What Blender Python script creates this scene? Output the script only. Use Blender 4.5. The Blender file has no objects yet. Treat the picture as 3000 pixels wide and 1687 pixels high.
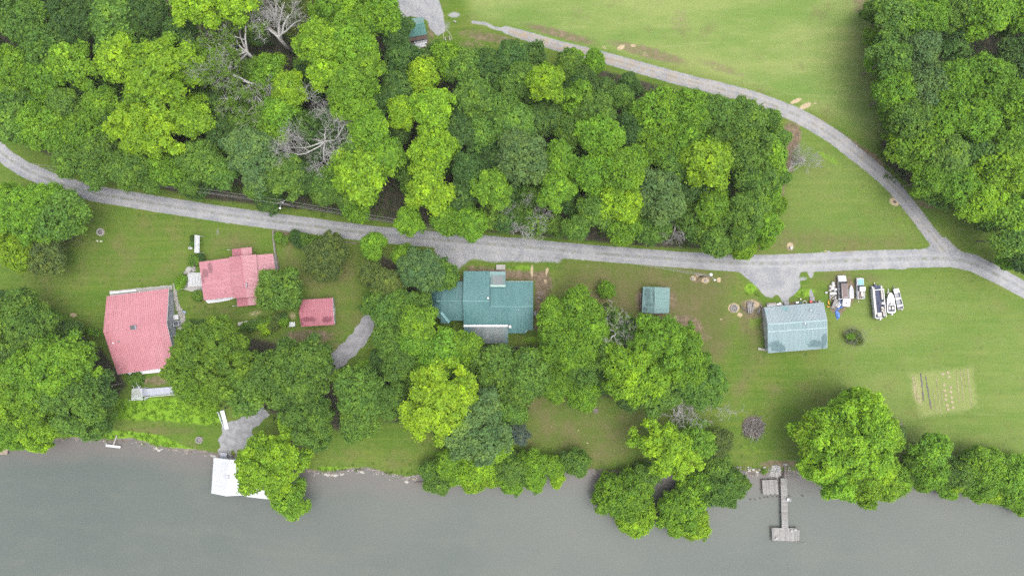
import bpy, math, random
import numpy as np
from mathutils import Vector, Matrix, Euler
# ------------------------------------------------------------------ camera, sky, sun, exposure
SC = bpy.context.scene
COL = SC.collection
CAM_H = 160.0
cam_d = bpy.data.cameras.new('camera'); cam = bpy.data.objects.new('camera', cam_d); COL.objects.link(cam)
cam.location = (0, 0, CAM_H); cam.rotation_euler = (0, 0, 0)
cam_d.sensor_width = 36.0; cam_d.lens = 24.0; cam_d.clip_start = 1.0; cam_d.clip_end = 6000.0
SC.camera = cam
SUN_EL, SUN_AZ = math.radians(77), math.radians(100)      # azimuth clockwise from +Y (picture up)
world = bpy.data.worlds.new('World'); SC.world = world; world.use_nodes = True
wn = world.node_tree; wn.nodes.clear()
sky = wn.nodes.new('ShaderNodeTexSky'); sky.sky_type = 'NISHITA'; sky.sun_disc = False
sky.sun_elevation = SUN_EL; sky.sun_rotation = SUN_AZ; sky.air_density = 1.0; sky.dust_density = 4.0; sky.ozone_density = 1.0
hs = wn.nodes.new('ShaderNodeHueSaturation'); hs.inputs['Saturation'].default_value = 0.3
bg = wn.nodes.new('ShaderNodeBackground'); bg.inputs['Strength'].default_value = 0.15
wo = wn.nodes.new('ShaderNodeOutputWorld')
wn.links.new(sky.outputs[0], hs.inputs['Color']); wn.links.new(hs.outputs[0], bg.inputs['Color']); wn.links.new(bg.outputs[0], wo.inputs['Surface'])
sun_d = bpy.data.lights.new('sun', 'SUN'); sun_d.energy = 0.6; sun_d.angle = math.radians(60); sun_d.color = (1.0, 0.965, 0.91)
sun = bpy.data.objects.new('sun', sun_d); COL.objects.link(sun); sun.location = (90, 5, 120)
_dir = Vector((math.sin(SUN_AZ) * math.cos(SUN_EL), math.cos(SUN_AZ) * math.cos(SUN_EL), math.sin(SUN_EL)))
sun.rotation_euler = (-_dir).to_track_quat('-Z', 'Y').to_euler()
SC.view_settings.view_transform = 'Standard'
try: SC.view_settings.look = 'None'
except Exception: pass
SC.view_settings.exposure = 1.68; SC.view_settings.gamma = 1.0; SC.view_settings.use_curve_mapping = False
SC.render.engine = 'CYCLES'
cy = SC.cycles; cy.max_bounces = 6; cy.diffuse_bounces = 3; cy.glossy_bounces = 2; cy.transmission_bounces = 3; cy.transparent_max_bounces = 6
cy.use_denoising = False; cy.denoiser = 'OPENIMAGEDENOISE'; cy.denoising_input_passes = 'RGB_ALBEDO_NORMAL'; cy.denoising_prefilter = 'NONE'; cy.caustics_reflective = False; cy.caustics_refractive = False
SC.render.resolution_x = 1024; SC.render.resolution_y = 575

rnd = random.Random(7); rng = np.random.default_rng(7)
KS = 0.08                     # metres on the z = 0 plane per photograph pixel (3000 wide)
KV = 240.0 / 2576.0           # same for the 2576-wide view of it that the trees were read from

# ------------------------------------------------------------------ land form
SHORE_S = [(-3200, 1330), (-400, 1310), (0, 1306), (60, 1302), (120, 1302), (210, 1293), (272, 1291), (330, 1300), (389, 1295), (447, 1313), (501, 1324), (583, 1330), (626, 1338), (700, 1348),
           (780, 1362), (850, 1380), (921, 1390), (968, 1392), (1014, 1385), (1076, 1381), (1130, 1396), (1193, 1409), (1230, 1402), (1300, 1396), (1500, 1390), (1667, 1377), (1717, 1384),
           (1800, 1392), (1900, 1398), (2000, 1394), (2160, 1391), (2250, 1398), (2320, 1392), (2420, 1396), (2550, 1400), (2640, 1392), (2700, 1400), (2760, 1404), (2850, 1388), (3000, 1384), (3400, 1390), (6200, 1380)]
WATER_Z = -1.35
_sx = np.array([(p[0] - 1500) * KS * 1.0084 for p in SHORE_S]); _sy = np.array([(843.5 - p[1]) * KS * 1.0084 for p in SHORE_S])

def sstep(a, b, t):
    t = np.clip((t - a) / (b - a), 0, 1); return t * t * (3 - 2 * t)

def land(x, y):
    """height of the ground at x, y (arrays or floats)"""
    x = np.asarray(x, float); y = np.asarray(y, float)
    d = y - np.interp(x, _sx, _sy) + 0.25 * np.sin(x * 1.7) + 0.2 * np.sin(x * 3.9 + 1)
    z = np.where(d < 0, -1.45 + np.maximum(d * 0.3, -2.4), -1.45 + 1.15 * sstep(-0.1, 3.6, d) + 0.3 * sstep(3, 26, d))
    u = 0.22 * np.sin(x / 37 + 1) * np.sin(y / 29 + .5) + 0.10 * np.sin(x / 13 + y / 17)
    z = z + u * sstep(6, 26, d)
    far = sstep(-390, -430, y) if False else np.clip((-y - 380) / 30, 0, 1)
    return z * (1 - far) + 1.0 * far

def PS(sx, sy, z=0.0):
    f = KS * (CAM_H - z) / CAM_H
    return Vector(((sx - 1500) * f, (843.5 - sy) * f, z))
def PV(vx, vy, z=0.0):
    f = KV * (CAM_H - z) / CAM_H
    return Vector(((vx - 1288) * f, (724.5 - vy) * f, z))
def GS(sx, sy, dz=0.0):
    z = 0.0
    for _ in range(5):
        p = PS(sx, sy, z); z = float(land(p.x, p.y)) + dz
    return PS(sx, sy, z)
def GV(vx, vy, dz=0.0): return GS(vx * 1.164596, vy * 1.164596, dz)
def gz(x, y): return float(land(x, y))

# ------------------------------------------------------------------ object helpers
def tag(o, label, cat, group=None, kind=None):
    if label: o['label'] = label
    if cat: o['category'] = cat
    if group: o['group'] = group
    if kind: o['kind'] = kind
    return o
ORG = {}
def thing(name, label, cat, loc, group=None, rz=0.0):
    o = bpy.data.objects.new(name, None); COL.objects.link(o); o.location = loc; o.rotation_euler = (0, 0, rz)
    o.empty_display_size = 0.3
    ORG[o.name] = (Vector(loc), rz)
    return tag(o, label, cat, group)

class MB:
    """collects geometry in WORLD (or local) coordinates, builds ONE mesh object"""
    def __init__(self): self.v = []; self.f = []; self.m = []; self.sm = []
    def add(self, vs, fs, mi=0, smooth=False):
        b = len(self.v); self.v += [tuple(p) for p in vs]
        for f in fs: self.f.append(tuple(b + i for i in f)); self.m.append(mi); self.sm.append(smooth)
        return self
    def box(self, c, s, rz=0.0, mi=0, rx=0.0, ry=0.0, taper=1.0):
        M = Euler((rx, ry, rz)).to_matrix(); c = Vector(c); h = Vector(s) / 2
        vs = []
        for z in (-1, 1):
            t = taper if z > 0 else 1.0
            for x, y in ((-1, -1), (1, -1), (1, 1), (-1, 1)): vs.append(c + M @ Vector((x * h.x * t, y * h.y * t, z * h.z)))
        return self.add(vs, [(3, 2, 1, 0), (4, 5, 6, 7), (0, 1, 5, 4), (1, 2, 6, 5), (2, 3, 7, 6), (3, 0, 4, 7)], mi)
    def beam(self, a, b, w, h, mi=0):
        a = Vector(a); b = Vector(b); d = b - a; L = d.length
        if L < 1e-6: return self
        d /= L; s = d.cross(Vector((0, 0, 1)))
        if s.length < 1e-3: s = Vector((1, 0, 0))
        s.normalize(); u = s.cross(d)
        vs = [p + s * (i * w / 2) + u * (j * h / 2) for p in (a, b) for i, j in ((-1, -1), (1, -1), (1, 1), (-1, 1))]
        return self.add(vs, [(3, 2, 1, 0), (4, 5, 6, 7), (0, 1, 5, 4), (1, 2, 6, 5), (2, 3, 7, 6), (3, 0, 4, 7)], mi)
    def tube(self, pts, rad, n=8, mi=0, cap=True, smooth=True):
        pts = [Vector(p) for p in pts]; k = len(pts); vs = []; fs = []
        if not hasattr(rad, '__len__'): rad = [rad] * k
        for i, p in enumerate(pts):
            d = (pts[min(i + 1, k - 1)] - pts[max(i - 1, 0)])
            d = d.normalized() if d.length > 1e-9 else Vector((0, 0, 1))
            s = d.cross(Vector((0, 0, 1)) if abs(d.z) < .9 else Vector((1, 0, 0))).normalized(); u = s.cross(d)
            for j in range(n):
                a = 2 * math.pi * j / n; vs.append(p + (s * math.cos(a) + u * math.sin(a)) * rad[i])
        for i in range(k - 1):
            for j in range(n): fs.append((i * n + j, i * n + (j + 1) % n, (i + 1) * n + (j + 1) % n, (i + 1) * n + j))
        if cap: fs.append(tuple(range(n - 1, -1, -1))); fs.append(tuple((k - 1) * n + j for j in range(n)))
        return self.add(vs, fs, mi, smooth)
    def prism(self, poly, z0, z1, mi=0):
        n = len(poly); z0 = z0 if hasattr(z0, '__len__') else [z0] * n; z1 = z1 if hasattr(z1, '__len__') else [z1] * n
        ar = sum(poly[i][0] * poly[(i + 1) % n][1] - poly[(i + 1) % n][0] * poly[i][1] for i in range(n))
        if ar < 0: poly = poly[::-1]; z0 = z0[::-1]; z1 = z1[::-1]
        vs = [(p[0], p[1], z0[i]) for i, p in enumerate(poly)] + [(p[0], p[1], z1[i]) for i, p in enumerate(poly)]
        fs = [tuple(range(n - 1, -1, -1)), tuple(range(n, 2 * n))] + [(i, (i + 1) % n, n + (i + 1) % n, n + i) for i in range(n)]
        return self.add(vs, fs, mi)
    def lathe(self, c, prof, n=16, mi=0, smooth=True):
        c = Vector(c); vs = []; fs = []; k = len(prof)
        for r, z in prof:
            for j in range(n):
                a = 2 * math.pi * j / n; vs.append((c.x + r * math.cos(a), c.y + r * math.sin(a), c.z + z))
        for i in range(k - 1):
            for j in range(n): fs.append((i * n + j, i * n + (j + 1) % n, (i + 1) * n + (j + 1) % n, (i + 1) * n + j))
        fs.append(tuple(range(n - 1, -1, -1))); fs.append(tuple((k - 1) * n + j for j in range(n)))
        return self.add(vs, fs, mi, smooth)
    def mesh(self, name, mats, org=None):
        me = bpy.data.meshes.new(name)
        v = self.v
        if org is not None:
            o, rz = org; c, s = math.cos(-rz), math.sin(-rz)
            v = [((p[0] - o.x) * c - (p[1] - o.y) * s, (p[0] - o.x) * s + (p[1] - o.y) * c, p[2] - o.z) for p in v]
        me.from_pydata(v, [], self.f)
        for m in (mats if isinstance(mats, (list, tuple)) else [mats]): me.materials.append(m)
        me.polygons.foreach_set('material_index', self.m); me.polygons.foreach_set('use_smooth', self.sm)
        me.update(); return me
    def build(self, name, mats, parent=None, local=False, bevel=0.0):
        """parent: the thing or part that this hangs under (parts sit at their thing's origin)"""
        root = parent
        while root is not None and root.parent is not None: root = root.parent
        org = ORG.get(root.name) if (root is not None and not local) else None
        ob = bpy.data.objects.new(name, self.mesh(name, mats, org)); COL.objects.link(ob)
        if parent is not None: ob.parent = parent
        if bevel:
            b = ob.modifiers.new('bevel', 'BEVEL'); b.width = bevel; b.segments = 2; b.limit_method = 'ANGLE'
        return ob
def solo(name, mb, mat, label, cat, group=None, bevel=0.0, kind=None):
    """a thing that is one mesh; its origin is put at its base"""
    a = np.array(mb.v); c = Vector(((a[:, 0].min() + a[:, 0].max()) / 2, (a[:, 1].min() + a[:, 1].max()) / 2, a[:, 2].min()))
    ob = bpy.data.objects.new(name, mb.mesh(name, mat, (c, 0.0))); COL.objects.link(ob); ob.location = c
    if bevel:
        b = ob.modifiers.new('bevel', 'BEVEL'); b.width = bevel; b.segments = 2; b.limit_method = 'ANGLE'
    return tag(ob, label, cat, group, kind)
def np_mesh(name, V, F, mat, attrs=None, smooth=False):
    """fast mesh from numpy: V (n,3), F (m,k)"""
    me = bpy.data.meshes.new(name); V = np.asarray(V, np.float32); F = np.asarray(F, np.int32); k = F.shape[1]
    me.vertices.add(len(V)); me.vertices.foreach_set('co', V.ravel())
    me.loops.add(F.size); me.loops.foreach_set('vertex_index', F.ravel())
    me.polygons.add(len(F)); me.polygons.foreach_set('loop_start', np.arange(0, F.size, k, dtype=np.int32)); me.polygons.foreach_set('loop_total', np.full(len(F), k, np.int32))
    me.polygons.foreach_set('use_smooth', np.full(len(F), smooth, bool))
    me.update(calc_edges=True)
    for nme, arr in (attrs or {}).items():
        a = me.attributes.new(nme, 'FLOAT_COLOR', 'POINT'); b = np.ones((len(V), 4), np.float32); b[:, :arr.shape[1]] = arr; a.data.foreach_set('color', b.ravel())
    me.materials.append(mat); return me

# ------------------------------------------------------------------ materials
class NT:
    def __init__(self, name):
        self.mat = bpy.data.materials.new(name); self.mat.use_nodes = True; self.t = self.mat.node_tree; self.t.nodes.clear()
        self.out = self.t.nodes.new('ShaderNodeOutputMaterial')
    def n(self, typ, **kw):
        nd = self.t.nodes.new(typ)
        for k, v in kw.items(): setattr(nd, k, v)
        return nd
    def l(self, a, b): self.t.links.new(a, b)
    def put(self, sock, v):
        if v is None: return
        if hasattr(v, 'is_output'): self.l(v, sock)
        elif hasattr(v, '__len__') and len(v) == 3 and sock.type == 'RGBA': sock.default_value = (*v, 1)
        else: sock.default_value = v
    def math(self, op, a, b=None, c=None, clamp=False):
        nd = self.n('ShaderNodeMath', operation=op, use_clamp=clamp); self.put(nd.inputs[0], a); self.put(nd.inputs[1], b)
        if c is not None: self.put(nd.inputs[2], c)
        return nd.outputs[0]
    def mix(self, f, a, b, mode='MIX'):
        nd = self.n('ShaderNodeMix', data_type='RGBA', blend_type=mode); nd.clamp_factor = True
        self.put(nd.inputs[0], f); self.put(nd.inputs[6], a); self.put(nd.inputs[7], b); return nd.outputs[2]
    def pos(self):
        if not hasattr(self, '_p'): self._p = self.n('ShaderNodeNewGeometry').outputs['Position']
        return self._p
    def scaled(self, sx, sy, sz, rz=0.0, off=(0, 0, 0), src=None):
        m = self.n('ShaderNodeMapping'); self.put(m.inputs['Vector'], src if src is not None else self.pos())
        m.inputs['Scale'].default_value = (sx, sy, sz); m.inputs['Rotation'].default_value = (0, 0, rz); m.inputs['Location'].default_value = off
        return m.outputs[0]
    def noise(self, scale, detail=3.0, rough=0.55, vec=None, dist=0.0):
        nd = self.n('ShaderNodeTexNoise'); nd.inputs['Scale'].default_value = scale; nd.inputs['Detail'].default_value = detail
        nd.inputs['Roughness'].default_value = rough; nd.inputs['Distortion'].default_value = dist
        self.put(nd.inputs['Vector'], vec if vec is not None else self.pos()); return nd.outputs['Fac']
    def ramp(self, f, a, b, lo=0.0, hi=1.0):
        nd = self.n('ShaderNodeMapRange', interpolation_type='SMOOTHSTEP'); self.put(nd.inputs['Value'], f)
        nd.inputs['From Min'].default_value = a; nd.inputs['From Max'].default_value = b; nd.inputs['To Min'].default_value = lo; nd.inputs['To Max'].default_value = hi
        return nd.outputs['Result']
    def attr(self, name): return self.n('ShaderNodeAttribute', attribute_name=name)
    def rgb(self, sock):
        s = self.n('ShaderNodeSeparateColor'); self.l(sock, s.inputs[0]); return s.outputs
    def bump(self, h, strength=0.3, dist=0.05):
        b = self.n('ShaderNodeBump'); b.inputs['Strength'].default_value = strength; b.inputs['Distance'].default_value = dist; self.put(b.inputs['Height'], h); return b.outputs[0]
    def pbr(self, color, rough=0.7, metal=0.0, normal=None, spec=0.4, **kw):
        p = self.n('ShaderNodeBsdfPrincipled'); self.put(p.inputs['Base Color'], color); self.put(p.inputs['Roughness'], rough); self.put(p.inputs['Metallic'], metal)
        p.inputs['Specular IOR Level'].default_value = spec
        if normal is not None: self.l(normal, p.inputs['Normal'])
        for k, v in kw.items(): self.put(p.inputs[k], v)
        self.l(p.outputs[0], self.out.inputs['Surface']); return self.mat

def blob(nt, lst, soft=0.5):
    """union of soft ellipses at world x,y: (x,y,rx,ry,rot,strength)"""
    tot = None
    for (x, y, rx, ry, rot, st) in lst:
        m = nt.n('ShaderNodeMapping', vector_type='TEXTURE'); nt.put(m.inputs['Vector'], nt.pos())
        m.inputs['Location'].default_value = (x, y, 0); m.inputs['Rotation'].default_value = (0, 0, rot); m.inputs['Scale'].default_value = (rx, ry, 1e4)
        ln = nt.n('ShaderNodeVectorMath', operation='LENGTH'); nt.l(m.outputs[0], ln.inputs[0])
        f = nt.ramp(ln.outputs['Value'], 1.0, 1.0 - soft, 0.0, st)
        tot = f if tot is None else nt.math('MAXIMUM', tot, f)
    return tot

def plain(name, color, rough=0.6, var=0.12, scale=3.0, metal=0.0, spec=0.4, dirt=0.25, dirtcol=(0.09, 0.075, 0.055), bump=0.0):
    t = NT(name); n1 = t.noise(scale, 4); n2 = t.noise(scale * 0.35, 5, 0.65)
    c = t.mix(t.ramp(n1, 0.3, 0.7), tuple(x * (1 - var) for x in color), tuple(min(1, x * (1 + var)) for x in color))
    c = t.mix(t.math('MULTIPLY', t.ramp(n2, 0.52, 0.8), dirt), c, dirtcol)
    nm = t.bump(t.noise(scale * 6, 3), bump, 0.02) if bump else None
    return t.pbr(c, t.ramp(n1, 0, 1, rough - 0.08, rough + 0.1), metal, nm, spec)

def metal_roof(name, base, faded, fade=0.5, stains=None, stain_col=(0.03, 0.05, 0.05), run=(1, 0.12), rot=0.0, rough=0.42, spec=0.5):
    """painted corrugated sheet: per-sheet tone from the object colour, chalky fading, streaks that run down the sheet"""
    t = NT(name); oi = t.n('ShaderNodeObjectInfo')
    st = t.noise(1.6, 4, 0.6, t.scaled(run[0], run[1], 1, rot)); cl = t.noise(0.22, 3, 0.5); fine = t.noise(5.0, 3)
    c = t.mix(t.math('MULTIPLY', t.ramp(t.math('ADD', t.math('MULTIPLY', st, 0.5), t.math('MULTIPLY', cl, 0.5)), 0.33, 0.67), fade * .8), base, faded)
    c = t.mix(0.8, c, oi.outputs['Color'], 'MULTIPLY')
    c = t.mix(t.ramp(fine, 0.58, 0.85, 0, 0.09), c, (0.1, 0.08, 0.07))
    if stains:
        b = blob(t, stains, .75); drip = t.noise(2.6, 5, 0.7, t.scaled(run[0] * 1.2, run[1] * 1.5, 1, rot)); brk = t.noise(0.9, 5, 0.7)
        k = t.math('MULTIPLY', t.ramp(t.math('ADD', t.math('ADD', drip, t.math('MULTIPLY', brk, 0.6)), t.math('MULTIPLY', b, 0.55)), 1.0, 1.25), t.ramp(b, 0.02, 0.3))
        c = t.mix(t.math('MULTIPLY', k, 0.85), c, stain_col)
    return t.pbr(c, t.ramp(st, 0.2, 0.8, rough - 0.08, rough + 0.12), 0.0, None, spec)
# ------------------------------------------------------------------ ground: one sheet, its cover kept as masks
def axis(lo, hi, step, far):
    a = list(np.arange(lo, hi + 1e-6, step)); s = step; x = lo; L = []
    while x > -far: s *= 1.35; x -= s; L.append(x)
    x = hi; s = step; R = []
    while x < far: s *= 1.35; x += s; R.append(x)
    return np.array(L[::-1] + a + R)
gx = axis(-136, 136, 0.42, 2400); gy = axis(-80, 82, 0.42, 2400)
GX, GY = np.meshgrid(gx, gy); X = GX.ravel(); Y = GY.ravel(); Z = land(X, Y)
def W(pts): return np.array([tuple(PS(*p))[:2] for p in pts])
def seg_dist(x, y, P, halfw=None):
    best = np.full(x.shape, 1e9)
    for i in range(len(P) - 1):
        a, b = P[i], P[i + 1]; d = b - a; L2 = max(d @ d, 1e-9)
        t = np.clip(((x - a[0]) * d[0] + (y - a[1]) * d[1]) / L2, 0, 1)
        q = np.hypot(x - a[0] - t * d[0], y - a[1] - t * d[1])
        if halfw is not None: q = q - (halfw[i] * (1 - t) + halfw[i + 1] * t)
        best = np.minimum(best, q)
    return best
def sd_poly(x, y, P):
    n = len(P); d = seg_dist(x, y, np.vstack([P, P[:1]])); ins = np.zeros(x.shape, bool)
    for i in range(n):
        a, b = P[i], P[(i + 1) % n]
        if a[1] == b[1]: continue
        c = ((a[1] > y) != (b[1] > y)) & (x < (b[0] - a[0]) * (y - a[1]) / (b[1] - a[1]) + a[0]); ins ^= c
    return np.where(ins, -d, d)
def poly_mask(pts, soft=1.5, val=1.0): return val * (1 - sstep(-soft, soft, sd_poly(X, Y, W(pts))))
def line_mask(pts, hw, soft=0.6, val=1.0): return val * (1 - sstep(hw - soft, hw + soft, seg_dist(X, Y, W(pts))))
def ell(sx, sy, rx, ry, rot=0.0, val=1.0, soft=0.6):
    c = PS(sx, sy); a = math.radians(-rot); dx = X - c.x; dy = Y - c.y
    u = (dx * math.cos(a) + dy * math.sin(a)) / (rx * KS); v = (-dx * math.sin(a) + dy * math.cos(a)) / (ry * KS)
    return val * (1 - sstep(1 - soft, 1 + soft * .4, np.hypot(u, v)))
def mx(*a):
    r = a[0]
    for b in a[1:]: r = np.maximum(r, b)
    return r
LANE = [(-260, 150), (-120, 330), (0, 445), (23, 466), (70, 496), (120, 517), (175, 540), (233, 556), (291, 570), (378, 584), (466, 599), (553, 612), (640, 626), (728, 638), (815, 650), (900, 660), (990, 673), (1106, 687), (1281, 702),
        (1514, 722), (1747, 742), (1980, 760), (2154, 771), (2250, 772), (2329, 770), (2420, 767), (2504, 763), (2600, 760), (2700, 757), (2790, 757), (2853, 771), (2935, 812), (3000, 848), (3120, 915), (3500, 1130)]
LANE_HW = [1.6] * 3 + [1.75] * 17 + [1.7, 1.75, 1.85, 1.9, 2.0, 2.1, 2.1, 2.1, 2.0, 1.9, 1.9, 1.8, 1.7, 1.7, 1.7]
TRACK = [(1480, 88), (1530, 103), (1580, 118), (1630, 134), (1700, 151), (1747, 163), (1863, 196), (1980, 229), (2050, 247), (2096, 258), (2160, 275), (2213, 291), (2270, 312), (2329, 336), (2375, 360), (2422, 388), (2465, 418), (2504, 450), (2545, 482),
         (2585, 516), (2622, 552), (2655, 592), (2690, 636), (2722, 680), (2748, 712), (2775, 745)]
TRACK_HW = [0.7, 0.9, 1.0, 1.05, 1.1, 1.15, 1.25, 1.3, 1.3, 1.35, 1.4, 1.45, 1.5, 1.55, 1.6, 1.6, 1.6, 1.55, 1.5, 1.5, 1.45, 1.4, 1.4, 1.4, 1.5, 1.8]
def hw_at(pts, hws): return W(pts), np.array(hws)
PADTOP = [(1159, -60), (1290, -60), (1285, 0), (1298, 35), (1306, 93), (1283, 108), (1262, 90), (1250, 60), (1210, 50), (1176, 52), (1147, 30)]
PADBARN = [(2150, 785), (2195, 822), (2222, 846), (2240, 868), (2262, 874), (2276, 862), (2285, 872), (2296, 892), (2308, 893), (2312, 874), (2330, 862), (2346, 842), (2342, 812), (2352, 785), (2340, 765), (2200, 765)]
PADTEAL = [(1263, 720), (1654, 752), (1640, 772), (1500, 770), (1440, 772), (1385, 762), (1352, 786), (1335, 806), (1318, 802), (1300, 776), (1280, 758)]
FORK = [(2680, 745), (2770, 690), (2800, 720), (2850, 762), (2820, 775), (2700, 772)]
lw, lh = hw_at(LANE, LANE_HW); tw, th = hw_at(TRACK, TRACK_HW)
d_lane = seg_dist(X, Y, lw, lh); d_track = seg_dist(X, Y, tw, th)
gravel = mx(1 - sstep(-0.45, 0.75, d_lane), 0.9 * (1 - sstep(-0.4, 0.9, d_track)), poly_mask(PADTOP, 0.9), poly_mask(PADBARN, 0.9, 0.95), poly_mask(PADTEAL, 1.4, 0.78), poly_mask(FORK, 1.0, 0.8),
            line_mask([(1385, 66), (1420, 70), (1450, 84), (1485, 90)], 0.55, 0.6, 0.75), ell(1330, 45, 28, 14, 0, 0.6), ell(1310, 78, 14, 26, 10, 0.5),
            ell(638, 680, 9, 34, 0, 0.55, 1), ell(664, 672, 8, 30, 0, 0.5, 1), ell(636, 745, 5, 24, 0, .5, 1), ell(664, 745, 4, 20, 0, .45, 1), ell(2375, 800, 12, 22, -10, .7), ell(2378, 865, 8, 26, -8, .8), ell(2352, 816, 20, 10, 0, .6),
            ell(2345, 1033, 4, 12, 0, .5), ell(2356, 1033, 4, 12, 0, .5), ell(1722, 780, 7, 14, 20, .45), ell(1745, 778, 6, 12, 20, .4), ell(2640, 787, 30, 6, -8, .6), ell(1500, 690, 90, 6, 4, .4))
dirt = mx(poly_mask([(1360, 772), (1480, 782), (1560, 790), (1610, 780), (1625, 830), (1600, 960), (1560, 975), (1560, 830), (1480, 825), (1360, 800)], 1.5, 0.85), ell(1300, 795, 26, 26, 0, .6), ell(1340, 815, 22, 20, 0, .8), ell(1590, 880, 30, 60, 0, .75),
          ell(2205, 905, 52, 40, 10, .75, .5), ell(2470, 855, 55, 70, 0, .85), ell(2455, 905, 30, 30, 0, .8), ell(2540, 870, 14, 50, 0, .45), ell(2300, 893, 80, 10, -8, .8), ell(2232, 960, 10, 60, 0, .6), ell(2206, 1250, 38, 37, 0, .95, .4),
          ell(2505, 992, 36, 32, 0, .55), ell(1876, 880, 26, 46, 0, .8), ell(1970, 880, 22, 50, 0, .7), ell(1900, 925, 70, 18, -6, .75), ell(2010, 950, 70, 38, 12, .85), ell(2062, 985, 40, 26, 20, .6), ell(2050, 815, 45, 22, 5, .75), ell(1760, 760, 100, 9, 4, .45),
          ell(2312, 405, 44, 62, 15, 1.0), ell(2300, 490, 36, 80, 10, .85), ell(2275, 570, 30, 66, 15, .8), ell(2620, 585, 48, 22, 40, .55), ell(2720, 600, 70, 18, 8, .7), ell(2520, 10, 34, 60, 0, .65), ell(1640, 100, 170, 20, 15, .72), ell(1900, 155, 190, 26, 15, .7), ell(1440, 112, 110, 20, 8, .72), ell(1700, 40, 60, 30, 40, .5), ell(1990, 60, 40, 60, 10, .55), ell(2110, 200, 120, 22, 18, .6), ell(1380, 100, 60, 24, 0, .6),
          ell(1380, 130, 60, 20, 0, .6), line_mask([(2440, 385), (2500, 425), (2560, 460), (2590, 500)], 1.3, 1.2, .8), ell(1230, 140, 50, 40, 0, .9), ell(1262, 96, 14, 40, -15, .7), ell(2180, 1390, 110, 14, 0, .8), ell(2285, 1360, 90, 18, 0, .75), ell(2650, 1348, 60, 9, 5, .8), ell(2850, 1345, 90, 9, 3, .7),
          ell(870, 693, 90, 8, 6, .8), ell(845, 690, 40, 14, 4, .85), ell(800, 700, 7, 60, -5, .6), ell(930, 785, 45, 60, 0, .3), ell(905, 985, 110, 30, 0, .75), ell(800, 1010, 90, 26, -10, .6), ell(980, 1020, 60, 34, -35, .55), ell(1000, 960, 60, 40, -30, .35), ell(460, 1115, 70, 22, -6, .7), ell(395, 1075, 30, 60, 0, .4), ell(1000, 1105, 70, 20, -40, .6),
          ell(240, 960, 40, 60, 0, .3), ell(830, 880, 40, 40, 0, .3), ell(1920, 720, 500, 7, 4, .3), ell(1310, 714, 90, 6, 4, .5), ell(1990, 700, 30, 10, 0, .4), ell(1745, 1202, 11, 9, 0, .8), ell(560, 1305, 30, 16, 0, .5), ell(1090, 1130, 40, 60, 0, .6), ell(1120, 690, 30, 10, 0, .4))
tan = mx(ell(2205, 890, 34, 18, 10, .7), ell(2150, 902, 20, 17, 0, .95, .4), ell(2168, 922, 12, 10, 30, .8), ell(2030, 816, 11, 9, 0, .9, .4), ell(2067, 822, 14, 10, 0, .9, .4), ell(2048, 806, 16, 8, 0, .6), ell(2106, 820, 8, 9, 0, .9, .4), ell(2112, 935, 6, 6, 0, .7),
         ell(2331, 297, 24, 8, -22, .95), ell(2358, 312, 26, 10, -25, .95), ell(2388, 304, 8, 6, 0, .7), ell(1820, 140, 18, 10, -30, .8), ell(1855, 135, 16, 7, 0, .7), ell(1650, 90, 30, 6, 0, .5), ell(1890, 160, 20, 12, 20, .5), ell(295, 680, 12, 12, 0, 1, .3), ell(213, 923, 14, 9, 0, .9), ell(15, 890, 10, 8, 0, .6),
         ell(2315, 722, 13, 15, 0, .9, .5), ell(2620, 592, 22, 15, 30, .85), ell(2420, 735, 8, 5, 0, .8), ell(2438, 628, 5, 4, 0, .7), ell(2798, 892, 7, 5, 0, .6), ell(2830, 892, 5, 8, 0, .5), ell(1558, 795, 6, 26, 0, .9), ell(1602, 795, 6, 18, 10, .8), ell(1598, 824, 8, 12, -30, .7), ell(1575, 795, 30, 24, 0, .35), ell(1690, 790, 6, 10, 20, .3),
         ell(1695, 1261, 4, 5, 20, .8), ell(1720, 1298, 5, 5, 0, .8), ell(1617, 1252, 4, 4, 0, .7), ell(545, 620, 5, 3, 0, .7), ell(392, 611, 4, 4, 0, .7), ell(748, 918, 32, 14, -10, .55), ell(858, 925, 16, 18, 0, .6), ell(250, 815, 6, 4, 0, .6), ell(2545, 1035, 20, 7, -35, .3), ell(2770, 1320, 60, 5, 0, .2), ell(2348, 870, 20, 8, 0, .4), ell(584, 1288, 13, 13, 0, .7, .4),
         ell(2110, 1400, 60, 8, 0, .4), ell(2520, 905, 40, 10, 20, .25), ell(2545, 840, 10, 40, 0, .3), ell(1770, 140, 14, 9, 30, .6), ell(2690, 1145, 30, 62, -8, .5), ell(2765, 1150, 90, 75, -6, .33), ell(1440, 765, 90, 12, 3, .35), ell(2470, 820, 30, 20, 0, .3))
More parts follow.
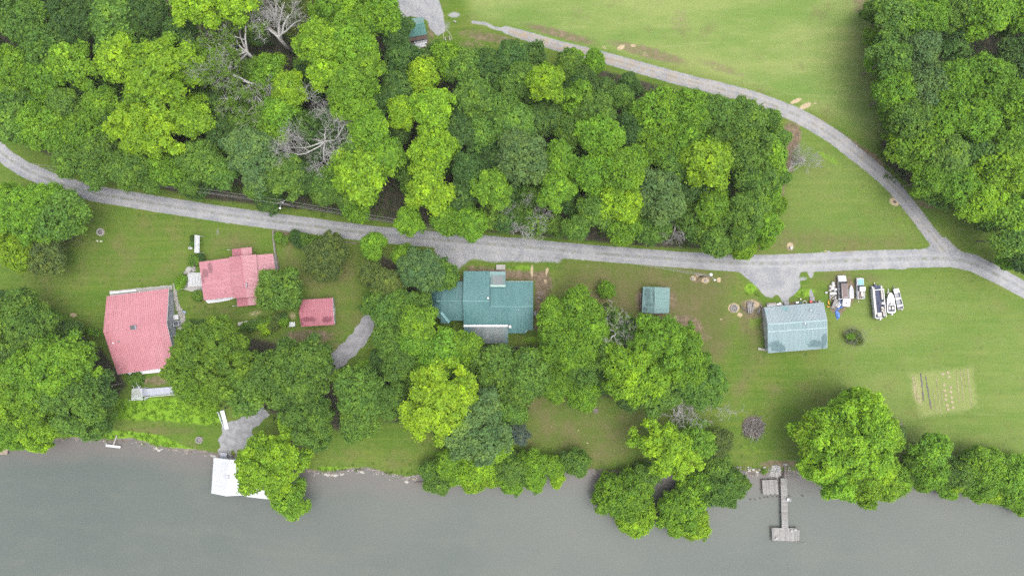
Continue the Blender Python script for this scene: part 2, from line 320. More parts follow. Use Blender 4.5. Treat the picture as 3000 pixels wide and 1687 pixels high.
lush = mx(poly_mask([(150, 1180), (420, 1165), (520, 1165), (640, 1190), (655, 1235), (600, 1245), (470, 1232), (300, 1228), (180, 1240)], 1.2), poly_mask([(100, 1262), (300, 1262), (400, 1258), (470, 1275), (560, 1318), (590, 1328), (500, 1326), (440, 1312), (380, 1294), (240, 1292), (100, 1300)], 1.0),
          ell(1500, 800, 24, 26, 0, .6), ell(1530, 785, 40, 14, 0, .55), poly_mask([(930, 1366), (1080, 1374), (1075, 1384), (960, 1388), (925, 1385)], .8, .9), poly_mask([(1040, 1060), (1090, 1040), (1090, 1140), (960, 1150)], 2.5, .8), ell(2200, 845, 26, 22, 0, .7), ell(2270, 960, 10, 30, 0, .0), ell(2360, 858, 44, 20, -10, .6), ell(2540, 570, 60, 90, -40, .35), ell(2640, 640, 40, 60, -35, .4), ell(2210, 940, 24, 50, 20, .45),
          ell(1560, 995, 40, 14, 0, .6), ell(1590, 830, 20, 20, 0, .4), ell(2200, 1320, 50, 30, 0, .35), line_mask([(2100, 252), (2213, 282), (2300, 312)], .5, .6, .5), line_mask([(1580, 105), (1760, 152)], .35, .5, .7), ell(2430, 465, 60, 14, 30, .5), ell(1250, 1340, 110, 40, 0, .3), ell(1060, 800, 30, 60, 0, .35), ell(780, 620, 200, 14, 6, .3), ell(420, 530, 200, 14, 14, .3))
field = mx(poly_mask([(1290, -300), (2530, -300), (2545, 0), (2570, 110), (2600, 260), (2622, 330), (2560, 412), (2450, 352), (2330, 300), (2100, 238), (1850, 172), (1600, 108), (1380, 55)], 2.5), poly_mask([(2560, 760), (3300, 1000), (3300, 1360), (2600, 1340), (2450, 1180), (2440, 880)], 8, .45), poly_mask([(2320, 370), (2440, 400), (2640, 570), (2700, 700), (2250, 740), (2280, 600)], 5, .35))
brown = mx(poly_mask([(1630, 765), (2140, 790), (2150, 1010), (2090, 1060), (1960, 940), (1650, 930)], 5, .75), poly_mask([(1500, 1150), (1660, 1140), (1900, 1170), (1880, 1370), (1680, 1360), (1500, 1290)], 5, .55), poly_mask([(100, 640), (560, 640), (560, 850), (300, 860), (60, 900)], 9, .3), poly_mask([(800, 690), (1090, 710), (1080, 1000), (880, 1040), (860, 900), (800, 800)], 6, .45),
           poly_mask([(560, 640), (790, 660), (780, 760), (580, 770)], 5, .4), poly_mask([(2250, 620), (2700, 700), (2680, 745), (2250, 750)], 5, .5), poly_mask([(2160, 850), (2240, 900), (2240, 1040), (2160, 1180), (2150, 900)], 4, .55), poly_mask([(600, 900), (760, 880), (830, 960), (700, 940), (560, 960)], 4, .4), ell(820, 1310, 110, 40, -10, .6), ell(1010, 1330, 60, 30, 0, .35), ell(2500, 810, 140, 26, 0, .5), ell(2330, 1150, 120, 60, 0, .35), ell(1160, 1340, 50, 40, 0, .3), ell(480, 1262, 130, 16, 0, .55))
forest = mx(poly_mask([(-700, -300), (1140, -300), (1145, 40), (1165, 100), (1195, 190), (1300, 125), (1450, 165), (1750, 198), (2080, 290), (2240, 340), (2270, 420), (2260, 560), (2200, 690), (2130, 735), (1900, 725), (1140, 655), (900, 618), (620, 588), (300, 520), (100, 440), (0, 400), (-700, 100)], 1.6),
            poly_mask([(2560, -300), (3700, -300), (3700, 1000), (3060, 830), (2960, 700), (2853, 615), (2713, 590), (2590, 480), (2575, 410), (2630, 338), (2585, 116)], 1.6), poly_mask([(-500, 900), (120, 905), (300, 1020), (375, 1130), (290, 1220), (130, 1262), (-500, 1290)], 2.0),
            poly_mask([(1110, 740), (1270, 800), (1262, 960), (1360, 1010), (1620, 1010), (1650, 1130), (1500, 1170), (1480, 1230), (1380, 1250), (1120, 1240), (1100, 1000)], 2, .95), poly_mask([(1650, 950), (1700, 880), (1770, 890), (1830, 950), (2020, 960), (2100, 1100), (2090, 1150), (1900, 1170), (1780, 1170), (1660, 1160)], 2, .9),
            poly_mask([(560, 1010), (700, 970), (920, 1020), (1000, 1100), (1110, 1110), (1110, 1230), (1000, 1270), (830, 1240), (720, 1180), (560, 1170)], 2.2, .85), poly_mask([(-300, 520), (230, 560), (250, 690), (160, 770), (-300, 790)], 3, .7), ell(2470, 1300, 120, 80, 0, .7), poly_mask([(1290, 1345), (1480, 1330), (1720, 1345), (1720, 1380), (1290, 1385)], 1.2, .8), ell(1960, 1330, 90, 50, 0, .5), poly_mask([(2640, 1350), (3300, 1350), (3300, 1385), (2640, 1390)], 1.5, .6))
shore_d = Y - np.interp(X, _sx, _sy)
mud = (1 - sstep(0.4, 2.2, shore_d))
plot = poly_mask([(2662, 1092), (2850, 1072), (2868, 1192), (2830, 1205), (2695, 1228), (2680, 1180)], 2.0)
hole = mx(ell(480, 1262, 150, 12, 2, .9))
lush = lush * (1 - hole)
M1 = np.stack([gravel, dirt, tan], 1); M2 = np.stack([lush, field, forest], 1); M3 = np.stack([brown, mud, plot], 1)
nx, ny = len(gx), len(gy); idx = np.arange(nx * ny).reshape(ny, nx)
F = np.stack([idx[:-1, :-1], idx[:-1, 1:], idx[1:, 1:], idx[1:, :-1]], -1).reshape(-1, 4)

def gravel_col(t):
    """crushed limestone: pale grey with a blue cast, worn and stained"""
    a = t.noise(0.35, 4, 0.6); b = t.noise(2.5, 4, 0.65); c = t.noise(14.0, 2, 0.7)
    col = t.mix(t.ramp(a, 0.3, 0.7), (0.146, 0.152, 0.167), (0.213, 0.212, 0.215))
    col = t.mix(t.ramp(b, 0.45, 0.72, 0, 0.6), col, (0.269, 0.259, 0.240))
    col = t.mix(t.ramp(c, 0.5, 0.8, 0, 0.55), col, (0.095, 0.088, 0.086))
    return col, c
def grass_col(t):
    n0 = t.noise(0.035, 4, 0.6); n1 = t.noise(0.16, 5, 0.65); n2 = t.noise(0.9, 5, 0.7); n3 = t.noise(6.0, 3, 0.7)
    col = t.mix(t.ramp(n0, 0.35, 0.65), (0.057, 0.099, 0.011), (0.070, 0.110, 0.016))
    col = t.mix(t.ramp(n1, 0.42, 0.7, 0, 0.75), col, (0.086, 0.103, 0.022))
    col = t.mix(t.ramp(n1, 0.55, 0.3, 0, 0.5), col, (0.045, 0.094, 0.008))
    col = t.mix(t.ramp(n2, 0.5, 0.75, 0, 0.5), col, (0.099, 0.127, 0.028))
    col = t.mix(t.ramp(n2, 0.46, 0.25, 0, 0.55), col, (0.033, 0.067, 0.007))
    col = t.mix(t.ramp(n3, 0.5, 0.8, 0, 0.4), col, (0.110, 0.144, 0.031))
    col = t.mix(t.ramp(n3, 0.5, 0.22, 0, 0.55), col, (0.028, 0.054, 0.006))
    vo = t.n('ShaderNodeTexVoronoi'); vo.inputs['Scale'].default_value = 0.55; t.l(t.pos(), vo.inputs['Vector']); cl = t.math('MULTIPLY', t.ramp(vo.outputs['Distance'], 0.32, 0.12), t.ramp(n1, 0.42, 0.6))
    col = t.mix(t.math('MULTIPLY', cl, 0.75), col, (0.030, 0.068, 0.006))
    mow = t.noise(1.0, 3, 0.6, t.scaled(0.05, 1.1, 1, math.radians(-14))); col = t.mix(t.ramp(mow, 0.5, 0.68, 0, 0.4), col, (0.096, 0.126, 0.018)); col = t.mix(t.ramp(mow, 0.46, 0.32, 0, 0.4), col, (0.043, 0.085, 0.007))
    return col, n0, n1, n2, n3
t = NT('ground'); col, n0, n1, n2, n3 = grass_col(t)
m1 = t.rgb(t.attr('cover_a').outputs['Color']); m2 = t.rgb(t.attr('cover_b').outputs['Color']); m3 = t.rgb(t.attr('cover_c').outputs['Color'])
def soft(mask, lo, hi, amp=0.55, nn=None, st=1.0):
    k = t.math('ADD', mask, t.math('MULTIPLY', t.math('SUBTRACT', nn if nn is not None else n2, 0.5), amp)); return t.ramp(k, lo, hi, 0, st)
streak = t.noise(1.0, 4, 0.6, t.scaled(0.10, 0.9, 1, math.radians(72)))
streak2 = t.noise(1.0, 5, 0.65, t.scaled(0.03, 0.11, 1, math.radians(62)))
fc = t.mix(t.ramp(streak2, 0.35, 0.66), (0.089, 0.143, 0.031), (0.151, 0.180, 0.057)); fc = t.mix(t.ramp(streak, 0.5, 0.8, 0, .5), fc, (0.182, 0.200, 0.073)); fc = t.mix(t.ramp(n3, 0.5, 0.25, 0, .35), fc, (0.062, 0.104, 0.022)); fc = t.mix(t.ramp(n1, .52, .75, 0, .7), fc, (0.101, 0.103, 0.040))
fc = t.mix(t.ramp(n2, 0.55, 0.78, 0, .4), fc, (0.077, 0.112, 0.022))
col = t.mix(t.math('MULTIPLY', m2[1], t.ramp(n0, 0.2, 0.6, 0.75, 1.0)), col, fc)
bc = t.mix(t.ramp(n1, 0.35, 0.7), (0.069, 0.073, 0.022), (0.098, 0.081, 0.040)); bc = t.mix(t.ramp(n3, .5, .8, 0, .5), bc, (0.117, 0.109, 0.052)); bc = t.mix(t.ramp(n2, .5, .25, 0, .6), bc, (0.048, 0.068, 0.014))
col = t.mix(soft(m3[0], 0.1, 0.85, 0.8, n1, 0.9), col, bc)
lc = t.mix(t.ramp(n3, 0.35, 0.7), (0.07, 0.155, 0.008), (0.16, 0.26, 0.02)); lc = t.mix(t.ramp(n2, 0.5, 0.3, 0, .6), lc, (0.04, 0.09, 0.008))
col = t.mix(soft(m2[0], 0.3, 0.75, 0.7), col, lc)
dc = t.mix(t.ramp(n2, 0.35, 0.7), (0.078, 0.058, 0.038), (0.15, 0.112, 0.075)); dc = t.mix(t.ramp(n3, 0.52, 0.8, 0, .7), dc, (0.22, 0.175, 0.12)); dc = t.mix(t.ramp(n1, 0.5, 0.7, 0, .4), dc, (0.07, 0.085, 0.025))
col = t.mix(soft(m1[1], 0.42, 0.85, 0.75), col, dc)
pc_ = t.mix(t.ramp(n3, 0.35, 0.65), (0.115, 0.165, 0.04), (0.215, 0.205, 0.09)); col = t.mix(soft(m3[2], 0.3, 0.9, 1.0, n2, 0.6), col, pc_)
tc = t.mix(t.ramp(n3, 0.3, 0.7), (0.22, 0.165, 0.10), (0.36, 0.29, 0.195))
col = t.mix(soft(m1[2], 0.4, 0.8, 0.8, n3), col, tc)
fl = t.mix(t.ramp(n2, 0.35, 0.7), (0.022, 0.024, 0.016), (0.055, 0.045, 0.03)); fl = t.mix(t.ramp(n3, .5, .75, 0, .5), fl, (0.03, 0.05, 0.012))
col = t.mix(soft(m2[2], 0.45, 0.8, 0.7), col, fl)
gc, gf = gravel_col(t)
gc = t.mix(t.ramp(n1, .55, .75, 0, .35), gc, (0.16, 0.125, 0.085))
col = t.mix(soft(m1[0], 0.4, 0.66, 0.75, t.math('ADD', t.math('MULTIPLY', n2, .5), t.math('MULTIPLY', n3, .5))), col, gc)
mc = t.mix(t.ramp(n2, 0.35, 0.7), (0.085, 0.07, 0.06), (0.17, 0.145, 0.13))
col = t.mix(soft(m3[1], 0.45, 0.8, 0.6), col, mc)
t.pbr(col, 0.95, 0, t.bump(t.math('ADD', n3, t.math('MULTIPLY', n2, 1.5)), 0.5, 0.12), 0.15)
GROUND = t.mat
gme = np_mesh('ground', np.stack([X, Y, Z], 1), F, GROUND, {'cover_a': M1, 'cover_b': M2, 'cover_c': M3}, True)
ground = bpy.data.objects.new('ground', gme); COL.objects.link(ground); ground['kind'] = 'structure'; ground['label'] = 'mown lawns, rough field and wooded ground'

# river: muddy, grey, rippled
t = NT('river_water'); a = t.noise(0.012, 3, 0.5); b = t.noise(0.09, 4, 0.6, t.scaled(1, 2.2, 1)); c = t.noise(2.6, 3, 0.6, t.scaled(1, 1.5, 1)); d = t.noise(9.0, 2, .5)
wc = t.mix(t.ramp(a, 0.35, 0.65), (0.067, 0.079, 0.072), (0.085, 0.092, 0.083)); wc = t.mix(t.ramp(b, 0.45, 0.7, 0, .35), wc, (0.094, 0.098, 0.083)); wc = t.mix(t.ramp(d, .5, .75, 0, .12), wc, (0.114, 0.119, 0.111))
shal = t.rgb(t.attr('shallow').outputs['Color'])[0]
wc = t.mix(t.math('MULTIPLY', shal, t.ramp(b, .3, .6, .6, 1)), wc, (0.10, 0.092, 0.085))
t.pbr(wc, 0.16, 0, t.bump(t.math('ADD', t.math('MULTIPLY', c, 1.0), t.math('MULTIPLY', d, .25)), 0.10, 0.03), 0.16, IOR=1.333)
wx = axis(-136, 136, 1.0, 2400); wy = np.concatenate([np.arange(-100, -34, 1.0)]); wy = np.concatenate([[-1000, -600, -400, -250, -170, -130, -110], wy])
WX, WY = np.meshgrid(wx, wy); wi = np.arange(WX.size).reshape(WX.shape)
WF = np.stack([wi[:-1, :-1], wi[:-1, 1:], wi[1:, 1:], wi[1:, :-1]], -1).reshape(-1, 4)
sh = 1 - sstep(0.0, 7.0, np.interp(WX.ravel(), _sx, _sy) - WY.ravel())
wme = np_mesh('river_water', np.stack([WX.ravel(), WY.ravel(), np.full(WX.size, WATER_Z)], 1), WF, t.mat, {'shallow': np.stack([sh, sh, sh], 1)}, True)
wob = bpy.data.objects.new('river_water', wme); COL.objects.link(wob); wob['kind'] = 'structure'; wob['label'] = 'calm grey-green river along the wooded bank'

# lane and farm track: crowned gravel sheets with a ragged edge
t = NT('lane_gravel'); gc, gf = gravel_col(t); u = t.rgb(t.attr('across').outputs['Color']); n2 = t.noise(0.8, 4, .65); n3 = t.noise(5, 3, .7)
mid = t.math('MULTIPLY', u[0], t.ramp(n2, .42, .62)); gc = t.mix(t.math('MULTIPLY', mid, 0.9), gc, t.mix(t.ramp(n3, .4, .6), (0.13, 0.125, 0.10), (0.10, 0.115, 0.05)))
gc = t.mix(t.math('MULTIPLY', u[1], t.ramp(n2, .3, .65, .15, .7)), gc, (0.25, 0.25, 0.252))
gc = t.mix(t.math('MULTIPLY', u[2], t.ramp(n2, .4, .6, .15, .8)), gc, (0.21, 0.165, 0.115))
gc = t.mix(t.ramp(t.noise(.1, 3), .55, .75, 0, .3), gc, (0.17, 0.15, 0.125))
t.pbr(gc, .95, 0, t.bump(gf, .4, .04), .2); LANE_M = t.mat
def ribbon(name, pts, hws, label, red=None, midw=1.0):
    P = W(pts); seg = np.hypot(*(P[1:] - P[:-1]).T); s = np.concatenate([[0], np.cumsum(seg)]); n = int(s[-1] / 0.5)
    q = np.linspace(0, s[-1], n); k = max(3, int(5 / .5))
    xs, ys_, hs = (np.interp(q, s, a) for a in (P[:, 0], P[:, 1], np.array(hws)))
    ker = np.ones(15) / 15
    sm = lambda a: np.convolve(np.pad(a, 7, mode='edge'), ker, 'valid')
    xs, ys_, hs = sm(xs), sm(ys_), sm(hs); tx, ty = np.gradient(xs), np.gradient(ys_); L = np.hypot(tx, ty) + 1e-9; nx_, ny_ = -ty / L, tx / L
    U = np.array([-1, -.86, -.66, -.4, -.2, 0, .2, .4, .66, .86, 1]); V = []; A = []
    jl = 1 + 0.17 * rng.standard_normal(n) * 0.6 + 0.07 * np.sin(q * .7) + .05 * np.sin(q * 2.1); jr = 1 + 0.17 * rng.standard_normal(n) * 0.6 + 0.07 * np.sin(q * .6 + 2) + .05 * np.sin(q * 1.9)
    for i in range(n):
        for u in U:
            w = u * hs[i] * ((jl[i] if u < 0 else jr[i]) if abs(u) > .8 else 1.0); x = xs[i] + nx_[i] * w; y = ys_[i] + ny_[i] * w
            V.append((x, y, 0.03 + 0.06 * (1 - u * u))); A.append((math.exp(-(u / .16) ** 2) * midw, math.exp(-((abs(u) - .45) / .16) ** 2), red(i / n) if red else 0))
    V = np.array(V); V[:, 2] += land(V[:, 0], V[:, 1]); m = len(U); ii = np.arange(n * m).reshape(n, m)
    F_ = np.stack([ii[:-1, :-1], ii[1:, :-1], ii[1:, 1:], ii[:-1, 1:]], -1).reshape(-1, 4)[:, ::-1]
    o = bpy.data.objects.new(name, np_mesh(name, V, F_, LANE_M, {'across': np.array(A)}, True)); COL.objects.link(o); o['kind'] = 'structure'; o['label'] = label; return o
ribbon('gravel_lane', LANE, [h - .15 for h in LANE_HW], 'grey gravel lane between the houses and the woods')
ribbon('farm_track', TRACK, [h - .15 for h in TRACK_HW], 'pale gravel track curving round the mown field', lambda f: max(.25, 1.1 - f * 1.5), .9)
# concrete ramp and asphalt drive by the boathouse, paths at the pink houses
CONC = plain('concrete', (0.165, 0.165, 0.168), 0.85, 0.2, 0.9, dirt=0.5, dirtcol=(0.085, 0.083, 0.08), bump=.2)
CONC_W = plain('pale_concrete', (0.235, 0.225, 0.21), 0.85, 0.12, 1.6, dirt=0.4, dirtcol=(0.13, 0.12, 0.1), bump=.2)
ASPH = plain('old_asphalt', (0.165, 0.163, 0.168), 0.9, 0.18, 0.7, dirt=0.45, dirtcol=(0.1, 0.095, 0.09), bump=.25)
def slab(name, pts, mat, label, th=0.12, step=None, kind='structure', lift=0.06):
    P = [GS(*p) for p in pts]; zs = [p.z + lift for p in P]
    o = MB().prism([(p.x, p.y) for p in P], [z - th - .1 for z in zs], zs).build(name, mat)
    o['kind'] = kind; o['label'] = label; return o
def strip(name, pts, hw, mat, label, lift=0.05):
    P = np.array([tuple(GS(*p))[:2] for p in pts]); seg = np.hypot(*(P[1:] - P[:-1]).T); s = np.concatenate([[0], np.cumsum(seg)]); n = max(2, int(s[-1] / .6)); q = np.linspace(0, s[-1], n)
    hwv = np.interp(q, s, hw if hasattr(hw, '__len__') else [hw] * len(pts)); xs, ys_ = np.interp(q, s, P[:, 0]), np.interp(q, s, P[:, 1]); tx, ty = np.gradient(xs), np.gradient(ys_); L = np.hypot(tx, ty); nx_, ny_ = -ty / L, tx / L
    mb = MB(); vs = []
    for i in range(n):
        for sgn in (-1, -.33, .33, 1):
            jit = 1 + (0.09 * math.sin(i * 1.3 + sgn) + .05 * math.sin(i * 3.1) if abs(sgn) == 1 else 0)
            x = xs[i] + nx_[i] * hwv[i] * sgn * jit; y = ys_[i] + ny_[i] * hwv[i] * sgn * jit; vs.append((x, y, gz(x, y) + lift))
    fs = []
    for i in range(n - 1):
        for j in range(3): fs.append((i * 4 + j + 1, i * 4 + j, (i + 1) * 4 + j, (i + 1) * 4 + j + 1))
    o = mb.add(vs, [f[::-1] for f in fs] if False else fs).build(name, mat); o['kind'] = 'structure'; o['label'] = label; return o
strip('old_driveway', [(1088, 925), (1076, 950), (1056, 985), (1030, 1015), (1000, 1042), (965, 1075), (920, 1110)], [1.4, 1.8, 2.0, 2.0, 2.0, 2.0, 2.2], ASPH, 'worn asphalt drive curving down behind the pink shed')
strip('concrete_path', [(508, 842), (535, 838), (560, 843), (595, 843)], [.9, .75, .8, .75], CONC_W, 'pale concrete path joining the two pink houses')
strip('concrete_path', [(322, 860), (402, 852), (505, 842)], .6, CONC_W, 'narrow concrete walk along the edge of the large pink roof')
strip('concrete_ramp', [(706, 1240), (698, 1262), (694, 1300), (692, 1340)], [2.2, 3.9, 4.2, 3.9], CONC, 'stained concrete boat ramp widening to the water', .07)
strip('concrete_ramp', [(700, 1262), (725, 1238), (756, 1214), (778, 1198)], [2.6, 2.0, 1.9, 1.6], CONC, 'narrow upper arm of the concrete ramp under the trees', .055)
# ------------------------------------------------------------------ buildings
WHITE = plain('white_paint', (0.44, 0.45, 0.465), 0.5, 0.05, 2.0, dirt=0.18, dirtcol=(0.25, 0.24, 0.22))
GREYW = plain('grey_siding', (0.25, 0.262, 0.30), 0.6, 0.06, 2.0, dirt=.2, dirtcol=(.15, .15, .15))
WALLW = plain('white_siding', (0.34, 0.35, 0.365), 0.6, 0.05, 1.5, dirt=.25, dirtcol=(.2, .19, .17))
TANW = plain('tan_siding', (0.38, 0.33, 0.26), 0.7, 0.08, 1.5)
GLASS = NT('window_glass').pbr((0.03, 0.035, 0.045), 0.08, 0, None, 0.6)
DARK = plain('dark_metal', (0.05, 0.05, 0.055), 0.5, 0.2, 6, dirt=.1)
GALV = plain('galvanised_metal', (0.28, 0.285, 0.30), 0.4, 0.15, 5, metal=.6, dirt=.2)
RUBBER = plain('black_rubber', (0.025, 0.025, 0.026), .8, .2, 8)
OLDWOOD = plain('weathered_wood', (0.165, 0.155, 0.148), 0.85, 0.25, 2.2, dirt=.45, dirtcol=(.07, .065, .06), bump=.3)
DARKWOOD = plain('dark_timber', (0.11, 0.09, 0.08), 0.85, 0.25, 2.2, dirt=.4, dirtcol=(.05, .045, .04), bump=.3)
def oriented(p, M): return p
def roof_slope(root, name_label, eL, eR, rR, rL, mat, width=0.92, ribs=3, tone=0.05, th=0.05, seed=0):
    """a slope of separate ribbed sheets laid side by side from eave to ridge; e* eave corners, r* ridge corners"""
    r = random.Random(seed + int(eL.x * 10)); eL, eR, rR, rL = map(Vector, (eL, eR, rR, rL))
    nrm = (eR - eL).cross(rL - eL).normalized()
    if nrm.z < 0: nrm = -nrm
    flip = (eR - eL).cross(rL - eL).z < 0
    d = MB(); q = [eL, eR, rR, rL]; lo = [p - nrm * (th + .03) for p in q]; hi = [p - nrm * .03 for p in q]
    if flip: lo, hi = lo[::-1], hi[::-1]
    d.add(lo + hi, [(3, 2, 1, 0), (4, 5, 6, 7), (0, 1, 5, 4), (1, 2, 6, 5), (2, 3, 7, 6), (3, 0, 4, 7)])
    sl = d.build('roof_slope', mat, root)
    sl.color = (1, 1, 1, 1)
    if name_label: sl['label'] = name_label
    L = max((eR - eL).length, (rR - rL).length); n = max(1, round(L / width)); prof = []
    for k in range(ribs):
        c = (k + .5) / ribs; w = 0.035; prof += [(c - w * 1.9, 0), (c - w * .8, .085), (c + w * .8, .085), (c + w * 1.9, 0)]
    prof = [(0.004, 0.0)] + prof + [(0.996, 0.0)]
    for i in range(n):
        vs = []; dz = r.uniform(-.006, .01)
        for e0, e1 in ((eL, eR), (rL, rR)):
            for u, h in prof: vs.append(e0.lerp(e1, (i + u) / n) + nrm * (h + dz))
        m = len(prof); fs = [(j, j + 1, m + j + 1, m + j) for j in range(m - 1)]
        if flip: fs = [f[::-1] for f in fs]
        o = MB().add(vs, fs).build('roof_panel', mat, sl); k = 1 + r.uniform(-tone, tone); o.color = (k, k * (1 + r.uniform(-.015, .015)), k, 1)
    return sl
def ridge_cap(root, a, b, mat, w=0.34, up=0.07, label=None):
    a, b = Vector(a), Vector(b); d = (b - a).normalized(); s = d.cross(Vector((0, 0, 1))).normalized(); u = Vector((0, 0, 1)); vs = []
    for p in (a, b): vs += [p + s * w / 2 + u * (up - .07), p + s * w * .12 + u * (up + .02), p - s * w * .12 + u * (up + .02), p - s * w / 2 + u * (up - .07)]
    o = MB().add(vs, [(0, 1, 5, 4), (1, 2, 6, 5), (2, 3, 7, 6)]).build('ridge_cap', mat, root)
    if label: o['label'] = label
    return o
def fascia(root, a, b, mat, h=0.2, t=0.05, name='fascia'):
    a, b = Vector(a), Vector(b); a = a - Vector((0, 0, h / 2 + .04)); b = b - Vector((0, 0, h / 2 + .04)); return MB().beam(a, b, t, h).build(name, mat, root)
def walls(root, foot, tops, mat, z0=None, base=-0.5):
    """each side of the footprint is a wall of its own; tops: height at each corner, or per side a list with gable points (t, z)"""
    n = len(foot)
    for i in range(n):
        a, b = Vector((*foot[i][:2], 0)), Vector((*foot[(i + 1) % n][:2], 0)); tp = tops[i]
        d = (b - a); L = d.length; d.normalize(); nin = Vector((-d.y, d.x, 0)) * .14
        if sum(foot[k][0] * foot[(k + 1) % n][1] - foot[(k + 1) % n][0] * foot[k][1] for k in range(n)) < 0: nin = -nin
        a2 = a + d * .0; prof = [(0, base)] + [(L, base)] + [(t * L, z) for t, z in tp[::-1]]
        m = len(prof); vs = [a2 + d * s + Vector((0, 0, z)) for s, z in prof] + [a2 + nin + d * s + Vector((0, 0, z)) for s, z in prof]
        fs = [tuple(range(m)), tuple(range(2 * m - 1, m - 1, -1))] + [((j + 1) % m, j, m + j, m + (j + 1) % m) for j in range(m)]
        MB().add(vs, fs).build('wall', mat, root)
def window(root, p, d, w, h, fm=WHITE, mull=True, name='window'):
    """window standing on a wall: p centre on the wall face, d horizontal direction along the wall (outward = d x up)"""
    p, d = Vector(p), Vector(d).normalized(); u = Vector((0, 0, 1)); o = d.cross(u)
    mb = MB(); t = .09
    for a, b in (((-w / 2, -h / 2), (w / 2, -h / 2)), ((-w / 2, h / 2), (w / 2, h / 2)), ((-w / 2, -h / 2), (-w / 2, h / 2)), ((w / 2, -h / 2), (w / 2, h / 2))):
        mb.beam(p + d * a[0] + u * a[1] + o * .04, p + d * b[0] + u * b[1] + o * .04, t, t)
    if mull: mb.beam(p - d * w / 2 + o * .035, p + d * w / 2 + o * .035, .05, .05)
    f = mb.build(name, fm, root)
    q = [p + d * sx * w / 2 + u * sz * h / 2 + o * .02 for sx, sz in ((-1, -1), (1, -1), (1, 1), (-1, 1))]
    MB().add(q + [v - o * .015 for v in q], [(0, 1, 2, 3), (7, 6, 5, 4), (1, 0, 4, 5), (2, 1, 5, 6), (3, 2, 6, 7), (0, 3, 7, 4)]).build('pane', GLASS, f); return f
def vent_pipe(root, p, mat, r=.09, h=.5, cap=True, name='vent_pipe'):
    mb = MB().lathe(p, [(r * 1.6, -.1), (r * 1.5, .06), (r, .1), (r, h)], 10)
    if cap: mb.lathe(Vector(p) + Vector((0, 0, h)), [(r * .7, 0), (r * 1.7, .02), (r * 1.6, .12), (r * .4, .2)], 10)
    return mb.build(name, mat, root)
def inset(c, k): pass
def quad_foot(eL, eR, fL, fR, over=.4):
    """wall footprint inside four eave corners (counter-clockwise order in: eL eR fR fL)"""
    P = [Vector((p.x, p.y, 0)) for p in (eL, eR, fR, fL)]; c = sum(P, Vector()) / 4; out = []
    for p in P:
        d = p - c; L = d.length; out.append(c + d * ((L - over * 1.35) / L))
    return out

# ---- the large pink-roofed house by the river
PINK = metal_roof('pink_metal_a', (0.283, 0.114, 0.131), (0.331, 0.150, 0.168), 0.9, None, run=(1.2, .1), rot=math.radians(-7))
g0 = gz(*PS(400, 970)[:2]); eN, rg, eS = 2.7, 5.7, 2.2
A_ = dict(nl=PS(312.5, 868, eN), nr=PS(494, 845, eN), rl=PS(302.5, 971, rg), rr=PS(488, 947, rg), sl=PS(344, 1096, eS), sr=PS(516, 1073, eS))
hA = thing('pink_roofed_house', 'large white house with a long pink metal roof and a chimney box, near the river', 'house', PS(415, 965, 0) + Vector((0, 0, g0)))
sgap = Vector((0, 0, 0))
roof_slope(hA, None, A_['nl'], A_['nr'], A_['rr'], A_['rl'], PINK, .92, 2)
roof_slope(hA, None, A_['sr'], A_['sl'], A_['rl'], A_['rr'], PINK, .92, 2)
ridge_cap(hA, A_['rl'], A_['rr'], PINK)
for a, b in (('nl', 'rl'), ('rl', 'sl')): fascia(hA, A_[a], A_[b], plain('red_trim', (.35, .09, .10), .5), .16)
for a, b in (('nl', 'nr'), ('sl', 'sr'), ('nr', 'rr'), ('rr', 'sr')): fascia(hA, A_[a], A_[b], WHITE, .2, .07)
fA = quad_foot(A_['sl'], A_['sr'], A_['nl'], A_['nr'], .6)
walls(hA, fA, [[(0, eS - .1), (1, eS - .1)], [(0, eS - .1), (.55, rg - .35), (1, eN - .1)], [(0, eN - .1), (1, eN - .1)], [(0, eN - .1), (.45, rg - .35), (1, eS - .1)]], GREYW)
ea, eb = fA[1], fA[2]; de = (eb - ea).normalized()
for t_, hz in ((.84, 1.5), (.52, 1.5), (.37, 1.5), (.19, 1.3)): window(hA, ea.lerp(eb, t_) + Vector((0, 0, hz)), de, .95, 1.15)
window(hA, ea.lerp(eb, .52) + Vector((0, 0, 3.7)), de, .8, .8)
c = PS(391, 959, 6.0)   # chimney box at the ridge
MB().box(c + Vector((0, 0, -.3)), (1.1, .95, .9), math.radians(7)).build('chimney', GREYW, hA)
MB().box(c + Vector((-.1, 0, .2)), (1.0, .9, .14), math.radians(7)).build('chimney_cap', DARK, hA)
MB().box(PS(332, 1002, 4.6), (.55, .6, .35), math.radians(7)).build('roof_vent', WHITE, hA); vent_pipe(hA, PS(349, 1000, 4.8), GALV, .1, .4)
# lower porch deck along the south eave, and side stoop
p1, p2, p3, p4 = PS(378, 1099, .5), PS(501, 1087, .5), PS(500, 1076, .5), PS(377, 1090, .5)
MB().prism([p1[:2], p2[:2], p3[:2], p4[:2]], .3, .5).build('porch_floor', WHITE, hA)
p1, p2, p3, p4 = GS(325, 861), GS(402, 853), GS(401, 848), GS(324, 856)
MB().prism([p1[:2], p2[:2], p3[:2], p4[:2]], g0 - .1, g0 + .35).build('stoop', WHITE, hA)

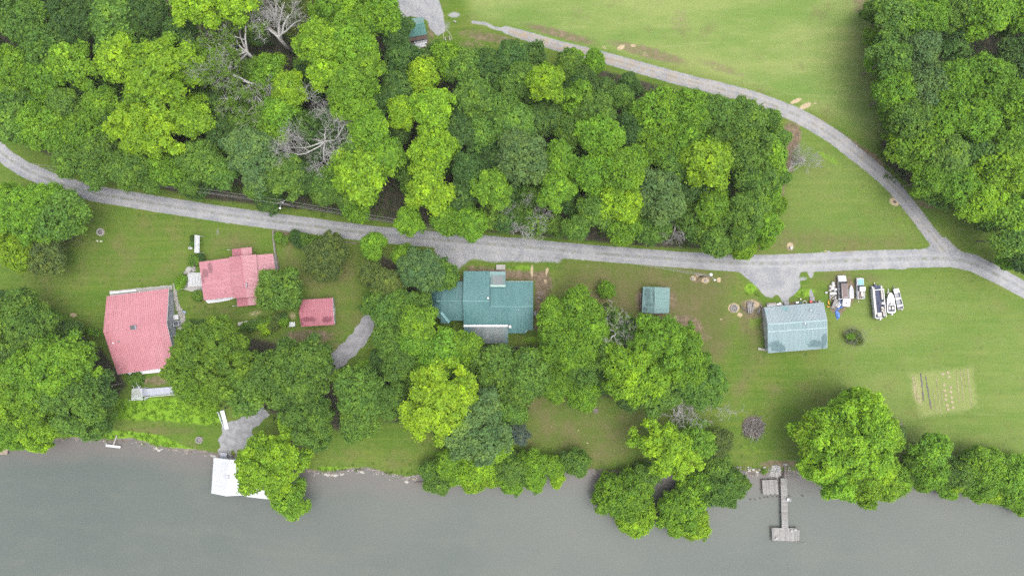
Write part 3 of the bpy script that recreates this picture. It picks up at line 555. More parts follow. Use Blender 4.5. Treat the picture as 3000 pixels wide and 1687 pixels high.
# ---- the small pink-roofed house with a raised middle
STB = [(*PS(614, 785, 3)[:2], .95, 2.2, 0.12, 1.0), (*PS(598, 800, 3)[:2], 1.3, 1.8, 0.3, 1.0), (*PS(591, 815, 3)[:2], .8, 2.4, 0.1, .8), (*PS(720, 836, 4)[:2], .9, 1.2, 0, .6), (*PS(660, 855, 3)[:2], .5, .5, 0, .7), (*PS(650, 819, 3)[:2], .5, .3, 0, .7)]
PINKB = metal_roof('pink_metal_b', (0.284, 0.116, 0.136), (0.326, 0.150, 0.170), 0.85, STB, (0.15, 0.06, 0.07), (.1, 1.2), math.radians(-8))
PINKB2 = metal_roof('pink_metal_deep', (0.241, 0.083, 0.103), (0.280, 0.108, 0.130), 0.6, None, run=(.1, 1.2), rot=math.radians(-8))  # deeper base colour offsets the sun's brightening of the east slope
hB = thing('pink_roofed_house', 'small pink metal roofed house with a raised middle section, beside the white arbors', 'house', GS(690, 815))
zc, ze, zw = 4.6, 3.6, 3.05
w1, w2, w3, w4 = PS(583, 767.5, 2.35), PS(597, 880, 2.35), PS(683, 869, zw), PS(671.5, 755, zw)
roof_slope(hB, None, w2, w1, w4 + Vector((.5, 0, .14)), w3 + Vector((.5, 0, .14)), PINKB, .92, 3)
cT = PS(706.5, 748, zc); cB = PS(721.5, 871.5, zc); cwT, cwB = PS(671.5, 753, ze), PS(684.5, 873, ze); ceT, ceB = PS(750.5, 745, ze), PS(762, 867, ze)
roof_slope(hB, None, cwB, cwT, cT, cB, PINKB, .92, 3); roof_slope(hB, None, ceT, ceB, cB, cT, PINKB2, .92, 3); ridge_cap(hB, cT, cB, PINKB2, .4)
x1, x2, x3, x4 = PS(751.5, 748, 3.15), PS(800, 743, 2.4), PS(810, 812, 2.4), PS(760, 822, 3.15)
roof_slope(hB, None, x2, x3, x4 - Vector((.6, 0, -.2)), x1 - Vector((.6, 0, -.2)), PINKB2, .92, 3)
for (a, b, c_, d, r1, r2) in (((680, 730), (737, 724), (739, 744.5), (681, 750.5), (706, 727), (708.5, 748)), ((692.5, 873), (758, 867), (760, 891), (695.5, 898.5), (723, 870.5), (727, 895))):
    zE, zR = 2.5, 3.2; A0, B0, C0, D0 = PS(*a, zE), PS(*b, zE), PS(*c_, zE), PS(*d, zE); R1, R2 = PS(*r1, zR), PS(*r2, zR)
    roof_slope(hB, None, D0, A0, R1, R2, PINKB2, .92, 3); roof_slope(hB, None, B0, C0, R2, R1, PINKB2, .92, 3); ridge_cap(hB, R1, R2, PINKB2)
    for q in (a, b) if a[1] < 800 else (c_, d):
        pq = GS(*q); pq = pq.lerp(hB.location, .04); MB().box(pq + Vector((0, 0, 1.2)), (.14, .14, 2.5)).build('porch_post', WHITE, hB)
fw = quad_foot(w2, w3, w1, w4, .45)
walls(hB, fw, [[(0, 2.2), (1, 2.85)], [(0, 2.85), (1, 2.85)], [(0, 2.85), (1, 2.2)], [(0, 2.2), (1, 2.2)]], WALLW)
fc_ = quad_foot(cwB, ceB, cwT, ceT, .45)
walls(hB, fc_, [[(0, 3.35), (.5, 4.3), (1, 3.35)], [(0, 3.35), (1, 3.35)], [(0, 3.35), (.5, 4.3), (1, 3.35)], [(0, 3.35), (1, 3.35)]], WALLW)
fe_ = quad_foot(x4, x3, x1, x2, .35)
walls(hB, fe_, [[(0, 2.9), (1, 2.3)], [(0, 2.25), (1, 2.25)], [(0, 2.3), (1, 2.9)], [(0, 2.9), (1, 2.9)]], WALLW)
sB = fw[0], fw[1]; dB = (sB[1] - sB[0]).normalized()
for k in range(5): window(hB, sB[0].lerp(sB[1], .17 + k * .165) + Vector((0, 0, 1.45)), dB, .8, 1.1)
# curved white skirt wall below the south eave
q = [GS(606, 884), GS(613, 888), GS(640, 885), GS(670, 880), GS(690, 873)]; q2 = [p + Vector((0, .8, 0)) for p in q]
MB().prism([p[:2] for p in q + q2[::-1]], gz(*q[0][:2]) - .1, gz(*q[0][:2]) + .45).build('terrace', WHITE, hB)
MB().box(PS(722.5, 835, 4.95), (.16, 1.0, .5), math.radians(-3)).build('roof_vent', GALV, hB)

# ---- pink shed
STS = [(*PS(905, 935, 2.2)[:2], 3.2, 1.0, 0.05, .9), (*PS(960, 935, 2.2)[:2], 2.2, 1.3, 0.05, .9), (*PS(880, 948, 2.2)[:2], 1.4, .8, 0, 1)]
PINKS = metal_roof('pink_metal_shed', (0.250, 0.083, 0.104), (0.293, 0.122, 0.144), .8, STS, (.125, .035, .05), (1.2, .1), 0)
sh_ = thing('shed', 'shed with a pink metal roof, streaked dark red along its lower edge', 'shed', GS(928, 914))
a, b, c_, d = PS(881.5, 878, 2.3), PS(974.5, 872.5, 2.3), PS(979.5, 951, 2.3), PS(882.5, 957, 2.3); r1, r2 = PS(876, 917, 3.4), PS(976, 911, 3.4)
roof_slope(sh_, None, a, b, r2, r1, PINKS, .85, 2); roof_slope(sh_, None, c_, d, r1, r2, PINKS, .85, 2); ridge_cap(sh_, r1, r2, PINKS)
fs_ = quad_foot(d, c_, a, b, .25); walls(sh_, fs_, [[(0, 2.2), (1, 2.2)], [(0, 2.2), (.5, 3.2), (1, 2.2)], [(0, 2.2), (1, 2.2)], [(0, 2.2), (.5, 3.2), (1, 2.2)]], GREYW)
MB().box(fs_[1].lerp(fs_[2], .5) + Vector((.05, 0, 1.0)), (.08, 1.6, 2.0)).build('door', WHITE, sh_)
fascia(sh_, b, r2, WHITE, .18, .06); fascia(sh_, r2, c_, WHITE, .18, .06)

# ---- the teal-roofed house
STT = [(*PS(1340, 900, 3)[:2], 3, 4, 0, .5)]
TEAL = metal_roof('teal_metal', (0.043, 0.121, 0.121), (0.073, 0.157, 0.156), .75, None, run=(1.2, .1)); TEALD = metal_roof('teal_metal_worn', (0.045, 0.112, 0.113), (0.075, 0.143, 0.143), .8, None, run=(1.2, .1))
CLEAR = metal_roof('translucent_sheet', (0.105, 0.125, 0.128), (0.145, 0.155, 0.158), .8, None, run=(1.2, .1), rough=.35); MINT = plain('mint_trim', (.18, .27, .24), .5)
hC = thing('teal_roofed_house', 'sprawling house under teal metal roofs with an eight sided left wing', 'house', GS(1450, 890))
zr, zn = 5.4, 3.3
N1, N2, R1, R2 = PS(1358.5, 794.5, zn), PS(1435, 794.5, zn), PS(1434.5, 882, zr), PS(1356, 882, zr)
roof_slope(hC, None, N1, N2, R1, R2, TEAL, .92, 3)
# south slope: full plane from the ridge, right part starting at the lower right ridge
zs_ = 3.2; sl = lambda y: zr + (zs_ - zr) * (y - 882) / (957 - 882)
S1, S2 = PS(1358.5, 951, sl(951)), PS(1434.5, 951, sl(951)); roof_slope(hC, None, S2, S1, R2, R1, TEAL, .92, 3); ridge_cap(hC, R2, R1, TEAL, .45, label=None)
q1, q2_ = PS(1434.6, 898, sl(898)), PS(1489, 898, sl(898)); roof_slope(hC, None, PS(1489, 951, sl(951)), PS(1434.7, 951, sl(951)), q1, q2_, TEAL, .92, 3)
roof_slope(hC, None, PS(1539.5, 976, 2.8), PS(1489.2, 976, 2.8), PS(1489.2, 898, sl(898)), PS(1539.5, 898, sl(898)), TEAL, .92, 3)
roof_slope(hC, None, PS(1562, 966.5, sl(966.5)), PS(1539.7, 966.5, sl(966.5)), PS(1539.7, 898, sl(898)), PS(1562, 898, sl(898)), TEAL, .9, 3)
MB().add([PS(1539.5, 976, 2.8), PS(1547, 966.7, 2.93), PS(1539.5, 966.7, 2.93)], [(0, 1, 2)]).build('corner_flashing', TEAL, hC)
roof_slope(hC, None, PS(1435.5, 824, 2.9), PS(1562, 824, 2.9), PS(1562, 898, sl(898)), PS(1435.5, 898, sl(898)), TEAL, .92, 3); ridge_cap(hC, PS(1436, 898, sl(898)), PS(1562, 898, sl(898)), TEAL, .45)
# lean-to on the north with clear sheets
l1, l2, l3, l4 = PS(1436, 794.5, 3.15), PS(1481, 794.5, 3.15), PS(1481, 840, 3.75), PS(1436, 840, 3.75)
lt = roof_slope(hC, 'lean-to slope of pale translucent sheets', l1, l2, l3, l4, CLEAR, .62, 3, .10)
for k, ch in enumerate(lt.children):
    if k in (0, 5): ch.color = (.45, .85, .82, 1)
MB().beam(l4 + Vector((0, .2, .1)), l3 + Vector((0, .2, .1)), .45, .06).build('mint_strip', MINT, hC); MB().beam(l1 + Vector((0, -.9, .16)), l2 + Vector((0, -.9, .16)), 1.5, .03).build('eave_sheet', TEAL, hC)
MB().beam(N2 + Vector((.12, -.1, .1)), N2 + Vector((.12, -1.3, .42)), .14, .06).build('mint_strip', MINT, hC)
# south porch
MB().beam(PS(1358.5, 954, 3.2), PS(1488, 954, 3.2), .48, .06).build('white_flashing', WHITE, hC)
po = roof_slope(hC, 'south porch slope of weathered translucent sheets', PS(1489, 1006, 2.6), PS(1359.5, 1006, 2.6), PS(1359, 957.5, 3.1), PS(1488, 957.5, 3.1), CLEAR, .75, 3, .10)
pc = list(po.children); m_ = len(pc)
for k, ch in enumerate(pc):
    ch.color = (.42, .78, .77, 1) if (k >= m_ - 2 or k == 0) else ((.62, .70, .70, 1) if k % 3 else (.80, .78, .78, 1))
for q in ((1363, 1002), (1404, 1003), (1446, 1003), (1486, 1003)): p = GS(*q); MB().box((p.x, p.y, 1.2), (.14, .14, 2.7)).build('porch_post', WHITE, hC)
# eight-sided left wing
c0 = PS(1312, 882, 4.3); ring = [PS(1357, 824, 2.9), PS(1295, 824, 2.9), PS(1265, 838, 2.9), PS(1262.5, 909, 2.9), PS(1292, 939, 2.9), PS(1357, 939, 2.9)]; rr_ = PS(1357, 882, 4.55); rl_ = PS(1285, 882, 4.35)
roof_slope(hC, None, ring[1], ring[0], rr_, PS(1295, 882, 4.35), TEALD, .92, 3); roof_slope(hC, None, ring[5], ring[4], PS(1292, 882, 4.35), rr_, TEALD, .92, 3)
roof_slope(hC, None, ring[2], ring[1], PS(1295, 882, 4.35), PS(1287, 882, 4.35), TEALD, .8, 3); roof_slope(hC, None, ring[3], ring[2], PS(1287, 882, 4.35), PS(1285, 883, 4.35), TEALD, .92, 3); roof_slope(hC, None, ring[4], ring[3], PS(1285, 883, 4.35), PS(1292, 882, 4.35), TEALD, .92, 3)
ridge_cap(hC, PS(1278, 882, 4.36), rr_, TEALD, .4)
# pointed dormer and the cross gable with its bright flashing
d1, d2, d3 = PS(1304, 824, 3.0), PS(1328, 824, 3.0), PS(1324, 806, 2.7); MB().add([d1, d2, d3, PS(1322, 845, 3.55)], [(0, 1, 3), (2, 1, 0)] if False else [(0, 2, 1), (0, 1, 3)]).build('dormer', TEALD, hC)
v1, v2, v3, v4 = PS(1291.5, 947.5, 2.75), PS(1314, 947, 2.75), PS(1322, 939, 2.95), PS(1292, 913, 3.72); MB().add([v1, v2, v3, v4, v1 + Vector((0, 0, -.3)), v2 + Vector((0, 0, -.3)), v3 + Vector((0, 0, -.3))], [(0, 1, 3), (1, 2, 3), (4, 5, 1, 0), (5, 6, 2, 1)]).build('cross_gable', TEALD, hC)
MB().beam(PS(1292.5, 915, 3.8), PS(1316, 945, 2.95), .55, .05).build('valley_flashing', metal_roof('pale_teal', (.10, .22, .23), (.14, .27, .28)), hC)
fC = [PS(1361, 948, 0), PS(1540, 948, 0), PS(1558, 960, 0), PS(1558, 830, 0), PS(1432, 830, 0), PS(1432, 800, 0), PS(1362, 800, 0)]
walls(hC, fC, [[(0, 3.2), (1, 3.2)], [(0, 3.1), (1, 2.9)], [(0, 2.9), (.5, 4.6), (1, 2.8)], [(0, 2.8), (1, 2.8)], [(0, 3.3), (1, 3.3)], [(0, 3.2), (1, 3.2)], [(0, 3.2), (.55, 5.1), (1, 3.2)]], TANW)
fD = [PS(1356, 936, 0), PS(1294, 936, 0), PS(1270, 906, 0), PS(1272, 841, 0), PS(1297, 827, 0), PS(1356, 827, 0)][::-1]
walls(hC, fD, [[(0, 2.8), (1, 2.8)]] * 6, TANW)
vent_pipe(hC, PS(1430, 873, 5.3), WHITE, .16, .5); vent_pipe(hC, PS(1494, 956, 3.3), WHITE, .22, .9); vent_pipe(hC, PS(1519, 907.5, 4.6), WHITE, .09, .35, False); vent_pipe(hC, PS(1540, 907.5, 4.6), GALV, .09, .35, False)
for q in ((1481, 796), (1437, 796)): p = GS(*q); MB().box((p.x, p.y - .1, 1.5), (.12, .12, 3.2)).build('porch_post', TANW, hC)
p = GS(1467, 783); MB().box(p + Vector((0, 0, .25)), (2.1, 1.2, .5)).build('entry_steps', CONC_W, hC)
fascia(hC, PS(1481.5, 824, 2.98), PS(1562, 824, 2.98), WHITE, .16, .06)

# ---- small green shed
STD = [(*PS(1897, 860, 2.6)[:2], 1.2, 2.6, 0, 1), (*PS(1900, 890, 2.6)[:2], 1.4, 1.6, 0, .8), (*PS(1914, 870, 2.7)[:2], .35, 3.6, 0.06, 1), (*PS(1890, 905, 2.4)[:2], 1.0, .9, 0, 1)]  # darker streaky patches on the left slope
GRS = metal_roof('pale_green_metal', (0.080, 0.157, 0.148), (0.116, 0.191, 0.187), .8, STD, (.045, .085, .085), (.1, 1.2), 0)
hD = thing('shed', 'small shed with a pale green metal roof, its left half streaked darker', 'shed', GS(1922, 878))
a, b, c_, d, r1, r2 = PS(1884, 839.5, 2.2), PS(1962.5, 842.5, 2.2), PS(1960, 917, 2.2), PS(1880, 915.5, 2.2), PS(1919.5, 840.5, 3.2), PS(1918, 918, 3.2)
roof_slope(hD, None, d, a, r1, r2, GRS, .85, 3); roof_slope(hD, None, b, c_, r2, r1, GRS, .85, 3); ridge_cap(hD, r1, r2, GRS)
fd = quad_foot(d, c_, a, b, .25); walls(hD, fd, [[(0, 2.1), (.5, 3.0), (1, 2.1)], [(0, 2.1), (1, 2.1)], [(0, 2.1), (.5, 3.0), (1, 2.1)], [(0, 2.1), (1, 2.1)]], OLDWOOD)
MB().box(fd[2].lerp(fd[3], .5) + Vector((0, .05, 1.0)), (1.8, .08, 2.0)).build('door', DARKWOOD, hD)

# ---- pale green barn by the boats
STE = [(*PS(2271, 1012, 2.6)[:2], 2.4, 2.2, 0, 1), (*PS(2285, 1020, 2.4)[:2], 2.2, 1.5, 0, 1), (*PS(2388, 1006, 2.6)[:2], 3.0, 1.6, .08, 1), (*PS(2412, 1000, 2.6)[:2], 1.2, 3.0, 0, 1), (*PS(2300, 903, 2.6)[:2], 1.2, .9, 0, 1), (*PS(2245, 914, 2.6)[:2], .8, .7, 0, .8)]
BARN = metal_roof('barn_metal_s', (0.140, 0.207, 0.218), (0.174, 0.230, 0.241), .8, STE, (.05, .10, .108), (1.2, .1), math.radians(-5)); BARNN = metal_roof('barn_metal_sheen', (0.179, 0.230, 0.246), (0.218, 0.249, 0.263), .9, STE, (.12, .22, .23), (1.2, .1), math.radians(-5))  # upper slope is a paler copy: sky sheen put into its base colour
hE = thing('barn', 'pale green metal roofed barn with a white end wall, beside the parked boats', 'barn', GS(2330, 960))
n1_, n2_, r1, r2, s1, s2 = PS(2239, 900, 2.4), PS(2412, 885.5, 2.4), PS(2248.5, 950, 4.3), PS(2423.5, 938, 4.3), PS(2250, 1034, 2.3), PS(2424, 1020, 2.3)
mS, mE = r1.lerp(s1, .26), r2.lerp(s2, .26)
roof_slope(hE, None, n1_, n2_, r2, r1, BARNN, .92, 3); roof_slope(hE, None, mE, mS, r1, r2, BARN, .92, 3); up = Vector((0, 0, -.05)); roof_slope(hE, None, s2, s1, mS + up, mE + up, BARN, .92, 3); ridge_cap(hE, r1, r2, BARN, .5)
MB().beam(mS + Vector((0, 0, .05)), mE + Vector((0, 0, .05)), .22, .05).build('lap_flashing', BARN, hE)
fascia(hE, s1, s2, CONC_W, .18, .07); fascia(hE, r2, s2, WHITE, .14, .06); fascia(hE, n2_, r2, WHITE, .14, .06)
fe = quad_foot(s1, s2, n1_, n2_, .3); walls(hE, fe, [[(0, 2.2), (1, 2.2)], [(0, 2.2), (.62, 4.0), (1, 2.2)], [(0, 2.2), (1, 2.2)], [(0, 2.2), (.38, 4.0), (1, 2.2)]], WALLW)
w0, w1_ = fe[3], fe[0]; dw = (w1_ - w0).normalized(); MB().box(w0.lerp(w1_, .86) + Vector((-.06, 0, 1.1)), (.08, 1.7, 2.1), math.atan2(dw.y, dw.x) - math.pi / 2).build('door', GREYW, hE)
vent_pipe(hE, PS(2373, 908, 3.4), WHITE, .1, .4); vent_pipe(hE, PS(2356.5, 947, 4.2), WHITE, .12, .5)
p = GS(2232, 1023); MB().box(p + Vector((0, 0, .12)), (1.9, .5, .24), math.radians(-12)).build('door_sill', CONC_W, hE)

# ---- shaded green shed at the top with its rusty lean-to
GN = metal_roof('green_metal_pale', (0.10, 0.175, 0.16), (0.14, 0.205, 0.195), .8, run=(1.2, .1)); GN2 = metal_roof('green_metal_deep', (0.035, 0.13, 0.115), (0.06, 0.165, 0.15), .6, run=(1.2, .1)); RUST = metal_roof('rusty_sheet', (0.085, 0.06, 0.05), (0.15, 0.115, 0.10), .8, run=(1.2, .1), rough=.7, spec=.2)
hN = thing('shed', 'two-tone green metal roofed shed with a rusty lean-to by the gravel pad', 'shed', GS(1220, 85))
a, b, r1, r2, c_, d = PS(1189, 58.5, 2.3), PS(1239.5, 50, 2.3), PS(1191, 78, 3.3), PS(1243, 68, 3.3), PS(1251, 101.5, 2.2), PS(1197.5, 111, 2.2)
roof_slope(hN, None, a, b, r2, r1, GN, .8, 3); roof_slope(hN, None, c_, d, r1, r2, GN2, .8, 3); ridge_cap(hN, r1, r2, GN2)
roof_slope(hN, 'rusty brown lean-to sheets', PS(1256, 113, 1.6), PS(1200, 122, 1.6), d + Vector((0, .15, -.1)), c_ + Vector((0, .15, -.1)), RUST, .6, 2, .15)
fn = quad_foot(d, c_, a, b, .25); walls(hN, fn, [[(0, 2.1), (1, 2.1)], [(0, 2.1), (.6, 3.1), (1, 2.1)], [(0, 2.1), (1, 2.1)], [(0, 2.1), (.4, 3.1), (1, 2.1)]], OLDWOOD)
for q in ((1202, 120), (1228, 116), (1254, 111)): p = GS(*q); MB().box((p.x, p.y, p.z + .75), (.12, .12, 1.5)).build('lean_to_post', OLDWOOD, hN)

# ---- white boathouse on the water
WROOF = metal_roof('white_metal', (0.36, 0.37, 0.395), (0.40, 0.41, 0.425), .8, run=(.1, 1.2), rot=math.radians(-5))
hF = thing('boathouse', 'white roofed boathouse standing in the water at the ramp', 'boathouse', PS(668, 1395, WATER_Z))
a, b, c_, d, r1, r2 = PS(626, 1339.5, 1.2), PS(711, 1348, 1.2), PS(720, 1450, 1.2), PS(619, 1444, 1.2), PS(670, 1345, 2.2), PS(662, 1452.5, 2.2)
roof_slope(hF, None, d, a, r1, r2, WROOF, .92, 3); roof_slope(hF, None, b, c_, r2, r1, WROOF, .92, 3); ridge_cap(hF, r1, r2, WROOF)
ff = quad_foot(d, c_, a, b, .35); walls(hF, ff, [[(0, 1.0), (.45, 1.9), (1, 1.0)], [(0, 1.1), (1, 1.1)], [(0, 1.0), (.5, 1.9), (1, 1.0)], [(0, 1.1), (1, 1.1)]], WALLW, base=-2.2)
MB().box(PS(665, 1396.5, 2.25), (.95, .95, .22), .1).build('roof_hatch', GALV, hF)
e1, e2, e3, e4 = PS(716, 1453, -.7), PS(794, 1462, -.7), PS(799.5, 1438, -.7), PS(720, 1430, -.7)
for i in range(14): q = [e1.lerp(e2, i / 14), e1.lerp(e2, (i + .93) / 14), e4.lerp(e3, (i + .93) / 14), e4.lerp(e3, i / 14)]; MB().prism([p[:2] for p in q], -.76, -.7 + .01 * (i % 3)).build('dock_plank', WHITE, hF)
for q in ((e1, e2), (e2, e3)): MB().beam(q[0] + Vector((0, 0, -.15)), q[1] + Vector((0, 0, -.15)), .08, .3).build('dock_rim', WHITE, hF)
for q in (e2, e3, e1): MB().tube([(q.x, q.y, -3.2), (q.x, q.y, .1)], .13, 8).build('piling', DARKWOOD, hF)
g1 = PS(651, 1331, -.6); MB().box(PS(655, 1334, -.55), (1.5, 1.3, .1), math.radians(-6)).build('gangway', GREYW, hF)
# ------------------------------------------------------------------ trees: crowns of many leaf-sized faces, kept as shared meshes
t = NT('leaf'); oi = t.n('ShaderNodeObjectInfo'); tn = t.rgb(t.attr('tint').outputs['Color'])
lc = t.mix(1.0, oi.outputs['Color'], t.n('ShaderNodeCombineColor').outputs[0], 'MULTIPLY'); cc = t.t.nodes[-1] if False else None
comb = [n for n in t.t.nodes if n.type == 'COMBINE_COLOR'][0]
for i in range(3): t.l(tn[0], comb.inputs[i])
warm = t.mix(1.0, lc, (1.28, 1.12, 0.7), 'MULTIPLY'); lc2 = t.mix(tn[1], lc, warm)
cool = t.mix(1.0, lc2, (0.78, 0.95, 1.25), 'MULTIPLY'); lc2 = t.mix(tn[2], lc2, cool)
pb = t.n('ShaderNodeBsdfPrincipled'); t.l(lc2, pb.inputs['Base Color']); pb.inputs['Roughness'].default_value = 0.55; pb.inputs['Specular IOR Level'].default_value = 0.22
tr = t.n('ShaderNodeBsdfTranslucent'); t.l(t.mix(1.0, lc2, (1.25, 1.2, 0.6), 'MULTIPLY'), tr.inputs['Color'])
ms = t.n('ShaderNodeMixShader'); ms.inputs[0].default_value = 0.5; t.l(pb.outputs[0], ms.inputs[1]); t.l(tr.outputs[0], ms.inputs[2]); t.l(ms.outputs[0], t.out.inputs['Surface']); LEAF = t.mat
BARK = plain('bark', (0.11, 0.095, 0.08), 0.9, 0.3, 3, dirt=.4, dirtcol=(.05, .05, .04), bump=.4)
DEADB = plain('bleached_bark', (0.26, 0.252, 0.24), 0.85, 0.2, 2.5, dirt=.35, dirtcol=(.16, .15, .13))
GREYB = plain('grey_twigs', (0.165, 0.155, 0.15), 0.9, 0.25, 2.5, dirt=.4, dirtcol=(.1, .1, .08))

def unit(a): return a / (np.linalg.norm(a, axis=-1, keepdims=True) + 1e-9)
def leaf_quads(g, C, N, size, aspect=1.5):
    """one bent-free diamond per centre C facing N"""
    n = len(C); r = unit(g.standard_normal((n, 3))); tng = unit(np.cross(N, r)); bt = np.cross(N, tng)
    s = size[:, None] if hasattr(size, '__len__') else size
    P = np.stack([C - tng * s * aspect * .5, C + bt * s * .42 + N * s * .06, C + tng * s * aspect * .5, C - bt * s * .42 + N * s * .06], 1)
    return P.reshape(-1, 3)
def crown_mesh(seed, R, style):
    """style: round (cauliflower dome), open (branchy, gappy), feather (fine, drooping), bush, cone"""
    g = np.random.default_rng(seed); lobes = []; wob = g.uniform(0, 6.28, 9); sq = g.uniform(.86, 1.14)
    zs = {'round': .74, 'open': .85, 'feather': .85, 'bush': .7, 'cone': 1.5}[style]
    def swell(d, f):      # large masses and valleys of the crown
        return math.sin(f * d[0] + wob[0]) * math.sin(f * d[1] + wob[1]) + .6 * math.sin(f * 1.7 * d[2] + wob[2] + f * d[0]) * math.sin(f * 1.9 * d[1] + wob[3])
    if style == 'open':   # limbs that carry sprays, with gaps between them
        nl = int(7 + R * .9)
        for i in range(nl):
            a = i * 2.39996 + g.uniform(-.35, .35); up = (i + .5) / nl; reach = R * (1.0 - .45 * up ** 2) * g.uniform(.72, 1.12)
            for t in np.arange(.28, 1.01, .95 / (2.2 + R * .55)):
                for _ in range(1 + int(t * 2.4)):
                    side = g.normal(0, .26) * t * R * .55; rho = t * reach; x = math.cos(a) * rho - math.sin(a) * side; y = math.sin(a) * rho + math.cos(a) * side; q = min(1, math.hypot(x, y) / R)
                    lobes.append((np.array([x * sq, y / sq, zs * R * (.25 + .75 * up) * (math.sqrt(max(0, 1 - q * q * .85)) - .25 * t) + g.uniform(-.09, .09) * R]), g.uniform(.62, 1.1) * (1.15 - .35 * t)))
    else:
        kk = {'round': (.45, 1.35), 'feather': (.5, .95), 'bush': (.34, .55), 'cone': (.3, .55)}[style]; km = .88 if style == 'round' else .5 * (kk[0] + kk[1])
        nl = int(2 * math.pi * R * R * 1.0 / (km * km * 2.0)); f = max(2.6, R / 1.5)
        for i in range(nl):
            z = 1 - (i + .5) / nl * 1.3; a = i * 2.39996 + g.uniform(-.3, .3); rr = math.sqrt(max(0, 1 - z * z)) * ((1 - max(z, 0) * .5) if style == 'cone' else 1); d = np.array([rr * math.cos(a), rr * math.sin(a), z])
            out = 1 + .17 * swell(d, f) + .11 * math.sin(2 * a + wob[4]) + .08 * math.sin(3 * a + wob[5]) + .06 * math.sin(5 * a + wob[6]) + .05 * math.sin(8 * a + wob[7]) + g.normal(0, .06)
            if g.random() < (.10 if style == 'round' else .16): continue
            k = g.uniform(*kk); lobes.append((np.array([d[0] * sq, d[1] / sq, d[2] * zs]) * (R * out - k * .8), k))
    LC = np.array([l[0] for l in lobes]); LR = np.array([l[1] for l in lobes])
    pr = {'round': .5, 'open': .48, 'feather': .42, 'bush': .3, 'cone': .3}[style]; cov = 1.0
    PC, PN, PR_, PT = [], [], [], []
    for li, (c, k) in enumerate(lobes):
        area = 4 * math.pi * k * k * .6; n = int(area / (pr * pr * 1.5)) + 2
        d = unit(g.standard_normal((n * 2, 3))); outw = unit(c + np.array([0, 0, .6 * R]))
        d = d[(d @ outw) > -.35][:n]; d = d[d[:, 2] > -.75]
        p = c + d * k * g.uniform(.82, 1.06, (len(d), 1)) * np.array([1, 1, .85])
        dist = np.linalg.norm(p[:, None] - LC[None], axis=2) / LR[None]; dist[:, li] = 9; keep = dist.min(1) > .78
        p, d = p[keep], d[keep]; PC.append(p); PN.append(unit(d + np.array([0, 0, .25]))); PR_.append(pr * g.uniform(.65, 1.35, len(p)))
        lt = g.normal(0, 1); PT.append(np.stack([1.02 + .10 * lt + g.normal(0, .15, len(p)), np.clip(.28 + .2 * lt + g.normal(0, .2, len(p)), 0, 1), np.clip(.15 - .12 * lt + g.normal(0, .12, len(p)), 0, 1)], 1))
    PC, PN, PR_, PT = map(np.concatenate, (PC, PN, PR_, PT))
    ls = {'round': .34, 'open': .36, 'feather': .29, 'bush': .2, 'cone': .22}[style] * (1 + max(0, R - 6) * .02)
    per = {'round': 20, 'open': 20, 'feather': 20, 'bush': 18, 'cone': 20}[style]
    idx = np.repeat(np.arange(len(PC)), per); n = len(idx)
    d = unit(g.standard_normal((n, 3))); d = unit(d + PN[idx] * .75)
    C = PC[idx] + d * (PR_[idx] * np.where(g.random(n) < .16, g.uniform(1.1, 2.1, n), g.uniform(.3, 1.1, n)))[:, None] * np.array([1, 1, .8])
    N = unit(d * .8 + np.array([0, 0, .55]) + g.standard_normal((n, 3)) * .42)
    if style == 'feather': C[:, 2] -= g.uniform(0, .5, n) ** 2 * 1.2
    T = PT[idx] + np.stack([g.normal(0, .09, n), g.normal(0, .06, n), np.zeros(n)], 1)
    # sparser, larger inner leaves that close the lobes
    m = int(len(PC) * (2.2 if style == 'open' else 4)); j = g.integers(0, len(lobes), m); C2 = LC[j] * (g.uniform(.62, .95, m) if style != 'open' else g.uniform(.85, 1, m))[:, None] + unit(g.standard_normal((m, 3))) * (LR[j] * g.uniform(.2, .7, m))[:, None]
    N2 = unit(g.standard_normal((m, 3)) * .6 + np.array([0, 0, .7])); T2 = np.stack([g.normal(.95, .08, m), np.full(m, .15), np.full(m, .2)], 1)
    V = np.concatenate([leaf_quads(g, C, N, ls * g.uniform(.6, 1.45, n)), leaf_quads(g, C2, N2, ls * 1.7 * g.uniform(.8, 1.2, m))]); T = np.repeat(np.concatenate([T, T2]), 4, 0)
    F = np.arange(len(V)).reshape(-1, 4); T = np.clip(T, 0.0, 2.0)
    ctr = np.array([*(np.percentile(V[:, :2], 2, 0) + np.percentile(V[:, :2], 98, 0)) / 2, 0]); V = V - ctr; fit = R / np.percentile(np.hypot(V[:, 0], V[:, 1]), 96); V = V * np.array([fit, fit, (1 + fit) / 2]); LC = (LC - ctr) * fit; lobes = [(LC[i], LR[i] * fit) for i in range(len(lobes))]
    # branches from the trunk head into the lobes
    mb = MB(); base = Vector((0, 0, -R * zs * .75))
    for c, k in [lobes[int(q)] for q in np.linspace(0, len(lobes) - 1, min(len(lobes), 12))]:
        c = Vector(c); mid = base.lerp(c, .5) + Vector((g.uniform(-.1, .1) * R, g.uniform(-.1, .1) * R, .05 * R)); r0 = .035 * R
        mb.tube([base, mid, c, c + (c - mid).normalized() * k * .5], [r0, r0 * .6, r0 * .3, r0 * .1], 5, cap=False)
    return np_mesh('crown', V, F, LEAF, {'tint': T}), mb.mesh('branches', BARK)
PROTO = {}
def protos(style, R, seeds):
    PROTO.setdefault(style, []).append((R, [crown_mesh(s, R, style) for s in seeds]))
protos('round', 3.2, (11, 12, 13)); protos('round', 5.0, (21, 22, 23, 24)); protos('round', 7.6, (31, 32, 33)); protos('round', 10.5, (41,))
protos('open', 3.4, (51, 52)); protos('open', 5.2, (61, 62, 63)); protos('open', 8.4, (71, 72, 73))
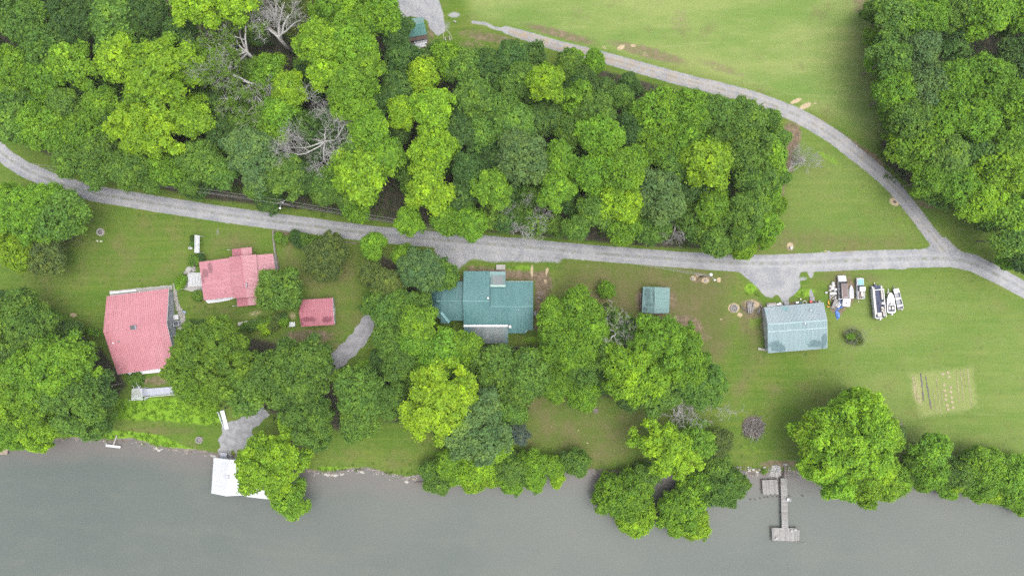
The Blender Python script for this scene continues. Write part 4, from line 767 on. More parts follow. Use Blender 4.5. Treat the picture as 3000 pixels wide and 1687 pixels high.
protos('feather', 4.0, (81, 82)); protos('feather', 6.0, (85,)); protos('bush', 1.6, (91, 92, 93)); protos('cone', 2.6, (95,))
tk = MB(); tk.tube([(0, 0, -.08), (0, 0, .02), (.04, 0, .3), (-.03, .03, .62), (0, 0, 1.0)], [1.7, 1.15, .95, .8, .6], 8); TRUNK = tk.mesh('trunk', BARK)
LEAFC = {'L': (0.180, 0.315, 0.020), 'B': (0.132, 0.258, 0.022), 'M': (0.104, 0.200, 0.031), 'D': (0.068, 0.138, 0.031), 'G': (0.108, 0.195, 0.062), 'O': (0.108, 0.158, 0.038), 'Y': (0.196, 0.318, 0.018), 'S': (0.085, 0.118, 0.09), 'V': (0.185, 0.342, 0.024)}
TONE = {'L': 'lime green', 'B': 'bright green', 'M': 'mid green', 'D': 'dark green', 'G': 'grey-green', 'O': 'olive green', 'Y': 'yellow-green', 'S': 'blue-grey', 'V': 'vivid green'}
kcount = {}
def tree(vx, vy, rv, tone, style='round', h=None, label=None, group=None, name='tree', cat='tree', flat=1.0, bare=False):
    """vx, vy, rv: crown centre and radius in the 2576-wide view"""
    r0 = rv * KV; h = h or min(21, 7.5 + 1.25 * r0) ; zmid = max(.5, h - r0 * .55 * flat); p0 = GV(vx, vy); p = PV(vx, vy, p0.z + zmid); r = r0 * (CAM_H - zmid) / CAM_H
    R, ms = min(PROTO[style], key=lambda q: abs(math.log(q[0] / r))); k = kcount.get((style, R), rnd.randrange(9)); kcount[(style, R)] = k + 1; cm, bm = ms[k % len(ms)]
    s = r / R; zb = gz(p.x, p.y); zb = max(zb, -2.4); root = thing(name, label, cat, (p.x, p.y, zb), group); rz = rnd.uniform(0, 6.28)
    zc = zmid
    for nm, me in (('crown', cm), ('branches', bm)):
        o = bpy.data.objects.new(nm, me); COL.objects.link(o); o.parent = root; o.location = (0, 0, zc); o.scale = (s, s, s * flat); o.rotation_euler = (0, 0, rz)
        if nm == 'crown':
            c = LEAFC[tone] if isinstance(tone, str) else tone; v = rnd.uniform(.88, 1.13); w = rnd.uniform(-.05, .05); o.color = (c[0] * v * (1 + w), c[1] * v, c[2] * v * (1 - w), 1)
    o = bpy.data.objects.new('trunk', TRUNK); COL.objects.link(o); o.parent = root; tr_ = max(.08, .035 * r); o.scale = (tr_, tr_, max(.3, zc - r * .4 * flat))
    root['_v'] = (vx, vy); return root
# ------------------------------------------------------------------ which tree stands where (view pixels, radius, tone, habit, height, own label)
T_ = []
mixr = random.Random(19)
def tr(x, y, r, tone, style='round', h=None, label=None, flat=1.0):
    if style == 'round' and not label and r > 40: style = mixr.choice(['round', 'round', 'open', 'open', 'feather'])
    if tone == 'M' and not label and mixr.random() < (.55 if x > 2190 and y < 700 else .3): tone = 'B'
    if not label and y > 1140 and 1080 < x < 1480: r *= .85
    T_.append((x, y, r, tone, style, h, label, flat))
# wood above the lane, upper left
for a in [(55, 55, 68, 'M'), (30, 190, 66, 'M'), (118, 122, 60, 'M'), (190, 58, 68, 'D'), (290, 58, 66, 'M'), (372, 48, 60, 'D'), (125, 205, 52, 'M'), (300, 118, 56, 'M'), (455, 90, 46, 'D'),
          (104, 318, 62, 'B'), (38, 305, 58, 'M'), (40, 252, 52, 'M'), (170, 262, 50, 'M'), (222, 330, 56, 'M'), (150, 348, 48, 'B', 'open'), (262, 392, 54, 'M', 'feather'), (336, 424, 56, 'M', 'feather'), (425, 424, 48, 'M', 'feather'), (505, 405, 56, 'M'),
          (562, 326, 46, 'D'), (532, 268, 42, 'D'), (560, 436, 44, 'M'), (648, 466, 36, 'M', 'feather'), (722, 442, 54, 'M'), (764, 452, 42, 'D'), (826, 456, 48, 'M'), (686, 196, 56, 'M', 'round', 11), (640, 268, 48, 'M', 'round', 10), (760, 318, 42, 'D'), (620, 310, 48, 'M'), (690, 320, 50, 'M'), (476, 210, 40, 'D'),
          (1000, 82, 44, 'D'), (1012, 145, 42, 'D'), (1000, 225, 48, 'D'), (955, 255, 40, 'D'), (965, 400, 56, 'M'), (900, 400, 54, 'M'), (1004, 330, 32, 'D'), (176, 405, 44, 'M', 'feather'), (240, 440, 36, 'M', 'feather'),
          (380, 456, 28, 'M', 'feather'), (470, 462, 30, 'M', 'feather'), (876, 492, 36, 'M'), (816, 488, 32, 'M', 'feather'), (300, 300, 50, 'D'), (520, 150, 50, 'M'), (860, 300, 44, 'D')]: tr(*a)
tr(198, 160, 66, 'B', 'open', None, 'bright green tree with a gappy crown, up and left of the huge lime tree')
tr(425, 205, 104, 'L', 'open', 20, 'huge lime green tree, largest of the wood at upper left')
tr(385, 330, 92, 'L', 'open', 18, 'lime green tree, lower half of the huge lime clump at upper left')
tr(310, 150, 62, 'L', 'open', 18, 'lime green tree, upper left lobe of the huge lime clump')
tr(488, 300, 54, 'L', 'open', 16, 'lime green tree on the right flank of the huge lime clump')
tr(262, 262, 46, 'B', 'open', 15, 'small bright green tree on the left flank of the huge lime clump')
tr(505, 22, 66, 'L', 'open', 19, 'lime green tree at the top edge, up and left of the vine-hung dead trees')
tr(600, 2, 56, 'L', 'open', 18, 'lime green tree at the top edge behind the vine-hung dead trees')
tr(752, 40, 58, 'O', 'feather', 11, 'feathery olive brown thicket of bamboo at the top edge')
tr(826, 62, 40, 'O', 'feather', 11, 'smaller feathery olive bamboo clump beside the big bamboo thicket')
tr(868, 48, 78, 'B', 'round', 18, 'broad bright green tree at the top edge, left of the gravel pad')
tr(956, 30, 58, 'B', 'round', 17, 'bright green tree leaning over the gravel pad at the top edge')
tr(884, 112, 60, 'B', 'round', 18, 'bright green tree below the broad one at the top edge')
tr(800, 112, 58, 'L', 'open', 19, 'tall lime green tree between the bamboo and the bright green row')
tr(830, 185, 52, 'L', 'open', 17, 'lime green tree just below the tall lime one near the bamboo')
tr(925, 168, 50, 'B', 'open', 17, 'bright green tree left of the shaded green shed')
tr(885, 240, 66, 'B', 'round', 19, 'rounded bright green tree above and right of the bleached dead tree')
tr(936, 330, 60, 'B', 'round', 17, 'bright green tree just right of the bleached dead tree')
tr(732, 225, 44, 'L', 'open', 16, 'small lime green tree right of the vine-hung dead trees')
tr(700, 285, 46, 'B', 'open', 15, 'bright green tree with bare twigs in its top, below the dead limbs')
tr(640, 400, 78, 'G', 'round', 16, 'round grey-green tree left of and below the bleached dead tree')
tr(905, 440, 74, 'L', 'open', 16, 'lime green tree below the bleached dead tree, close to the lane')
tr(900, 505, 50, 'B', 'feather', 11, 'bright green tree hanging over the lane right of the utility pole')
# the two wooded lots in the middle
for a in [(1170, 178, 52, 'M'), (1232, 172, 48, 'D'), (1202, 250, 58, 'M'), (1152, 330, 52, 'D'), (1290, 150, 46, 'D'), (1302, 212, 54, 'M'), (1262, 272, 48, 'M'), (1290, 322, 56, 'M'), (1342, 142, 36, 'D'), (1430, 165, 36, 'M'), (1182, 432, 48, 'D'), (1170, 490, 42, 'D'), (1212, 332, 46, 'M'),
          (1342, 488, 40, 'M', 'round', 9), (1182, 560, 44, 'M', 'feather'), (1122, 552, 40, 'M', 'feather'), (1394, 567, 32, 'M', 'round', 7), (1244, 545, 40, 'M', 'round', 9), (1030, 560, 36, 'M', 'feather'), (1500, 292, 54, 'M'), (1582, 335, 48, 'D'), (1642, 362, 58, 'M'), (1722, 352, 52, 'M'), (1502, 525, 48, 'M'), (1636, 568, 50, 'M', 'round', 10), (1812, 352, 46, 'M'),
          (1742, 472, 44, 'D'), (1768, 574, 42, 'M', 'round', 9), (1800, 610, 38, 'M', 'feather'), (1872, 300, 54, 'M'), (1880, 382, 64, 'M'), (1905, 455, 56, 'M'), (1932, 400, 48, 'M'), (1880, 530, 58, 'M'), (1922, 560, 42, 'M', 'feather'), (1930, 486, 38, 'M', 'feather'), (1560, 250, 36, 'M', 'feather'), (1450, 250, 44, 'M'), (1370, 300, 44, 'D'), (1440, 330, 46, 'M'), (1250, 400, 44, 'D'), (1450, 570, 36, 'M', 'feather'), (1700, 420, 50, 'M'), (1860, 590, 40, 'M', 'feather')]: tr(*a)
tr(1128, 150, 46, 'B', 'feather', 12, 'bright green tree just below the deck of the shaded green shed')
tr(1062, 200, 46, 'Y', 'open', 13, 'yellow-green tree below and left of the shaded green shed')
tr(1086, 275, 54, 'L', 'open', 17, 'lime green tree, upper one of the lime row along the left of the wooded lots')
tr(1012, 285, 40, 'L', 'open', 15, 'lime green tree poking out left of the lime row')
tr(1088, 378, 62, 'L', 'round', 17, 'rounded lime green tree, middle of the lime row along the wooded lots')
tr(1076, 478, 66, 'L', 'open', 15, 'lime green tree, lowest of the lime row, above the lane')
tr(1376, 216, 50, 'L', 'open', 17, 'lone lime green tree near the top of the wooded lots')
tr(1492, 160, 32, 'B', 'feather', 8, 'small bright green tree at the edge of the farm track, right of its twin')
tr(1442, 146, 26, 'B', 'feather', 8, 'small bright green tree at the edge of the farm track, left of its twin')
tr(1318, 398, 68, 'G', 'round', 18, 'large grey-green tree in the middle of the left wooded lot')
tr(1242, 480, 52, 'B', 'open', 15, 'bright green tree up and left of the bare grey tree by the lane')
tr(1406, 402, 46, 'B', 'open', 16, 'bright green tree right of the large grey-green one')
tr(1402, 480, 52, 'B', 'open', 16, 'bright green tree above and right of the bare grey tree by the lane')
tr(1512, 345, 58, 'B', 'round', 17, 'bright green tree at the upper left of the right wooded lot')
tr(1496, 432, 58, 'B', 'round', 16, 'bright green tree at the left side of the right wooded lot')
tr(1652, 290, 66, 'B', 'round', 15, 'broad bright green tree near the track in the right wooded lot')
tr(1728, 280, 58, 'B', 'round', 15, 'bright green tree near the track, right of the broad one')
tr(1792, 290, 54, 'M', 'round', 14, 'mid green tree near the track at the corner of the right wooded lot')
tr(1572, 435, 64, 'B', 'round', 18, 'bright green tree in the middle of the right wooded lot')
tr(1562, 505, 62, 'L', 'round', 16, 'lime green tree low in the middle of the right wooded lot')
tr(1568, 565, 50, 'B', 'round', 12, 'bright green tree by the lane below the lime one of the right lot')
tr(1660, 495, 68, 'G', 'round', 16, 'grey-green tree in the right wooded lot, up from the lane')
tr(1780, 420, 66, 'L', 'open', 17, 'lime green tree at the right side of the right wooded lot')
tr(1792, 520, 46, 'B', 'open', 13, 'bright green tree below the lime one at the right side of the lot')
tr(1868, 622, 34, 'L', 'feather', 7, 'low lime green tree at the lane, right end of the wooded lots')
tr(1938, 300, 26, 'M', 'bush', 3, 'shrub beside the track at the right end of the wooded lots')
# wood at upper right
for a in [(2242, 58, 58, 'M'), (2322, 40, 64, 'M'), (2402, 30, 58, 'M'), (2232, 150, 56, 'M'), (2312, 128, 58, 'G'), (2252, 232, 54, 'M'), (2332, 220, 58, 'G'), (2292, 302, 54, 'M'), (2372, 300, 58, 'M'), (2372, 402, 56, 'M'), (2442, 382, 46, 'D'), (2552, 532, 58, 'M'), (2540, 600, 48, 'M'), (2572, 655, 40, 'D'), (2560, 140, 54, 'D'),
          (2400, 120, 44, 'D'), (2470, 330, 44, 'M'), (2500, 545, 38, 'M'), (2280, 10, 46, 'M'), (2560, 440, 50, 'M')]: tr(*a)
for a in [(2196, 30, 30, 'M'), (2200, 95, 30, 'B'), (2208, 160, 32, 'M'), (2226, 225, 32, 'M'), (2242, 282, 32, 'B'), (2244, 330, 28, 'M'), (2480, 556, 30, 'M'), (2530, 650, 28, 'M'), (1956, 350, 30, 'M'), (1950, 520, 28, 'B'), (1925, 600, 26, 'M'), (1960, 440, 28, 'M')]: tr(a[0], a[1], a[2], a[3], 'feather', 5.5)
tr(2482, 40, 66, 'B', 'round', 17, 'bright green tree at the top edge of the upper right wood')
tr(2562, 20, 56, 'B', 'round', 16, 'bright green tree in the top right corner')
tr(2402, 205, 56, 'B', 'round', 16, 'bright green tree below the dark gap in the upper right wood')
tr(2480, 215, 66, 'B', 'round', 17, 'broad bright green tree right of and below the dark gap')
tr(2552, 262, 66, 'B', 'round', 17, 'bright green tree at the right edge below the dark gap')
tr(2450, 300, 60, 'B', 'round', 16, 'bright green tree in the middle of the upper right wood')
tr(2532, 352, 58, 'B', 'open', 15, 'bright green tree at the right edge, third one below the dark gap')
tr(2300, 372, 66, 'B', 'round', 12, 'dense bright green tree jutting from the wood towards the farm track')
tr(2520, 432, 66, 'L', 'round', 15, 'lime green tree at the right edge of the wood above the lane')
tr(2338, 452, 48, 'B', 'round', 13, 'bright green tree over the farm track below the dense jutting one')
tr(2408, 466, 52, 'B', 'round', 14, 'bright green tree above the bare soil patch by the farm track')
tr(2470, 500, 58, 'L', 'round', 14, 'lime green tree right of the bare soil patch by the farm track')
# left side, lawns
tr(88, 536, 80, 'B', 'round', 15, 'broad bright green tree on the lawn at the left edge, under the lane')
tr(158, 542, 66, 'M', 'round', 14, 'mid green tree joined to the broad one on the left lawn')
tr(22, 500, 44, 'B', 'feather', 11, 'bright green tree at the left edge just under the lane')
tr(34, 622, 60, 'Y', 'round', 11, 'glowing yellow-green tree at the left edge of the lawn')
tr(116, 640, 54, 'O', 'round', 9, 'dark glossy magnolia with pale flecks on the left lawn', 0.9)
tr(62, 815, 84, 'M', 'round', 14, 'mid green tree at the left edge, left of the large pink roof')
tr(14, 880, 56, 'D', 'round', 12, 'dark green tree at the left edge below the mid green one')
tr(132, 925, 98, 'B', 'round', 17, 'big bright green tree left of the large pink roof')
tr(190, 1010, 88, 'M', 'round', 16, 'mid green tree below the big bright one, towards the river')
tr(246, 978, 50, 'D', 'feather', 12, 'dark green tree against the corner of the large pink roof')
tr(60, 1000, 82, 'B', 'round', 15, 'bright green tree at the left edge near the river')
tr(104, 1065, 62, 'L', 'feather', 9, 'lime green tree leaning to the river at lower left')
tr(22, 1085, 56, 'B', 'feather', 9, 'bright green tree over the tan dock at the left edge')
tr(226, 1045, 58, 'M', 'feather', 10, 'mid green tree on the bank, left of the bright weeds')
tr(0, 745, 14, 'D', 'bush', 2, 'dark shrub at the left edge above the mid green tree')
tr(545, 905, 110, (0.115, 0.205, 0.022), 'round', 16, 'big yellowish green tree covering the right end of the large pink roof')
tr(505, 960, 70, 'B', 'round', 14, 'bright green tree between the yellowish tree and the white boardwalk')
tr(732, 935, 98, 'M', 'round', 16, 'big mid green tree below the pink shed')
tr(640, 975, 70, 'M', 'round', 14, 'mid green tree between the yellowish tree and the one below the shed')
tr(703, 727, 60, 'M', 'round', 10, 'round mid green tree against the small pink roof')
tr(822, 648, 58, (0.085, 0.130, 0.034), 'feather', 9, 'olive cedar with a brown dead patch on the lawn above the pink shed')
tr(772, 1050, 76, 'M', 'round', 13, 'mid green tree right of the boat ramp')
tr(905, 985, 66, 'M', 'round', 14, 'mid green tree below the old asphalt drive')
tr(986, 1010, 46, 'M', 'round', 13, 'mid green tree between the asphalt drive and the yellow-green giant')
tr(900, 1055, 54, 'M', 'round', 12, 'mid green tree above the lawn right of the boathouse tree')
tr(690, 1160, 92, 'L', 'open', 13, 'lime green tree leaning over the boathouse roof')
tr(735, 1248, 52, 'B', 'open', 8, 'bright green limb tree reaching over the water right of the boathouse')
# around the teal house
tr(1062, 680, 60, 'G', 'feather', 10, 'pale grey-green tree at the left of the teal house drive')
tr(1118, 692, 38, 'M', 'feather', 8, 'mid green tree touching the pointed corner of the teal roof')
tr(940, 618, 34, 'B', 'feather', 7, 'bright green tree hanging on the lane edge above the hedge line')
tr(1012, 640, 28, 'B', 'round', 7, 'small bright green tree left of the pale grey-green one')
tr(936, 690, 34, 'O', 'feather', 7, 'olive green tree along the boundary left of the teal house')
tr(975, 715, 40, 'O', 'feather', 8, 'second olive green tree along the boundary left of the teal house')
tr(945, 765, 36, 'M', 'feather', 8, 'mid green tree over the upper end of the asphalt drive')
tr(985, 790, 48, 'M', 'round', 11, 'mid green tree between the asphalt drive and the teal wing')
tr(1032, 770, 50, 'M', 'feather', 10, 'mid green tree left of the eight sided wing')
tr(1056, 810, 50, 'B', 'open', 14, 'bright green tree over the lower left corner of the teal wing')
tr(1040, 855, 44, 'B', 'open', 13, 'bright green tree below the one over the teal wing')
tr(985, 860, 48, 'M', 'round', 12, 'mid green tree right of the lower asphalt drive')
tr(1105, 900, 66, 'B', 'round', 13, 'bright green tree below the teal wing')
tr(1010, 915, 50, 'M', 'round', 13, 'mid green tree left of the one below the teal wing')
tr(1165, 880, 48, 'B', 'feather', 11, 'bright green tree at the lower left corner of the south porch')
tr(1108, 1010, 98, 'Y', 'open', 18, 'giant yellow-green tree between the teal house and the river')
tr(1192, 1065, 98, 'G', 'round', 16, 'broad grey-green tree right of the giant yellow-green one')
tr(1297, 1088, 34, 'S', 'cone', 10, 'blue-grey conifer standing on the lawn edge')
tr(1245, 925, 60, 'M', 'round', 12, 'mid green tree straight below the south porch')
tr(1330, 940, 62, 'M', 'round', 13, 'mid green tree below the right end of the teal house')
tr(1425, 870, 74, 'B', 'round', 13, 'bright green tree right of the teal house, lower one')
tr(1462, 775, 54, 'B', 'feather', 12, 'bright green tree above the lower one right of the teal house')
tr(1402, 800, 50, 'B', 'feather', 11, 'bright green tree touching the right wall of the teal house')
tr(1478, 825, 52, 'B', 'feather', 12, 'bright green tree between the teal house and the bare twiggy tree')
tr(1392, 960, 46, 'B', 'round', 11, 'bright green tree above the strip of lawn in the middle')
tr(1290, 985, 44, 'M', 'round', 11, 'mid green tree right of the broad grey-green one')
tr(1462, 985, 46, 'B', 'feather', 8, 'bright green tree above the lawn with the small fire ring')
tr(1460, 920, 50, 'M', 'round', 11, 'mid green tree left of the lime clump in the right lot')
tr(1246, 1118, 44, 'L', 'feather', 8, 'lime green shrub tree under the broad grey-green one')
tr(1526, 730, 22, 'B', 'bush', 3.2, 'lone bright green bush on the lawn left of the small green shed')
# right lot
tr(1662, 868, 82, 'B', 'round', 15, 'broad bright green tree below the small green shed')
tr(1602, 935, 86, 'L', 'round', 15, 'lime green tree right of the mid lot dead trees')
tr(1722, 905, 76, 'B', 'round', 14, 'bright green tree right of the broad one below the small shed')
tr(1758, 965, 66, 'M', 'feather', 12, 'mid green half bare tree with grey limbs showing')
tr(1655, 985, 60, 'M', 'round', 12, 'mid green tree above the fan of bare grey branches')
tr(1540, 900, 50, 'M', 'round', 11, 'mid green tree under the bare twiggy tree')
tr(1672, 1125, 82, 'L', 'open', 12, 'lime green tree below the fan of bare grey branches')
tr(1745, 1110, 50, 'B', 'open', 9, 'bright green limb tree reaching right towards the brush pile')
tr(1808, 1112, 36, 'O', 'feather', 7, 'sparse olive tree at the right end of the lower lawn')
tr(1802, 1165, 34, 'M', 'feather', 6, 'mid green shrub tree on the bank below the sparse olive tree')
# river bank, middle and right
for a in [(1128, 1165, 44, 'B'), (1352, 1162, 42, 'B'), (1448, 1160, 42, 'M'), (1100, 1215, 38, 'M'), (1345, 1206, 36, 'B')]: tr(a[0], a[1], a[2], a[3], 'feather', 5.5)
for a in [(1150, 1198, 30, 'B'), (1240, 1160, 36, 'M'), (1238, 1200, 30, 'L'), (1318, 1160, 34, 'B'), (1322, 1200, 28, 'M'), (1396, 1172, 34, 'B'), (1402, 1206, 24, 'L'), (1624, 1196, 34, 'M'), (1760, 1218, 42, 'M'), (1852, 1216, 32, 'M'), (1080, 1180, 26, 'M'), (2300, 1166, 30, 'B'), (2322, 1208, 30, 'B'), (2378, 1226, 28, 'B'), (2505, 1165, 40, 'B'), (2576, 1222, 42, 'B'), (2490, 1235, 32, 'L'), (2560, 1268, 26, 'B'), (2430, 1160, 28, 'M'), (2282, 1190, 26, 'M')]: tr(a[0], a[1], a[2], a[3], 'feather', 4.8)
tr(1200, 1172, 50, 'L', 'feather', 6, 'lime green bank tree under the broad grey-green tree')
tr(1280, 1170, 42, 'M', 'feather', 6, 'mid green bank tree right of the lime one')
tr(1190, 1205, 36, 'L', 'feather', 5, 'lime green bank shrub hanging over the water')
tr(1285, 1208, 36, 'B', 'feather', 5, 'bright green bank shrub over the water below the conifer')
tr(1568, 1240, 72, 'B', 'feather', 8, 'bright green tree over the water left of the broken dock')
tr(1594, 1295, 50, 'L', 'feather', 7, 'lime green outer limb tree left of the broken dock')
tr(1708, 1275, 66, 'B', 'feather', 8, 'bright green tree over the water right of the broken dock')
tr(1738, 1308, 46, 'L', 'feather', 7, 'lime green outer limb tree right of the broken dock')
tr(1812, 1222, 56, 'M', 'feather', 6, 'mid green tree on the bank left of the square swim deck')
tr(2132, 1105, 120, 'V', 'round', 17, 'giant round bright green tree at the river, right of the long pier')
tr(2072, 1095, 70, 'L', 'round', 14, 'lime green left shoulder of the giant riverside tree clump')
tr(2200, 1095, 64, 'L', 'round', 14, 'lime green right shoulder of the giant riverside tree clump')
tr(2085, 1180, 78, 'V', 'round', 12, 'bright green tree below the giant, nearest the long pier')
tr(2175, 1190, 76, 'L', 'round', 12, 'lime green tree at the water below the giant one')
tr(2240, 1205, 44, 'B', 'feather', 7, 'bright green tree at the water, right end of the giant clump')
tr(2148, 1000, 24, 'M', 'bush', 4, 'small dark bush behind the top of the giant riverside tree')
tr(2252, 1090, 24, 'G', 'feather', 5, 'sparse grey-green sapling right of the giant riverside tree')
tr(2342, 1130, 46, 'B', 'open', 9, 'bright green tree on the bank below the garden plot')
tr(2338, 1185, 40, 'B', 'feather', 7, 'bright green tree at the water below the garden plot')
tr(2404, 1185, 42, 'M', 'feather', 6, 'mid green bank tree right of the bare broken limb')
tr(2470, 1165, 48, 'B', 'round', 8, 'rounded bright green bank tree towards the right edge')
tr(2544, 1190, 56, 'B', 'round', 8, 'bright green bank tree at the right edge')
tr(2452, 1215, 46, 'B', 'round', 7, 'bright green tree at the water, second from the right edge')
tr(2530, 1240, 38, 'B', 'round', 6, 'bright green tree farthest into the water at the right edge')
tr(2400, 1205, 36, 'L', 'feather', 5, 'lime green shrub at the water right of the bare broken limb')
# labels for the trees that have none: what they look like and which known thing they stand by
LM = [('the small dark dock', 1056, 1215), ('the middle lot lawn', 1340, 1090), ('the broken dock', 1636, 1310), ('the square swim deck', 1937, 1225), ('the bare broken limb', 2385, 1172), ('the lower right bank corner', 2560, 1220), ('the giant riverside tree', 2132, 1105), ('the huge lime tree', 425, 230), ('the bleached dead tree', 790, 350), ('the vine-hung dead trees', 590, 150), ('the round grey-green tree', 640, 400), ('the shaded green shed', 1048, 80), ('the lime row', 1080, 370), ('the large grey-green tree', 1318, 398),
      ('the bare lane tree', 1320, 540), ('the right lot broad tree', 1652, 290), ('the bend of the farm track', 1950, 265), ('the dark gap at upper right', 2450, 120), ('the dense jutting tree', 2285, 382), ('the utility pole', 715, 500), ('the lane at the left edge', 60, 430), ('the top left corner', 20, 20),
      ('the lone lime tree', 1376, 216), ('the right lot lime tree', 1780, 420), ('the bare soil patch', 2350, 520), ('the blue-grey conifer', 1297, 1088), ('the bamboo thicket', 752, 40), ('the twiggy lane tree', 1710, 565)]
seen = {}
def dirw(dx, dy):
    a = math.degrees(math.atan2(-dy, dx)) % 360
    return ['right of', 'upper right of', 'above', 'upper left of', 'left of', 'lower left of', 'below', 'lower right of'][int((a + 22.5) // 45) % 8]
ALLT = []
for (x, y, r, tone, style, h, label, flat) in T_:
    if not label:
        n_, lx, ly = min(LM, key=lambda q: math.hypot(q[0 + 1] - x, q[2] - y)); dd = math.hypot(lx - x, ly - y); size = 'small ' if r < 42 else ('large ' if r > 58 else ''); kind = 'feathery tree' if style == 'feather' else 'tree'
        label = f'{size}{TONE.get(tone, "green")} {kind} {dirw(x - lx, y - ly)} {n_}' if dd > 30 else f'{size}{TONE.get(tone, "green")} {kind} under {n_}'
        k = seen[label] = seen.get(label, 0) + 1
        if k > 1: label += [', next out', ', third out', ', fourth out', ', fifth out'][min(k - 2, 3)]
    for cut in ('feathery ', 'large ', 'small ', ' green', ' of the right lot'):
        if len(label.split()) > 16: label = label.replace(cut, '')
    ALLT.append((x, y, r)); tree(x, y, r, tone, style, h, label, None, 'shrub' if style == 'bush' else ('conifer' if style == 'cone' else 'tree'), 'shrub' if style == 'bush' else 'tree', flat)
# lower trees that close the woods between the tall crowns; nothing tells them apart
def inside(x, y, P):
    c = False; n = len(P)
    for i in range(n):
        a, b = P[i], P[(i + 1) % n]
        if (a[1] > y) != (b[1] > y) and x < (b[0] - a[0]) * (y - a[1]) / (b[1] - a[1]) + a[0]: c = not c
    return c
LM += [('the giant yellow-green tree', 1108, 1010), ('the broad grey-green tree', 1192, 1065), ('the teal house', 1230, 770), ('the big bright tree at the left', 132, 925), ('the large pink house', 350, 830), ('the small green shed', 1650, 755), ('the bare branch fan', 1728, 985), ('the right lot lime clump', 1602, 935), ('the top right corner', 2560, 20), ('the lane fork', 2350, 640)]
def place(x, y, what):
    n_, lx, ly = min(LM, key=lambda q: math.hypot(q[1] - x, q[2] - y)); dd = math.hypot(lx - x, ly - y); lab = f'{what} {dirw(x - lx, y - ly)} {n_}' if dd > 30 else f'{what} under {n_}'; k = seen[lab] = seen.get(lab, 0) + 1
    return lab + ['', ', next out', ', third out', ', fourth out', ', fifth out', ', sixth out'][min(k - 1, 5)]
WOODS = [('upper left wood', [(-60, -30), (985, -30), (990, 60), (1015, 150), (975, 250), (960, 400), (960, 540), (780, 520), (530, 492), (260, 440), (90, 370), (-60, 330)], 26), ('middle wood', [(1070, 130), (1250, 150), (1500, 190), (1790, 262), (1900, 310), (1930, 400), (1910, 560), (1830, 610), (1500, 580), (1000, 540), (1040, 300)], 30),
         ('upper right wood', [(2215, -30), (2630, -30), (2630, 700), (2560, 640), (2460, 520), (2340, 490), (2240, 400), (2270, 290)], 16), ('trees round the teal house', [(970, 660), (1060, 760), (1080, 860), (1180, 900), (1400, 900), (1400, 960), (1280, 1010), (1270, 1060), (980, 1060), (960, 900)], 9), ('left riverside trees', [(-40, 790), (100, 790), (230, 900), (290, 980), (240, 1040), (-40, 1080)], 6), ('trees of the right lot', [(1440, 850), (1540, 800), (1720, 860), (1790, 960), (1700, 1010), (1540, 1000), (1440, 980)], 7)]
for wname, poly, n in WOODS:
    xs = [p[0] for p in poly]; ys_ = [p[1] for p in poly]; put = 0; tries = 0
    while put < n and tries < 4000:
        tries += 1; x = rnd.uniform(min(xs), max(xs)); y = rnd.uniform(min(ys_), max(ys_)); r = rnd.uniform(30, 50)
        if not inside(x, y, poly): continue
        if any(math.hypot(x - q[0], y - q[1]) < q[2] * .62 + r * .25 for q in ALLT): 
            if tries < 2500: continue
        ALLT.append((x, y, r)); put += 1
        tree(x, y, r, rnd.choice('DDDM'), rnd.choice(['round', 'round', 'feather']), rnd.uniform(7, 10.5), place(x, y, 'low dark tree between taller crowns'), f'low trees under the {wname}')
# ------------------------------------------------------------------ dead and bare trees
def skeleton(g, start, direction, length, radius, depth, out, spread=.6, droop=0.0, kids=4, n=4, twig=.012):
    p = Vector(start); d = Vector(direction).normalized(); pts = [p.copy()]; rs = [radius]
    for i in range(n):
        d = (d + Vector((g.gauss(0, .2), g.gauss(0, .2), g.gauss(0, .12) - droop))).normalized(); p = p + d * (length / n); pts.append(p.copy()); rs.append(max(twig, radius * (1 - .75 * (i + 1) / n)))
    out.append((pts, rs, depth))
    if depth > 0:
        for k in range(kids):
            t_ = g.uniform(.3, 1.0); i = min(n - 1, int(t_ * n)); q = pts[i].lerp(pts[i + 1], t_ * n - i); dd = (pts[i + 1] - pts[i]).normalized(); ax = dd.orthogonal().normalized()
            ax.rotate(Matrix.Rotation(g.uniform(0, 6.28), 3, dd)); nd = (dd * (1 - spread) + ax * spread + Vector((0, 0, .08))).normalized()
            skeleton(g, q, nd, length * g.uniform(.4, .66), max(twig, rs[i] * .55), depth - 1, out, spread, droop, kids, max(2, n - 1), twig)
